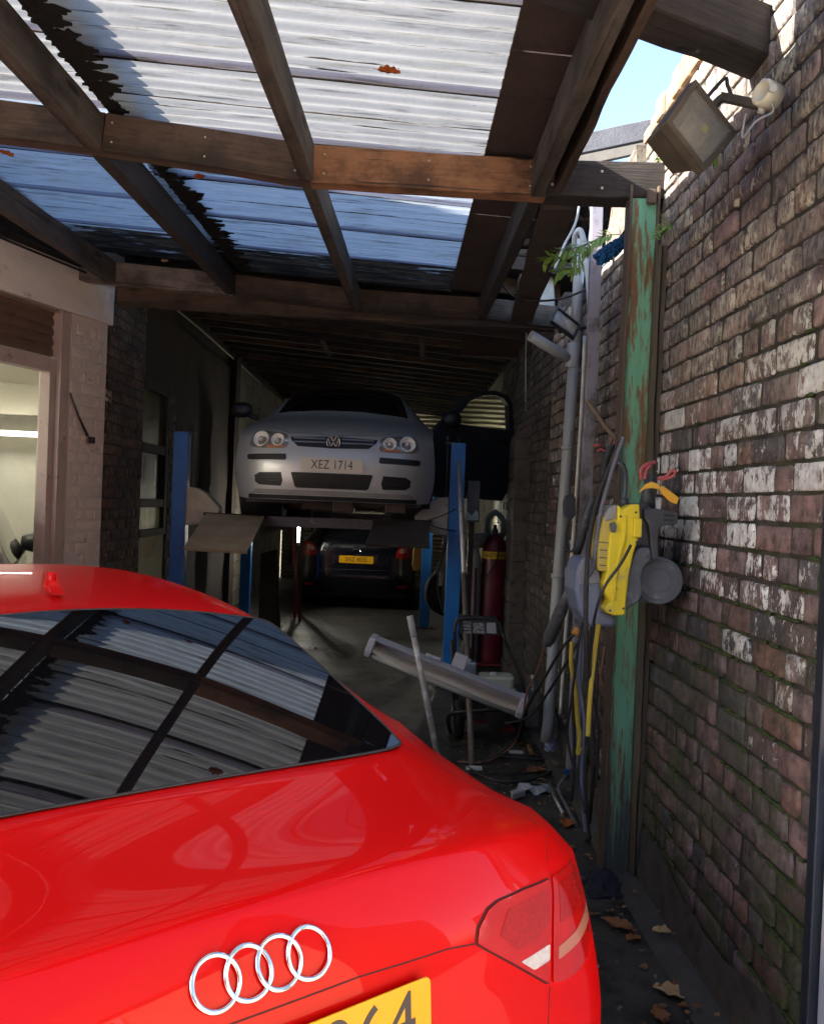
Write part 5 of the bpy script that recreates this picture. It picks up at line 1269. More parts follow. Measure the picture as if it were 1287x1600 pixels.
# open door on the image right (car's left): hinged near the front wing
MB().box((-.885, 2.0, .34), (-.80, 3.02, .93)).build('door_opening', blk, gf)
doorp = mat('dark_blue_grey_door', (.06, .065, .08), .35, .5, coat=.6)  # door coloured darker than the silver body
hx = Vector((-.86, 3.0, 0)); ang = radians(52); dd = Vector((-sin(ang), -cos(ang), 0)); dn = Vector((-cos(ang), sin(ang), 0))
def DP(t, z, n_=0.): return hx+dd*t+dn*n_+Vector((0, 0, z))
outer = [(0.0, .34), (.04, .28), (.95, .27), (1.06, .40), (1.10, .93), (1.09, 1.02), (1.05, 1.30), (.97, 1.385), (.80, 1.41), (.60, 1.39), (.40, 1.30), (.18, 1.10), (.02, .96)]
hole = [(.22, 1.02), (1.02, 1.02), (.985, 1.28), (.92, 1.345), (.80, 1.365), (.62, 1.345), (.44, 1.265)]
def ringpanel(mb, o, i_, z):
    pass
n1, n2 = len(outer), len(hole)
pts = [Vector(p) for p in outer+hole]
r = geometry.delaunay_2d_cdt(pts, [(i, (i+1) % n1) for i in range(n1)]+[(n1+i, n1+(i+1) % n2) for i in range(n2)], [], 1, 1e-6)
F = [f for f in r[2] if not inside(sum((r[0][i] for i in f), Vector((0, 0)))/3, hole)]
mb = MB()
for nf_ in (0, .07): mb.add([DP(p.x, p.y, nf_) for p in r[0]], F)
for P_ in (outer, hole):
    n = len(P_); a = [DP(*p, 0) for p in P_]; b = [DP(*p, .07) for p in P_]; mb.add(a+b, [(k, (k+1) % n, n+(k+1) % n, n+k) for k in range(n)])
dr = mb.build('door', doorp, gf)
MB().add([DP(*p, .03) for p in hole], [tuple(range(n2))]).build('door_glass', mat('clear_door_glass', (.55, .6, .5), .05, trans=.96, spec=.5), dr, fixn=False)
mb = MB(); mb.obox(DP(.55, .58, -.01), dd, Vector((0, 0, 1)), dn, .98, .03, .02); mb.build('door_moulding', blk, dr)
mb = MB(); mb.obox(DP(.92, .90, .085), dd, Vector((0, 0, 1)), dn, .17, .03, .02); mb.build('door_handle', blk, dr, bevel=.006)
mb = MB(); mb.lathe([(0, -.09), (.055, -.08), (.085, -.02), (.08, .06), (.04, .09), (0, .095)], (0, 0, 0), dd, 18); mb.v = [v+DP(.17, 1.05, .10) for v in mb.v]; mb.build('wing_mirror', blk, gf)

# ------------------------------------------------------------------ black hatchback at the back
navy = mat('black_navy_car_paint', (.006, .007, .014), .25, .2, coat=1.)
fx = pY(556, 876, 12.4).x
bf = thing('black_hatchback', 'black hatchback parked nose in at the back of the bay behind the lift', 'car', (fx, 12.4, 0), radians(-1.5))
FA = [(.82, .31, .36), (3.45, .31, .36)]
fr = hatch_rows(4.36, .90, 1.46, belt=.98)
fbody, Fh = car_shell(fr, 6, .90, .2, FA, 2, 'body', navy, bf)
wells(bf, .90, FA, 4.36); glaze(Fh, bf, 4.36, 1.46, .98, 1.05, 1.85)
for (ay, az, ar) in FA:
    for s in (1, -1): wheel(bf, s*.79, ay, az, .31, .21, s, 5)
lens_f = mat('red_rear_lamp', (.55, .01, .008), .1, c2=(.30, .005, .005), scale=20, coat=1.)
for s in (1, -1):
    a = [(.60, .80), (.595, .87), (.62, .93), (.70, .98), (.79, 1.0), (.84, .96), (.85, .88), (.80, .80), (.70, .77)]; a = a if s > 0 else mir(a)
    t = overlay(Fh, a, 'rear', 'tail_light', lens_f, bf, off=.008, st=.03, dome=.006)
    a = [(.63, .88), (.66, .93), (.75, .95), (.75, .89), (.68, .86)]; overlay(Fh, a if s > 0 else mir(a), 'rear', 'reverse_lamp', mat('pinkish_clear_lens', (.6, .35, .3), .2) if s > 0 else bpy.data.materials['pinkish_clear_lens'], t, off=.0165, st=.02, skirt=.002)
    a = [(.62, .335), (.78, .34), (.78, .385), (.63, .38)]; overlay(Fh, a if s > 0 else mir(a), 'rear', 'bumper_reflector', lens_f, bf, off=.006, st=.03)
seam(Fh, [(-.62, .60), (.62, .60)], 'rear', 'tailgate_gap', MT['rubber'], bf, w_=.006)
h, _ = cast(Fh, 0, .76, 'rear'); plate(bf, (0, h.y-.012, .75), (1, 0, 0), (0, .05, 1), .52, .111, 'SNZ 4035', 'plate_yellow', 'plate_ink', .10, .76)
h, _ = cast(Fh, 0, .90, 'rear'); MB().lathe([(.0, -.004), (.05, -.004), (.06, .002)], Vector((0, h.y-.004, .90)), Vector((0, -1, 0)), 28).build('emblem', MT['chrome'], bf)
bf.children[-1].data.transform(Matrix.Translation((0, 0, .90)) @ Matrix.Diagonal((1, 1, .45, 1)) @ Matrix.Translation((0, 0, -.90)))
a = [(-.40, .655), (-.32, .655), (-.32, .675), (-.40, .675)]
overlay(Fh, a, 'rear', 'badge', 'chrome', bf, off=.004, st=.03)

# ------------------------------------------------------------------ white car inside the workshop
wh = mat('white_car_paint', (.40, .41, .38), .3, coat=.8)
wc = thing('white_car', 'white car with a black wing mirror parked inside the lit left workshop', 'car', (-3.27, 4.97, .0), radians(22.5))
WA = [(.82, .34, .39), (3.25, .34, .39)]
wr_ = hatch_rows(4.1, .91, 1.70, belt=1.05, nose=.86, bonnet=1.08, wsb=1.12, wst=1.55)
for i in range(7, 14): wr_[i][2] = (wr_[i][2][0]+.10, *wr_[i][2][1:]); wr_[i][3] = (wr_[i][3][0]+.05, *wr_[i][3][1:])
wbody, Wb = car_shell(wr_, 6, .91, .24, WA, 2, 'body', wh, wc)
wells(wc, .91, WA, 4.1); glaze(Wb, wc, 4.1, 1.70, 1.05, 1.12, 1.55)
for s in (1, -1):
    a = [(.60, .82), (.62, .95), (.72, 1.03), (.84, 1.02), (.85, .90), (.78, .80)]; overlay(Wb, a if s > 0 else mir(a), 'rear', 'tail_light', lens, wc, off=.008, st=.03)
    mb = MB(); mb.lathe([(0, -.11), (.06, -.10), (.09, -.02), (.085, .07), (.05, .11), (0, .115)], (0, 0, 0), Vector((1, 0, 0)), 18); mb.v = [v+Vector((s*.96, 2.85, 1.12)) for v in mb.v]; mb.tube([(s*.84, 2.87, 1.02), (s*.90, 2.85, 1.08)], .03, 8); mb.build('wing_mirror', blk, wc)
for md in ('right', 'left'):
    seam(Wb, [(.62, 1.09), (L_ := 3.15, 1.05)], md, 'window_trim', MT['black'], wc, w_=.02, off=.003)
for (ay, az, ar) in WA:
    for s in (1, -1): wheel(wc, s*.80, ay, az, .34, .22, s, 5)
# ================================================================== FOUR POST LIFT
XH = Vector((1, 0, 0)); YH = Vector((0, 1, 0)); ZH = Vector((0, 0, 1))
LX0, LX1, LYa, LYb = pY(282, 780, 7.5).x, pY(712, 790, 7.5).x, 7.5, 12.1
lift = thing('four_post_lift', 'blue four post car lift raised under the silver hatchback', 'car lift', ((LX0+LX1)/2, LYa, 0))
def part(mb, nm, m, par=lift, **k): return mb.build(nm, m, par, world=True, **k)
PT = 2.2
for (x, y) in ((LX0, LYa), (LX1, LYa), (LX0+.0, 10.9), (LX1-.12, 10.9)):
    s = 1 if x < -.5 else -1
    mb = MB(); mb.box((x-.065, y-.055, 0.01), (x+.065, y-.045, PT)); mb.box((x-.065, y-.045, .01), (x-.055, y+.07, PT)); mb.box((x+.055, y-.045, .01), (x+.065, y+.07, PT))
    mb.box((x-.065, y-.045, PT-.01), (x+.065, y+.07, PT)); p = part(mb, 'post', 'blue', bevel=.004)
    mb = MB(); mb.box((x-.14, y-.13, 0), (x+.14, y+.14, .012)); 
    for a in (-.1, .1): mb.tube([(x+a, y-.1, .01), (x+a, y-.1, .04)], .012, 6)
    mb.build('base_plate', 'darkmetal', p, world=True)
    mb = MB(); mb.tube([(x+s*.095, y-.02, 1.55), (x+s*.095, y-.02, PT+.03)], .009, 8); mb.obox((x+s*.05, y-.02, PT-.005), XH, YH, ZH, .14, .04, .02); mb.tube([(x, y-.02, PT), (x, y-.02, PT+.05)], .01, 8); mb.tube([(x+s*.095, y-.02, PT+.02), (x+s*.095, y-.02, PT+.06)], .014, 8)
    mb.build('safety_rod', 'darkmetal', p, world=True)
for y in (LYa, 10.9):
    mb = MB(); rows = [[Vector((LX0+.07+(LX1-LX0-.14)*i/30, y-.05+.0, z+.006*noise.noise(Vector((i*.5, y, z*9))))) for i in range(31)] for z in (1.385, 1.40, 1.46, 1.475)]
    mb.grid(rows); mb.box((LX0+.07, y-.045, 1.39), (LX1-.07, y+.09, 1.472)); part(mb, 'crossbeam', mat('scuffed_violet_grey_beam', (.11, .095, .12), .5, .3, c2=(.07, .06, .07), scale=7, c3=(.26, .24, .26), s3=11, t3=(.62, .72), bump=.2) if y == LYa else bpy.data.materials['scuffed_violet_grey_beam'])
for x in (LX0, LX1):
    s = 1 if x < -.5 else -1
    P_ = [(s*.07, 1.36), (s*.36, 1.40), (s*.37, 1.53), (s*.24, 1.66), (s*.16, 1.70), (s*.07, 1.71)]
    mb = MB(); mb.prism([Vector((x+a, LYa-.075, z)) for a, z in P_], (0, .15, 0)); part(mb, 'carriage_guard', 'cream' if s > 0 else 'grey_paint', bevel=.01)
rxl, rxr = pY(364, 800, 7.3).x, pY(628, 808, 7.3).x
for x, m_ in ((rxl-.0, 'lift_plate'), (rxr, 'lift_plate_dark')):
    mb = MB(); mb.box((x-.24, 7.42, 1.395), (x+.24, 11.6, 1.425)); mb.box((x-.24, 7.42, 1.30), (x-.225, 11.6, 1.395)); mb.box((x+.225, 7.42, 1.30), (x+.24, 11.6, 1.395)); part(mb, 'runway', 'darkmetal', bevel=.003)
# hanging ramp flaps
for top, bot, m_, yb in (([(322, 801), (414, 806)], [(287, 856), (386, 861)], 'lift_plate', 6.72), ([(585, 811), (671, 813)], [(571, 849), (671, 853)], 'lift_plate_dark', 6.95)):  # left flap pale tan, right flap dark
    A_, B_ = pY(*top[0], 7.40), pY(*top[1], 7.40); C_, D_ = pY(*bot[1], yb), pY(*bot[0], yb)
    mb = MB(); mb.prism([A_, B_, C_, D_], (0, .004, -.012)); nr_ = (B_-A_).cross(D_-A_).normalized()
    mb.prism([D_+Vector((0, -.006, 0)), C_+Vector((0, -.006, 0)), C_+Vector((0, .02, -.025)), D_+Vector((0, .02, -.025))], Vector((0, .012, .005)))
    part(mb, 'ramp_flap', m_, bevel=.002)
    mb = MB(); mb.tube([A_-Vector((.02, 0, .01)), B_+Vector((.02, 0, -.01))], .014, 8); part(mb, 'hinge', 'darkmetal')
mb = MB(); mb.tube(curve([pY(660, 815, 7.3), pY(690, 806, 7.3), pY(712, 795, 7.38)], 5), .006, 6); mb.tube(curve([pY(664, 818, 7.3), pY(690, 826, 7.3), pY(712, 830, 7.38)], 5), .006, 6); part(mb, 'cable', 'black')
# grey control box on a bracket behind the post
cbx = thing('control_box', 'grey metal control box fixed behind the right blue lift post', 'control box', pY(738, 815, 7.75))
a, b = pY(727, 815, 7.75), pY(749, 752, 7.75)
MB().box((a.x, 7.66, a.z), (b.x, 7.86, b.z)).build('cabinet', mat('blue_grey_cabinet', (.13, .15, .18), .5, .2, c2=(.10, .11, .13), scale=5), cbx, world=True, bevel=.008)
mb = MB(); mb.prism([pY(729, 813, 7.652), pY(747, 813, 7.652), pY(747, 801, 7.652), pY(743, 797, 7.652), pY(737, 806, 7.652), pY(729, 798, 7.652)], (0, .004, 0)); mb.build('label', mat('pale_blue_label', (.45, .6, .68), .4), cbx, world=True)
mb = MB(); mb.box((a.x+.03, 7.7, 0), (a.x+.08, 7.8, a.z)); mb.build('bracket', 'darkmetal', cbx, world=True)

# ================================================================== POLES AND THE LOOSE LIGHT FITTING
wp = thing('steel_pole', 'pale scuffed steel pole leaning against the front of the blue lift post', 'pole', px(736, 1196, 2, 0))
p0, p1 = px(737, 1197, 2, 0.0), pY(717, 722, 7.36)
pm = p0+(p1-p0)*.55
mb = MB(); mb.tube([pm, p1], .0185, 14); mb.build('upper_tube', mat('scuffed_white_tube', (.5, .5, .5), .4, .3, c2=(.36, .34, .33), scale=9, c3=(.22, .12, .07), s3=8, t3=(.60, .7)), wp, world=True)
mb = MB(); mb.tube([p0, pm-(p1-p0)*.002], .021, 14); mb.build('lower_tube', mat('rusty_grey_tube', (.26, .23, .21), .5, .4, c2=(.17, .11, .08), scale=12, c3=(.4, .39, .4), s3=9, t3=(.55, .65)), wp, world=True)
q0, q1 = Vector((.345, 4.55, 0)), pY(639, 961, 4.55)
q0 = px(690, 1215, 2, 0.0); q1 = pY(640, 962, q0.y+.12)
pp = thing('broom_pole', 'short whitish painted pole leaning in front of the fallen light fitting', 'pole', q0)
qa = q1+(q0-q1)*.13
MB().tube([q1, qa], .021, 16).build('sleeve', mat('white_grey_sleeve', (.46, .45, .45), .5, c2=(.36, .35, .34), scale=12), pp, world=True, bevel=.002)
MB().tube([qa, q1+(q0-q1)*.6, q0], .0185, 16).build('shaft', mat('worn_white_shaft', (.42, .37, .35), .5, .1, c2=(.30, .25, .22), scale=6, c3=(.55, .54, .53), s3=9, t3=(.5, .6)), pp, world=True)
YQ = q0.y+.12
fx_ = thing('light_fitting', 'broken grey fluorescent batten fitting lying slanted across the poles', 'light fitting', pY(700, 1110, YQ+.2))
E0, E1 = pY(574, 1010, YQ+.25), pY(818, 1108, YQ+.12)
ax = (E1-E0).normalized(); Lf = (E1-E0).length; sd = Vector((0, -1, 0)); sd = (sd-ax*sd.dot(ax)).normalized(); up_ = sd.cross(ax); up_ = -up_ if up_.z < 0 else up_
lg = mat('lilac_grey_fitting_body', (.50, .49, .54), .45, c2=(.40, .39, .43), scale=6, c3=(.15, .12, .1), s3=12, t3=(.62, .75))
mb = MB()
prof = [(-.075, .055), (-.055, .075), (.055, .075), (.075, .05), (.078, .02), (.070, .02), (.066, .045), (.05, .063), (-.05, .063), (-.066, .045)]
# trough section: across sd / up_
sec = [(.075, .07), (-.03, .085), (-.05, .07), (-.05, -.02), (-.044, -.02), (-.042, .062), (-.026, .074), (.068, .060)]
a = [E0+ax*.03+sd*u+up_*v for u, v in sec]; b = [E1-ax*.03+sd*u+up_*v for u, v in sec]; n = len(sec)
mb.add(a+b, [(k, (k+1) % n, n+(k+1) % n, n+k) for k in range(n)]); mb.build('housing', lg, fx_, world=True, bevel=.003)
for e, s in ((E0, 1), (E1, -1)):
    P_ = [(.08, .075), (-.035, .092), (-.058, .075), (-.062, -.03), (-.03, -.06), (.06, -.055), (.085, -.02)]
    mb = MB(); mb.prism([e+sd*u+up_*v for u, v in P_], ax*(.045*s)); mb.build('end_cap', lg, fx_, world=True, bevel=.01, bseg=3)
mb = MB(); rows = []
for i in range(25):
    t = i/24; c = E0+ax*(.04+(Lf-.08)*t); sag = .012*sin(pi*t)+.006*sin(9*t)
    rows.append([c+sd*u+up_*(v-sag) for u, v in ((-.03, .03), (.01, .015), (.05, .005), (.068, -.012))])
mb.grid(rows); mb.build('reflector', mat('dirty_cream_reflector', (.62, .55, .46), .5, c2=(.46, .38, .3), scale=5, c3=(.2, .11, .06), s3=9, t3=(.6, .72), stretch=(.6, 1, 1)), fx_, world=True)
mb = MB(); mb.tube([E0+ax*.05+sd*.03-up_*.033, E0+ax*(Lf*.5)+sd*.03-up_*.040, E1-ax*.05+sd*.03-up_*.033], .024, 14)
mb.build('diffuser', mat('cloudy_tube_diffuser', (.50, .47, .42), .3, c2=(.38, .42, .38), scale=2.5, c3=(.3, .2, .13), s3=7, t3=(.6, .72)), fx_, world=True)
MB().obox(E0+ax*.42+up_*.095, ax, sd, up_, .10, .03, .02).build('bracket', lg, fx_, world=True, bevel=.006)
mb = MB(); mb.obox(E0+ax*(Lf*.55)-sd*.02+up_*.13, ax, sd, up_, .09, .05, .09); mb.build('bracket', lg, fx_, world=True, bevel=.006)
cj = MB(); c_ = pY(733, 1047, YQ+.45); cj.obox(c_, XH, YH, ZH, .085, .06, .11); cj.obox(c_+Vector((-.07, 0, -.02)), XH, YH, ZH, .06, .04, .05); cj.tube([c_+Vector((0, 0, .05)), c_+Vector((0, 0, .075))], .02, 8)
tag(cj.build('switch_box', mat('clear_grey_switch_box', (.32, .36, .42), .25, c2=(.2, .22, .26), scale=16, coat=.5), bevel=.01), 'small clear grey switch box sitting behind the slanted light fitting', 'switch box')

# ================================================================== PETROL PRESSURE WASHER TROLLEY
YT = 5.75
tw = thing('petrol_trolley', 'black framed petrol machine on a trolley with an off white fuel tank', 'machine', pY(760, 1150, YT))
fr_ = MB(); f = lambda x, y, Y=YT: pY(x, y, Y)
fr_.tube(curve([f(716, 1120, YT+.2), f(712, 1060, YT+.1), f(710, 1000), f(712, 972), f(725, 966), f(760, 966), f(778, 972), f(785, 990)], 5), .013, 10)
fr_.tube(curve([f(785, 990), f(800, 1030, YT), f(818, 1075, YT-.05), f(822, 1120, YT)], 5), .012, 10)
fr_.tube(curve([f(705, 1150, YT+.2), f(700, 1120, YT-.1), f(725, 1112, YT-.25), f(790, 1110, YT-.25), f(815, 1120, YT-.1)], 5), .014, 10)
fr_.tube([f(712, 1150, YT+.2), f(705, 1000, YT+.1)], .011, 8)
fr_.build('frame', 'black', tw, world=True)
mb = MB(); a, b = f(718, 990), f(778, 968); mb.prism([f(716, 990), f(782, 994), f(776, 968), f(722, 966)], (0, .05, .02)); pn_ = mb.build('control_panel', 'black', tw, world=True, bevel=.008)
ink = mat('panel_grey_print', (.30, .32, .34), .5, c2=(.08, .08, .09), scale=60, amt=3)
for k, (x0, x1) in enumerate(((724, 736), (739, 757), (760, 775))):
    for j in range(4 if k == 0 else 1):
        y0, y1 = (971+j*5, 974+j*5) if k == 0 else (973, 989)
        mb = MB(); mb.prism([f(x0, y1, YT-.002), f(x1, y1+1, YT-.002), f(x1-1, y0, YT-.002), f(x0, y0, YT-.002)], (0, .01, 0)); mb.build('label', ink if k < 2 else 'pvc_grey', pn_, world=True)
tk = MB(); t0 = f(775, 1066); W_, D_, Hk = .26, .22, .075
P_ = rrect(W_, D_, .05)
tk.prism([t0+Vector((a, b, -Hk*.7)) for a, b in P_], (0, 0, .03)); tk.prism([t0+Vector((a*.92, b*.92, -Hk*.7+.03)) for a, b in P_], (0, 0, Hk)); tk.build('fuel_tank', 'engine_white', tw, world=True, bevel=.014, bseg=3)
MB().lathe([(0, .02), (.028, .018), (.03, 0)], t0+Vector((-.02, 0, .05)), ZH, 18).build('fuel_cap', 'pvc_white', tw, world=True, bevel=.002)
en = MB(); en.obox(t0+Vector((0, .02, -.16)), XH, YH, ZH, .24, .2, .18); en.lathe([(0, 0), (.085, .005), (.09, .03), (.09, .08), (0, .085)], t0+Vector((.0, -.08, -.20)), Vector((0, -1, 0)), 24)
for k in range(6): en.obox(t0+Vector((-.13, .02, -.1-.02*k)), XH, YH, ZH, .08, .16, .008)
en.build('engine', 'darkmetal', tw, world=True, bevel=.006)
en = MB(); en.obox(t0+Vector((-.06, -.06, -.26)), XH, YH, ZH, .17, .05, .035); en.tube([t0+Vector((.0, -.10, -.29)), t0+Vector((.13, -.10, -.30))], .025, 10); en.build('pump', mat('dirty_red_pump_paint', (.33, .02, .02), .4, c2=(.08, .02, .02), scale=14), tw, world=True, bevel=.006)
for s in (-.2, .22):
    c_ = f(760, 1130, YT+.1)+Vector((s, 0, .0)); c_.z = .13
    w_ = MB().lathe([(.07, -.03), (.12, -.032), (.13, -.02), (.13, .02), (.12, .032), (.07, .03)], c_, XH, 28).build('wheel', 'tyre', tw, world=True)
    MB().lathe([(.07, -.01), (.02, -.02), (.02, .02), (.07, .01)], c_, XH, 20).build('rim', 'red_paint', w_, world=True)
mb = MB(); mb.box((f(712, 1140).x, YT-.15, .19), (f(812, 1140).x, YT+.2, .21)); mb.tube([Vector((f(712, 1140).x, YT+.1, .13)), Vector((f(812, 1140).x, YT+.1, .13))], .01, 8); mb.build('tray', 'black', tw, world=True)

# ================================================================== GAS BOTTLES
YG = 8.6
def gas(x, r, h, m, nm, lab, y=YG, band=None):
    t = thing(nm, lab, 'gas cylinder', (x, y, 0))
    MB().lathe([(0, .0), (r*.95, .0), (r, .03), (r, h-.22), (r*.96, h-.16), (r*.80, h-.08), (r*.45, h-.02), (r*.3, h), (0, h)], (0, 0, 0), ZH, 40).build('cylinder', m, t)
    MB().lathe([(r*.26, h-.01), (r*.24, h+.03), (.02, h+.05), (.018, h+.09), (0, h+.09)], (0, 0, 0), ZH, 18).build('valve', 'darkmetal', t)
    return t
g1x = pY(770, 900, YG).x
g1 = gas(g1x, .145, 1.36, 'maroon', 'gas_cylinder', 'tall maroon gas cylinder with a yellow collar label by the sooty brick wall')
nk = MB().lathe([(.10, 1.285), (.132, 1.20), (.135, 1.195), (.1465, 1.19), (.1465, 1.165)], (0, 0, 0), ZH, 36)
MB().lathe([(.1475, 1.10), (.1475, 1.175)], (0, 0, 0), ZH, 40).build('collar_label', mat('yellow_black_label', (.75, .5, .02), .4), g1)
text_mesh('ACETYLENE', 'lettering', 'plate_ink', g1, .05, frame_mtx(Vector((0, -.1492, 1.137)), (1, 0, 0), (0, 0, 1)), .0006, .75)
mb = MB()
for s in (-1, 1): mb.tube(curve([Vector((s*.075, 0, 1.33)), Vector((s*.085, 0, 1.42)), Vector((s*.07, 0, 1.52)), Vector((0, 0, 1.58))], 5), [.03]*5+[.028]*5+[.03]*6, 10)
mb.tube([(0, 0, 1.56), (0, 0, 1.61)], .02, 8); mb.tube([(-.10, -.02, 1.34), (.10, -.02, 1.34)], .03, 8); mb.build('valve_guard', mat('grey_green_guard', (.20, .24, .22), .5, c2=(.13, .15, .14), scale=9), g1)
mb = MB(); mb.tube([(.05, -.03, 1.34), (.16, -.03, 1.355), (.22, -.03, 1.36)], .016, 8); mb.tube([(.18, -.05, 1.355), (.18, .02, 1.355)], .02, 8); mb.build('regulator', 'copper', g1)
MB().tube(curve([Vector((.03, -.16, 1.30)), Vector((.01, -.175, 1.1)), Vector((-.07, -.17, .95)), Vector((-.12, -.16, .85))], 6), .007, 6).build('hose', 'rubber', g1)
g2 = gas(pY(739, 900, YG-.1).x, .085, 1.22, mat('pale_grey_gas_bottle', (.33, .36, .38), .4, c2=(.22, .24, .26), scale=6), 'gas_cylinder', 'slim pale grey gas cylinder left of the maroon one', YG-.1)
mb = MB(); mb.lathe([(.0, 1.22), (.06, 1.21), (.11, 1.28), (.12, 1.36), (.0, 1.36)], (0.02, 0, 0), ZH, 20); mb.build('cap', 'grey_paint', g2)
bt = thing('bottle_trolley', 'red steel bottle trolley holding the gas cylinders', 'trolley', (g1x-.05, YG-.2, 0))
mb = MB(); mb.box((g1x-.19, YG-.175, .33), (g1x+.16, YG-.165, .40)); mb.box((g1x-.19, YG-.175, .33), (g1x-.165, YG+.1, .36)); mb.box((g1x+.135, YG-.175, .33), (g1x+.16, YG+.1, .36)); mb.tube([(g1x-.2, YG-.18, .05), (g1x-.2, YG-.18, 1.0)], .015, 8); mb.tube([(g1x+.17, YG-.18, .05), (g1x+.17, YG-.18, .4)], .015, 8); mb.box((g1x-.25, YG-.25, .02), (g1x+.2, YG-.15, .04))
mb.build('frame', 'red_paint', bt, world=True)
for s in (-.25, .2):
    MB().lathe([(.06, -.03), (.11, -.03), (.12, 0), (.11, .03), (.06, .03)], (g1x+s, YG-.1, .12), XH, 24).build('wheel', 'tyre', bt, world=True)

# ================================================================== CLUTTER BEHIND THE RIGHT POST
def loose(nm, mb, m, lab, cat, **k): return tag(mb.build(nm, m, **k), lab, cat)
for i, pts in enumerate(([pY(700, 840, 8.0), pY(688, 880, 8.0), pY(684, 920, 8.0), pY(695, 960, 7.8), pY(712, 975, 7.7), px(722, 1000, 1, 7.6)], [pY(705, 830, 8.2), pY(698, 870, 8.2), pY(692, 930, 8.2), pY(700, 960, 8.2), pY(716, 980, 8.0)])):
    loose('air_hose', MB().tube(curve(pts, 6), .010, 8), 'rubber', ('thin dark air hose curving down left of the right lift post', 'second dark hose hanging close behind the right lift post')[i], 'hose')
mb = MB(); rnd = random.Random(3)
for i in range(16):
    x = rnd.uniform(690, 708); y = rnd.uniform(825, 905); a = pY(x, y, 9.5); mb.tube([a, a+Vector((rnd.uniform(-.08, .08), 0, rnd.uniform(-.3, -.1)))], rnd.uniform(.01, .03), 6)
loose('hanging_tools', mb, 'grey_paint', 'cluster of straps and tools hanging on the wall behind the right lift post', 'tools')
mb = MB(); mb.lathe([(.12, -.08), (.26, -.09), (.30, -.05), (.30, .05), (.26, .09), (.12, .08)], pY(700, 925, 10.2), Vector((.3, -1, 0)), 28); loose('loose_tyre', mb, 'tyre', 'spare tyre standing by the back right wall', 'tyre')
yb_ = thing('yellow_can', 'yellow plastic can hanging by the black car on its right', 'can', pY(653, 890, 11.5)); a = pY(653, 872, 11.5)
MB().prism([a+Vector((x_*.01, 0, z_*.01)) for x_, z_ in ((-6, 16), (6, 16), (8, 10), (8, -16), (5, -19), (-6, -18), (-8, -10), (-7, 8))], (0, .12, 0)).build('body', mat('dull_yellow_can', (.45, .27, .05), .4, c2=(.3, .16, .04), scale=9), yb_, world=True, bevel=.012)
MB().tube([a+Vector((0, .06, .16)), a+Vector((0, .06, .5))], .008, 6).build('strap', 'black', yb_, world=True)
for (x0, y0, x1, y1, Y, m_) in ((453, 822, 470, 930, 11.0, 'red_paint'), (463, 822, 462, 925, 11.3, 'red_paint'), (472, 790, 470, 935, 11.6, 'darkmetal')):
    a, b = pY(x0, y0, Y), pY(x1, y1, Y); b.z = 0 if b.z < .3 else b.z
    loose('stand_pole', MB().tube([a, Vector((b.x, Y, 0))], .018, 8), m_, {453: 'leaning red rusty pole left of the black car', 463: 'upright red pole close to the black car tail light', 472: 'dark upright pole just left of the black car'}[x0], 'pole')
mb = MB(); mb.prism([pY(408, 865, 10.2), pY(434, 858, 10.2), Vector((pY(444, 935, 10.2).x, 10.0, 0.02)), Vector((pY(409, 940, 10.2).x, 10.0, .02))], (0, .02, 0)); loose('leaning_board', mb, 'card', 'brown board leaning against the left wall under the lift', 'board')
# rags and debris on the floor under the lift
rnd = random.Random(15)
# ================================================================== YELLOW PRESSURE WASHER ON THE POST
YW = 3.15
pwsh = thing('pressure_washer', 'yellow and dark grey electric pressure washer hung on the green post', 'pressure washer', pY(975, 975, YW))
def flat(nm, P_, m, y0, y1, par=pwsh, bev=.012, seg=3, sm=3):
    if sm: P_ = [(p.x, p.y) for p in smooth_poly(P_, sm)]
    return MB().prism([pY(x, y, YW)+Vector((0, y0, 0)) for x, y in P_], (0, y1-y0, 0)).build(nm, m, par, world=True, bevel=bev, bseg=seg)
ZZ = lambda P_: [(750+x*.3853, 625+y*.385) for x, y in P_]
flat('grey_body', ZZ([(555, 432), (615, 418), (660, 420), (684, 440), (690, 520), (690, 640), (664, 662), (634, 716), (634, 782), (600, 826), (560, 845), (540, 800), (545, 600)]), 'washer_dark', -.05, .22, bev=.018, seg=3, sm=0)
MB().box((1.0, YW+.2, 1.45), (1.07, 3.66, 1.55)).build('hanging_bracket', 'darkmetal', pwsh, world=True, bevel=.005)
flat('handle_arch', ZZ([(640, 440), (690, 440), (768, 452), (776, 470), (774, 502), (716, 508), (702, 522), (698, 560), (700, 640), (668, 645), (664, 560), (655, 500), (640, 480)]), 'washer_dark', -.075, .02, bev=.008, sm=0)
flat('side_panel', ZZ([(598, 612), (620, 592), (660, 592), (668, 640), (640, 668), (626, 705), (634, 768), (622, 803), (560, 845), (556, 800), (574, 700)]), 'washer_grey', -.09, .05, bev=.010, sm=0)
flat('yellow_cover', ZZ([(527, 424), (546, 442), (576, 426), (613, 420), (615, 480), (611, 550), (588, 620), (572, 700), (562, 780), (556, 858), (512, 860), (482, 850), (474, 832), (498, 803), (480, 775), (470, 735), (484, 690), (490, 600), (500, 520), (526, 480)]), 'yellow', -.11, -.01, bev=.012, sm=0)
flat('yellow_rib', ZZ([(548, 470), (560, 466), (556, 560), (536, 640), (520, 720), (516, 800), (504, 800), (508, 720), (522, 640), (542, 560)]), 'yellow', -.118, -.10, bev=.004, sm=0)
flat('yellow_clip', ZZ([(584, 476), (616, 480), (614, 552), (582, 550)]), 'yellow', -.13, -.05, bev=.004, sm=0)
flat('dusty_side', ZZ([(478, 474), (498, 436), (524, 426), (532, 470), (516, 560), (496, 692), (454, 684), (455, 600), (465, 530)]), 'yellow_dull', -.095, .03, bev=.006, sm=0)
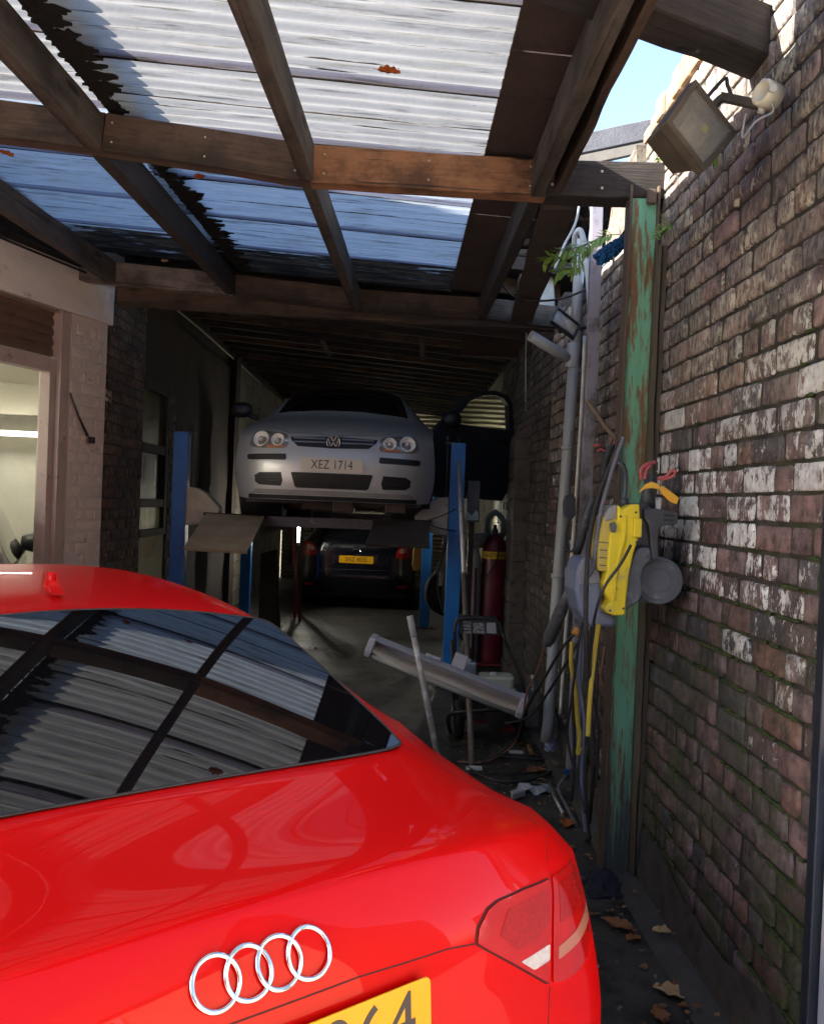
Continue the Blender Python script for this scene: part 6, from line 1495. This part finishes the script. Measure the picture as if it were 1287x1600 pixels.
flat('top_cap', ZZ([(480, 470), (498, 434), (524, 424), (530, 440), (520, 480), (480, 492)]), 'grey_paint', -.10, .03, bev=.006, sm=0)
for k in range(4): flat('rib', ZZ([(458, 570+k*30), (512-k*4, 574+k*30), (511-k*4, 578+k*30), (458, 574+k*30)]), 'washer_dark', -.0965, -.09, bev=0, sm=0)
flat('detergent_tank', ZZ([(398, 642), (436, 635), (476, 690), (480, 760), (484, 850), (540, 878), (532, 915), (424, 915), (388, 850), (372, 765), (380, 690)]), 'washer_tank', -.05, .16, bev=.016, sm=0)
flat('tank_upper', ZZ([(402, 648), (436, 640), (470, 700), (474, 738), (388, 748), (384, 695)]), mat('pale_dusty_tank_plastic', (.24, .25, .29), .5, c2=(.18, .19, .23), scale=9), -.056, .0, bev=.006, sm=0)
flat('knob', ZZ([(496, 500), (512, 492), (518, 510), (514, 532), (500, 534)]), 'washer_grey', -.125, -.08, bev=.002, sm=0)
flat('axle_block', ZZ([(630, 790), (660, 770), (720, 815), (690, 822), (640, 820)]), 'washer_dark', -.02, .1, bev=.006, sm=0)
wcn = pY(1027, 907, YW); 
def disc(c, prof, nm, m, par=pwsh, axis=(-.10, -1, .05), n=72): return MB().lathe(prof, c, Vector(axis), n, False).build(nm, m, par, world=True)
disc(wcn+Vector((0, .02, 0)), [(0, -.06), (.086, -.06), (.0905, -.05), (.0905, .045), (.0895, .050), (.087, .053), (.080, .054), (.078, .050), (.074, .049), (.072, .052), (.045, .054), (.043, .050), (.0, .050)], 'wheel', 'washer_grey')
flat('axle_block', [(990, 928), (1008, 922), (1022, 938), (1008, 941), (994, 940)], 'washer_dark', -.02, .1, bev=.006, sm=0)
for (x, y) in ((957, 806), (980, 800), (981, 845), (950, 915), (941, 948), (961, 945), (1000, 868), (994, 932), (1028, 800)):
    MB().lathe([(0, .003), (.0035, .002), (.0045, 0)], pY(x, y, YW)+Vector((0, -.1105 if x < 985 else -.0905, 0)), Vector((0, -1, 0)), 10).build('screw', 'washer_dark', pwsh, world=True)
flat('vent', [(1026, 803), (1042, 804), (1042, 807), (1026, 806)], 'black', -.078, -.06, bev=0, sm=0)
flat('vent', [(1026, 810), (1042, 811), (1042, 814), (1026, 813)], 'black', -.078, -.06, bev=0, sm=0)
# neck, bag clips, straps
nk_ = MB(); nk_.tube([pY(1010, 800, YW+.02), pY(1012, 766, YW+.02), pY(1018, 742, YW+.02)], [.036, .022, .019], 14); nk_.build('neck', 'washer_dark', pwsh, world=True)
for P_, nm in (([(992, 770), (1002, 757), (1012, 753), (1023, 757), (1025, 765), (1012, 763), (1002, 764)], 'tape'), ([(1023, 762), (1030, 760), (1054, 778), (1050, 788), (1040, 784), (1026, 770)], 'tape')):
    flat(nm, P_, mat('orange_yellow_tape', (.78, .36, .03), .5, c2=(.75, .5, .06), scale=15) if nm+'x' and P_[0][0] == 992 else bpy.data.materials['orange_yellow_tape'], -.05, -.035, bev=.003, sm=0)
mb = MB(); mb.tube(curve([pY(1001, 748, YW), pY(1001, 735, YW-.01), pY(1008, 727, YW), pY(1022, 722, YW+.02)], 5), .0075, 8); mb.tube(curve([pY(1007, 749, YW), pY(1009, 734, YW), pY(1016, 727, YW)], 5), .006, 8); mb.tube(curve([pY(1027, 748, YW), pY(1040, 744, YW), pY(1048, 736, YW), pY(1054, 737, YW-.01), pY(1048, 745, YW), pY(1030, 750, YW)], 5), .006, 8); mb.build('pink_clip', 'pink', pwsh, world=True)
ho = MB(); P_ = curve([pY(974, 790, YW-.02), pY(976, 760, YW-.02), pY(975, 735, YW), pY(968, 724, YW), pY(961, 725, YW+.02), pY(958, 735, YW+.03)], 8)
ho.tube(P_, [.010+.0016*(i % 2) for i in range(len(P_))], 10); ho.tube([pY(974, 792, YW-.02), pY(975, 778, YW-.02)], .016, 12); ho.build('inlet_hose', 'washer_dark', pwsh, world=True)
def hose(pts, r, m, lab, nm='hose', cat='hose', n=10):
    return loose(nm, MB().tube(curve(pts, 8), r, n), m, lab, cat)
pw_ = lambda x, y, Y=3.45: pY(x, y, Y-.36 if Y < 3.6 else Y)
hose([pw_(974, 683), pw_(962, 715), pw_(950, 755), pw_(938, 800), pw_(931, 850), pw_(926, 885), pw_(918, 900)], .009, 'washer_grey', 'grey hose arching from the post top down left of the yellow washer')
hose([pw_(968, 690, 3.5), pw_(950, 735, 3.5), pw_(935, 775, 3.5), pw_(922, 830, 3.5), pw_(916, 900, 3.4), pw_(915, 1000, 3.4), pw_(920, 1100, 3.5), pw_(926, 1200, 3.55), pw_(920, 1285, 3.6)], .0095, 'rubber', 'long dark hose hanging in front of the washer tank down to the floor')
hose([pw_(985, 852, 3.35), pw_(970, 880, 3.33), pw_(945, 915, 3.33), pw_(932, 950, 3.35), pw_(925, 990, 3.4), pw_(922, 1060, 3.45), pw_(935, 1140, 3.5), pw_(930, 1230, 3.55)], .0055, 'black', 'thin black lead crossing the yellow cover of the washer', 'power_lead', 'cable')
hose([pw_(935, 975), pw_(930, 1010), pw_(924, 1060), pw_(920, 1110), pw_(918, 1150)], .0095, 'yellow_hose', 'yellow hose hanging straight from the bottom of the washer tank', 'yellow_hose')
hose([pw_(893, 1003, 3.7), pw_(892, 1040, 3.7), pw_(899, 1080, 3.7), pw_(901, 1120, 3.7), pw_(905, 1150, 3.7), pw_(902, 1178, 3.7), pw_(908, 1168, 3.7)], .010, 'yellow_hose', 'curved yellow hose end hanging left of the grey hoses', 'yellow_hose')
hose([pw_(909, 980, 3.7), pw_(905, 1060, 3.7), pw_(912, 1130, 3.7), pw_(908, 1220, 3.7), pw_(914, 1300, 3.65)], .008, 'washer_tank', 'blue grey hose hanging beside the curved yellow hose')
hose([pw_(912, 975, 3.75), pw_(880, 1010, 3.8), pw_(850, 1060, 4.0), pw_(822, 1108, 4.4), pw_(800, 1160, 4.9), pw_(752, 1192, 5.0)], .007, 'black', 'black cable running down from the washer to the dark floor', 'black_cable', 'cable')
hose([pw_(905, 1000, 3.8), pw_(870, 1060, 3.9), pw_(835, 1112, 4.3), pw_(815, 1125, 4.5), pw_(790, 1130, 4.9)], .007, 'black', 'second black cable sweeping left below the pressure washer lance', 'black_cable', 'cable')
hose([pY(853, 1005, 4.0), pY(838, 1050, 4.2), pY(822, 1085, 4.5), pY(815, 1130, 4.7), px(800, 1165, 2, .05), px(760, 1190, 2, .015), px(715, 1190, 2, .012)], .0055, 'copper', 'copper brown cable running from the lance down to the floor', 'brown_cable', 'cable')
hose([pY(898, 1030, 3.75), pY(895, 1100, 3.75), pY(897, 1180, 3.75), pY(892, 1250, 3.75)], .008, 'rubber', 'dark hose hanging against the metal trunking')
hose([pY(915, 940, 3.62), pY(903, 1010, 3.62), pY(893, 1090, 3.66), pY(886, 1150, 3.7), pY(900, 1215, 3.68), pY(913, 1270, 3.6)], .006, 'black', 'thin black lead bulging left among the hanging hoses')
hose([pY(921, 960, 3.6), pY(932, 1040, 3.6), pY(929, 1120, 3.6), pY(914, 1190, 3.6), pY(917, 1270, 3.6), pY(922, 1312, 3.62)], .0065, 'rubber', 'dark hose crossing in front of the timber beside the yellow hoses')
hose([pY(944, 1010, 3.62), pY(941, 1030, 3.62), pY(934, 1075, 3.62), pY(925, 1100, 3.62)], .004, 'copper', 'short thin brown wire by the straight yellow hose', 'wire', 'wire')
hose([px(880, 1180, 2, .02), px(896, 1210, 2, .03), px(884, 1240, 2, .02), px(905, 1262, 2, .02), px(925, 1290, 2, .02), px(915, 1315, 2, .015)], .008, 'rubber', 'dark hose end snaking on the floor by the wall')
# trigger lances hanging on hooks
la = thing('spray_lance', 'dusty black pressure washer lance hanging beside the downpipe', 'spray lance', pw_(860, 1005, 4.0))
a0, a1, a2, a3 = pw_(918, 800, 3.6), pw_(900, 865, 3.65), pw_(888, 925, 3.75), pw_(855, 1005, 4.0)
MB().tube([a2+(a1-a2)*.1, a2+(a3-a2)*.15, a2+(a3-a2)*.35, a2+(a3-a2)*.9, a3], [.014, .022, .030, .032, .024], 14).build('handle_shaft', mat('silvery_scuffed_plastic', (.17, .18, .19), .45, .2, c2=(.09, .09, .10), scale=9, c3=(.34, .36, .38), s3=20, t3=(.58, .68)), la, world=True)
MB().tube([a1, a2], [.014, .016], 12).build('barrel', 'black', la, world=True)
MB().tube([a1+(a0-a1)*-.02, a1+(a2-a1)*.45], .0165, 12).build('yellow_ring', 'yellow', la, world=True)
MB().tube(curve([a0+Vector((.02, 0, .06)), a0, a1], 4), [.018]*4+[.022]*4+[.018], 12).build('trigger_grip', 'washer_dark', la, world=True)
mb = MB(); mb.prism([pw_(x, y, 4.6) for x, y in ((884, 775), (893, 771), (899, 778), (899, 805), (893, 812), (882, 806), (881, 786))], (0, .05, 0)); mb.tube([pw_(888, 808, 4.62), pw_(887, 818, 4.62)], .012, 8); loose('cable_plug', mb, 'washer_dark', 'dark plug connector hanging against the grey downpipe', 'plug', bevel=.008)
hose([pw_(888, 815, 4.6), pw_(884, 840, 4.55), pw_(890, 862, 4.4), pw_(905, 845, 4.2), pw_(917, 820, 4.1), pw_(922, 800, 4.0)], .005, 'black', 'thin black cable looping from the plug to the hoses', 'plug_cable', 'cable')
mb = MB(); mb.tube([pw_(904, 982, 3.65), pw_(898, 992, 3.65)], .020, 12); tag(mb.build('hose_connector', mat('orange_hose_connector', (.75, .30, .02), .4, c2=(.1, .08, .07), scale=30)), 'orange and black hose connector above the yellow hose', 'connector')
mb = MB(); mb.tube(curve([pw_(918, 628, 4.3), pw_(930, 645, 4.2), pw_(944, 665, 4.05), pw_(964, 688, 3.9)], 4), .012, 6); loose('broken_stick', mb, mat('bare_brown_stick', (.25, .16, .10), .8, c2=(.16, .1, .06), scale=20), 'broken brown stick wedged between trunking and post', 'stick')
mb = MB(); mb.tube(curve([pw_(960, 690, 3.95), pw_(950, 705, 3.95), pw_(938, 702, 3.95), pw_(932, 706, 3.95)], 4), .005, 6); mb.tube([pw_(927, 696, 3.95), pw_(939, 696, 3.95)], .008, 8); loose('pink_wire', mb, 'pink', 'faded pink wire end poking out by the broken stick', 'wire')
P_ = curve([pw_(955, 695, 3.9), pw_(948, 715, 3.9), pw_(942, 740, 3.9)], 10); hel = []
for i in range(len(P_)*8):
    t = i/8; k = min(int(t), len(P_)-2); c_ = P_[k]+(P_[k+1]-P_[k])*(t-k); an = i*.95; hel.append(c_+Vector((cos(an)*.016, sin(an)*.016, 0)))
loose('coiled_lead', MB().tube(hel, .004, 5), 'washer_dark', 'coiled dark lead hanging by the stick', 'cable')
# blue chenille brush stuck behind the post
br = thing('wash_brush', 'blue chenille wash brush tucked behind the top of the green post', 'brush', pw_(955, 415, 3.8))
e0, e1 = pw_(933, 405, 3.80), pw_(984, 368, 3.86); bx = (e1-e0).normalized(); rnd = random.Random(9)
mb = MB()
for i in range(300):
    t = rnd.random(); an = rnd.uniform(0, 2*pi); n_ = bx.orthogonal().normalized(); b_ = bx.cross(n_); r0 = .030*(sin(pi*min(1, t*1.1+.12)))**.5
    d_ = (n_*cos(an)+b_*sin(an)); c_ = e0+(e1-e0)*t; a_ = c_+d_*r0*.7
    tip = a_+d_*rnd.uniform(.010, .018)+bx*rnd.uniform(-.012, .012)-ZH*.006
    mb.tube([a_, (a_+tip)/2+d_*.003, tip], [.0055, .0060, .0035], 6)
mb.build('bristles', 'mop_blue', br, world=True)
MB().tube([e0+bx*.005, e1], .024, 12).build('core', mat('dark_blue_core', (.003, .04, .14), .9), br, world=True)
MB().tube([e1-bx*.02, e1+bx*.14+Vector((0, .02, .0))], .010, 10).build('handle', 'pvc_grey', br, world=True)

# ================================================================== PLANTS
def leafy(nm, stems, lab, m='leaf_green', ln=.07, wd=.017, par=None):
    t = thing(nm, lab, 'plant', stems[0][0][0] if isinstance(stems[0][0], list) else stems[0][0])
    sm = MB(); lf = MB(); rnd = random.Random(len(lab))
    for pts in stems:
        P_ = curve(pts, 5); sm.tube(P_, [.003*(1-.6*i/len(P_)) for i in range(len(P_))], 5)
        for i in range(3, len(P_)):
            for s in (-1, 1):
                if rnd.random() < .12: continue
                d = (P_[i]-P_[i-1]).normalized(); side = d.cross(Vector((0, -1, 0.2))).normalized()*s
                dir_ = (d*.75+side*.75+Vector((0, rnd.uniform(-.5, .2), rnd.uniform(-.25, .15)))).normalized(); L_ = ln*rnd.uniform(.6, 1.15)
                nrm = dir_.cross(Vector((rnd.uniform(-.3, .3), -.6, .8))).normalized(); rows = []
                for k in range(6):
                    f_ = k/5; w2 = wd*sin(pi*min(.98, f_*.93+.04))**.8; c_ = P_[i]+dir_*L_*f_+Vector((0, 0, -.25*L_*f_*f_)); up2 = dir_.cross(nrm)
                    rows.append([c_-nrm*w2/2+up2*w2*.15, c_, c_+nrm*w2/2+up2*w2*.15])
                lf.grid(rows)
    sm.build('stem', mat('green_brown_stem', (.12, .14, .04), .7) if 'green_brown_stem' not in bpy.data.materials else bpy.data.materials['green_brown_stem'], t, world=True); lf.build('leaves', m, t, world=True, fixn=False); return t
L5 = lambda *a: [pY(x, y, 4.3) for x, y in a]
leafy('wall_plant', [L5((970, 366), (945, 368), (925, 378), (905, 398), (880, 405), (862, 402), (852, 406)), L5((925, 378), (905, 385), (890, 390), (872, 393)), L5((920, 395), (900, 416), (885, 420), (872, 425))], 'green leafy sprig growing out sideways below the front beam beside the blue brush', ln=.060, wd=.017)
leafy('wall_weed', [[px(1105, 232, 0, WX-.02), px(1100, 240, 0, WX-.05), px(1088, 252, 0, WX-.08)], [px(1112, 228, 0, WX-.02), px(1118, 238, 0, WX-.05), px(1112, 250, 0, WX-.06)]], 'small green weed sprouting from the bricks under the large floodlight', ln=.03, wd=.014)
leafy('wall_weed', [[px(1035, 345, 0, WX-.02), px(1030, 355, 0, WX-.05), px(1025, 368, 0, WX-.07)], [px(1040, 340, 0, WX-.02), px(1042, 352, 0, WX-.05), px(1036, 362, 0, WX-.06)], [px(1038, 350, 0, WX-.02), px(1034, 340, 0, WX-.05)]], 'small green weed growing between green post top and brick wall', ln=.035, wd=.012)
leafy('wall_weed', [[px(1022, 252, 0, WX-.02), px(1026, 246, 0, WX-.05), px(1030, 240, 0, WX-.05)], [px(1035, 255, 0, WX-.02), px(1040, 248, 0, WX-.05)]], 'tiny sunlit weed on the lit corner of wall above the front beam', ln=.03, wd=.014)
# moss cushions in the joints
mb = MB(); rnd = random.Random(31)
for i in range(900):
    y = rnd.uniform(2.15, 3.95) if i % 3 else rnd.uniform(2.15, 3.3); c = rnd.randrange(1, 26); z = c*.0905
    if rnd.random() < max(0, (z-1.1)/1.3): continue
    if noise.noise(Vector((y*1.3, z*2.0, 4))) < -.02: continue
    L_ = rnd.uniform(.012, .04); h_ = rnd.uniform(.003, .008); q = Vector((WX-.004, y, z+.001))
    vs_ = []; nn_ = 9
    mb.lathe([(0, .007), (.5*1, .005), (.85, .001), (1., -.004)], (0, 0, 0), Vector((-1, 0, 0)), nn_)
    o_ = len(mb.v)-4*nn_
    for k in range(4*nn_):
        v = mb.v[o_+k]; v = Vector((v.x*rnd.uniform(.6, 1.2), v.y*L_*rnd.uniform(.7, 1.1), v.z*h_*rnd.uniform(.7, 1.2))); mb.v[o_+k] = v+q
o = mb.build('moss', 'moss', origin=(WX, 3, 0)); tag(o, 'bright green moss cushions in the lower joints of the brick wall', 'moss', kind='stuff')

# ================================================================== FLOOR LITTER AND LEAVES
def oak(c, L_, an, m, lab, nm='fallen_leaf', curl=.012, seed=0, tilt=(0, 0)):
    rnd = random.Random(seed); n = 46; out = []
    for i in range(n):
        t = i/n; a = 2*pi*t; lob = 1+.22*sin(a*9)*(1 if abs(sin(a)) > .25 else .2); out.append((cos(a)*L_*.5*(1 if abs(cos(a)) > .8 else .95), sin(a)*L_*.27*lob*(1.15-.25*cos(a))))
    mb = MB(); vs = [(0, 0, curl*.2)]; rings = [.45, .8, 1.0]
    for r_ in rings: vs += [(x*r_, y*r_, curl*(r_*r_)*(.5+.8*noise.noise(Vector((x*40, y*40, seed))))+abs(y)*.25*r_) for x, y in out]
    fs = [(0, 1+i, 1+(i+1) % n) for i in range(n)]
    for k in range(2): fs += [(1+k*n+i, 1+(k+1)*n+i, 1+(k+1)*n+(i+1) % n, 1+k*n+(i+1) % n) for i in range(n)]
    mb.add(vs, fs, True); mb.tube([(-L_*.48, 0, .002), (-L_*.7, .004, .004)], .0012, 5)
    R_ = Matrix.Rotation(an, 3, 'Z') @ Matrix.Rotation(tilt[0], 3, 'X'); mb.v = [R_ @ v+Vector(c) for v in mb.v]
    return tag(mb.build(nm, m, fixn=False), lab, 'leaf')
gl_ = lambda x, y, z=.008: px(x, y, 2, z)
oak(gl_(1048, 1552), .125, 2.6, 'leaf_tan', 'large tan oak leaf on the concrete near the bottom of the picture', seed=1)
oak(gl_(1062, 1543), .08, .6, 'leaf_brown', 'dark brown leaf half under the large tan oak leaf', seed=2)
oak(gl_(1078, 1573), .07, .2, 'leaf_brown', 'brown leaf just right of the large tan oak leaf', seed=3)
oak(gl_(1030, 1587), .085, 1.6, 'leaf_brown', 'reddish brown leaf at the bottom edge left of the tan oak leaf', seed=4)
oak(gl_(1122, 1590), .11, 2.3, 'leaf_brown', 'red brown leaf against the kerb at the bottom edge', seed=5)
oak(px(1033, 1456, 0, 1.06), .07, 2.9, 'leaf_tan', 'small pale leaf lying on the kerb', seed=6)
oak(gl_(963, 1446), .12, 2.4, 'leaf_brown', 'dark red leaf on the floor below the black rag', seed=7)
oak(gl_(990, 1467), .07, .4, 'leaf_brown', 'small brown leaf right of the dark red leaf', seed=8)
oak(gl_(951, 1358), .10, .9, 'leaf_orange', 'crumpled orange brown leaf at the foot of the green post', seed=9, curl=.04)
oak(gl_(886, 1287), .11, 1.2, 'leaf_orange', 'orange leaf on the dark floor behind the red car corner', seed=10)
oak(gl_(892, 1265), .06, 2.2, 'leaf_tan', 'small yellow leaf beside the orange leaf behind the red car', seed=11)
oak(gl_(838, 1205), .14, .4, 'leaf_brown', 'brown leaf on the floor near the plastic bottle', seed=12)
for i, (x, y, s_, m_, lab) in enumerate(((608, 112, .055, 'leaf_orange', 'orange leaf resting on the translucent roof right of the middle rafter'), (22, 104, .06, 'leaf_brown', 'brown leaf on the roof sheet at the upper left edge'), (312, 277, .055, 'leaf_orange', 'orange leaf on the roof sheet beyond the front beam'), (446, 290, .04, 'leaf_tan', 'pale tan leaf on the roof sheet just beyond the front beam'), (8, 240, .06, 'leaf_orange', 'orange leaf on the roof sheet at the left edge beyond the front beam'), (258, 408, .05, 'leaf_tan', 'faint tan leaf on the far left roof sheet'))):
    c_ = px(x, y, 2, 3.30); zc = cz(c_.x, c_.y)-.012; c_ = px(x, y, 2, zc); oak(c_, s_*1.6, .2+i, m_, lab, seed=20+i, curl=.002)
# bottles
def bottle(c, h, r, lab, lb):
    t = thing('plastic_bottle', lab, 'bottle', c)
    pr = [(0, .005), (r*.8, 0), (r, .012)]+[(r*(.96 if k % 2 else 1.), .03+k*.012) for k in range(int((h*.66-.03)/.012))]+[(r, h*.68), (r*.85, h*.78), (r*.5, h*.88), (r*.3, h*.92), (r*.3, h*.96)]
    MB().lathe(pr, (0, 0, 0), ZH, 28).build('body', 'bottle', t); MB().lathe([(r*.33, h*.95), (r*.33, h), (0, h)], (0, 0, 0), ZH, 16).build('cap', 'pvc_white', t)
    if lb: MB().lathe([(r*1.02, lb[0]), (r*1.02, lb[1])], (0, 0, 0), ZH, 28).build('label', 'label_blue', t)
bottle(px(861, 1180, 2, 0), .34, .047, 'clear plastic bottle with blue label standing by the foot of the downpipe', (.02, .105))
bottle(px(838, 1160, 2, 0)+Vector((0, .25, 0)), .42, .055, 'larger clear plastic bottle behind the labelled one', None)
# rag, plastic pieces, tube ends
mb = MB(); rnd = random.Random(44); cr = gl_(940, 1386, 0); rows = []
for j in range(15):
    rows.append([cr+Vector(((i-7)*.012, (j-7)*.016, max(0, .05*(1-((i-7)/7.5)**2)*(1-((j-7)/7.5)**2)*(1+1.6*noise.noise(Vector((i*.45, j*.45, 2)))))+.003))+Vector((.012*noise.noise(Vector((i, j, 7))*.5), .012*noise.noise(Vector((i, j, 1))*.5), 0)) for i in range(15)])
mb.grid(rows); mb.tube(curve([cr+Vector((.05, -.02, .02)), cr+Vector((.09, -.03, .015)), cr+Vector((.12, -.04, .02))], 4), [.018]*4+[.014]*4+[.02], 8); mb.tube(curve([cr+Vector((-.06, 0, .02)), cr+Vector((-.1, .03, .01))], 4), .014, 8)
loose('black_rag', mb, mat('navy_black_rag', (.008, .009, .02), .85, c2=(.02, .02, .035), scale=20, bump=.6), 'crumpled navy black rag on the floor at the foot of the green post', 'rag')
mb = MB(); c_ = gl_(836, 1232, .01); n = 14; o_ = [c_+Vector((cos(2*pi*i/n)*.085*(1+.3*cos(4*pi*i/n)), sin(2*pi*i/n)*.09, .02*sin(i*2.3))) for i in range(n)]; i_ = [c_+Vector((cos(2*pi*i/n)*.035, sin(2*pi*i/n)*.03, .025)) for i in range(n)]
mb.add(o_+i_, [(k, (k+1) % n, n+(k+1) % n, n+k) for k in range(n)]); mb.v = mb.v; loose('plastic_ring', mb, mat('pale_blue_grey_plastic_film', (.42, .46, .52), .3, c2=(.2, .22, .25), scale=20), 'crumpled pale plastic ring on the floor behind the red car', 'plastic scrap')
a_, b_ = gl_(800, 1243, .03), gl_(818, 1237, .03); loose('plastic_block', MB().obox((a_+b_)/2, (b_-a_).normalized(), YH, ZH, .12, .06, .04), 'pvc_grey', 'small grey block on the floor left of the plastic ring', 'scrap', bevel=.008)
loose('metal_strip', MB().tube([gl_(858, 1222, .05), gl_(866, 1245, .03), gl_(880, 1272, .01)], .012, 8), 'steel', 'curved silver strip on the floor right of the plastic ring', 'scrap')
loose('metal_tube', MB().tube(curve([gl_(884, 1214, .09), gl_(872, 1232, .06), gl_(884, 1258, .03), gl_(900, 1290, .01)], 4), .011, 8), 'washer_grey', 'bent dull grey tube lying beside the silver strip', 'scrap')
loose('blue_tag', MB().obox(gl_(885, 1207, .08), XH, YH, ZH, .03, .02, .045), mat('blue_tag_plastic', (.01, .09, .4), .4), 'small blue plastic tag near the floor left of the hanging hoses', 'tag', bevel=.006)
loose('brass_fitting', MB().tube([gl_(826, 1165, .03), gl_(829, 1176, .02)], .016, 8), mat('brass', (.45, .27, .09), .4, .7), 'little brass fitting on the floor beside the bottle', 'fitting')
loose('white_chip', MB().obox(gl_(928, 1508, .008), Vector((.7, -.7, 0)), Vector((.7, .7, 0)), ZH, .035, .010, .008), 'pvc_white', 'thin white plastic chip on the concrete beside the red car', 'scrap')
loose('paper_scraps', MB().obox(px(740, 1200, 2, .01), XH, YH, ZH, .10, .06, .01).obox(px(806, 1175, 2, .01), XH, YH, ZH, .09, .04, .01), 'pvc_white', 'flattened pale paper scraps on the dark floor by the pole', 'scrap')
mb = MB(); rnd = random.Random(12)
for i in range(420):
    if i < 260: x, y = rnd.uniform(.3, 1.05), rnd.uniform(2.3, 6.2)
    else: x, y = rnd.uniform(-1.6, 1.0), rnd.uniform(5, 11)
    s_ = rnd.uniform(.002, .008); a_ = Vector((rnd.uniform(-1, 1), rnd.uniform(-1, 1), rnd.uniform(-.3, .3))).normalized(); b_ = a_.cross(ZH).normalized()
    mb.obox((x, y, s_*.6+.001), a_, b_, a_.cross(b_), s_*2.2, s_*1.2, s_)
tag(mb.build('floor_grit', mat('pale_grit', (.2, .18, .16), .9, c2=(.08, .07, .06), scale=80)), 'scattered pale grit and crumbs on the dark floor', 'grit', kind='stuff')
mb = MB(); rnd = random.Random(77)
for i in range(150):
    t_ = rnd.random(); x = rnd.choice([rnd.gauss(1.0, .04), rnd.gauss(.92, .10), rnd.uniform(.5, 1.0)]); y = 2.3+3.6*t_; s_ = rnd.uniform(.008, .026); c_ = Vector((min(x, 1.1), y, .012+rnd.uniform(0, .012)+(.045 if x > 1.03 else 0))); an = rnd.uniform(0, 6.3)
    n_ = rnd.choice((5, 6, 7)); vs_ = [c_+Vector((cos(an+2*pi*k/n_)*s_*rnd.uniform(.6, 1.2), sin(an+2*pi*k/n_)*s_*.6*rnd.uniform(.6, 1.2), rnd.uniform(-.006, .008))) for k in range(n_)]
    mb.add([c_]+vs_, [(0, 1+k, 1+(k+1) % n_) for k in range(n_)])
tag(mb.build('leaf_litter', mat('dark_leaf_litter', (.12, .05, .022), .85, c2=(.25, .14, .06), scale=14), fixn=False), 'small broken brown leaf bits drifted along the foot of the wall', 'leaf litter', kind='stuff')
loose('floor_cable', MB().tube(curve([px(720, 1192, 2, .01), px(760, 1215, 2, .01), px(800, 1222, 2, .01), px(850, 1212, 2, .01), px(872, 1190, 2, .01), px(830, 1186, 2, .01), px(770, 1180, 2, .01)], 8), .008, 8), 'black', 'black cable coiled on the dark floor between bottle and pole', 'cable')

# ================================================================== YARD BEHIND THE CAMERA (lights and reflects)
opp = thing('street_terrace', 'sunlit cream and brick terrace across the yard behind the camera', 'building', (7, -6, 0))
mb = MB(); mb.box((4.2, -14, 0), (9, -.5, 4.4)); mb.build('wall', mat('sunlit_peach_front', (.58, .40, .26), .85, c2=(.48, .32, .2), scale=1.2), opp, world=True)
mb = MB(); mb.prism([(4.0, -14.2, 4.4), (9.2, -14.2, 4.4), (6.6, -14.2, 8.6)], (0, 12.9, 0)); mb.build('roof', mat('slate_roof', (.07, .07, .08), .7), opp, world=True)
for y in (-12.5, -9.6, -6.7, -3.8):
    for z in (.9, 2.9):
        w_ = MB().box((4.16, y, z), (4.21, y+1.1, z+1.3)).build('window', 'pvc_white', opp, world=True)
        MB().box((4.14, y+.1, z+.1), (4.17, y+.5, z+1.2)).box((4.14, y+.6, z+.1), (4.17, y+1.0, z+1.2)).build('pane', 'glass_dark', w_, world=True)
nbg = thing('neighbour_building', 'low brick building on the far side of the right boundary wall', 'building', (4, 9, 0))
MB().box((1.42, 2.3, 0), (7.5, 17, 2.75)).build('wall', mat('plain_dull_brick', (.20, .12, .10), .9, c2=(.15, .09, .075), scale=3, bump=.4, bscale=14), nbg, world=True)
MB().box((1.40, 2.25, 2.75), (7.6, 17.1, 2.9)).build('roof', 'render_dark', nbg, world=True)
for x in (2.6, 5.0):
    w_ = MB().box((x, 2.25, 1.0), (x+1.1, 2.32, 2.1)).build('window', 'pvc_white', nbg, world=True); MB().box((x+.08, 2.23, 1.08), (x+1.02, 2.26, 2.02)).build('pane', 'glass_dark', w_, world=True)
bh = thing('rear_terrace', 'brick terrace with white windows closing the street behind the camera', 'building', (-2, -9, 0))
MB().box((-10, -12, 0), (3.5, -9, 5.6)).build('wall', mat('shaded_red_brick', (.26, .12, .08), .9, c2=(.2, .09, .065), scale=2), bh, world=True)
MB().prism([(-10.2, -8.8, 5.6), (-10.2, -12.2, 5.6), (-10.2, -10.5, 7.2)], (13.9, 0, 0)).build('roof', 'grey_paint', bh, world=True)
for x in (-8.5, -5.6, -2.7, .2, 2.2):
    for z in (1.0, 3.3):
        w_ = MB().box((x, -9.0, z), (x+1.1, -8.94, z+1.4)).build('window', 'pvc_white', bh, world=True)
        MB().box((x+.1, -8.95, z+.1), (x+1.0, -8.92, z+1.3)).build('pane', 'glass_dark', w_, world=True)
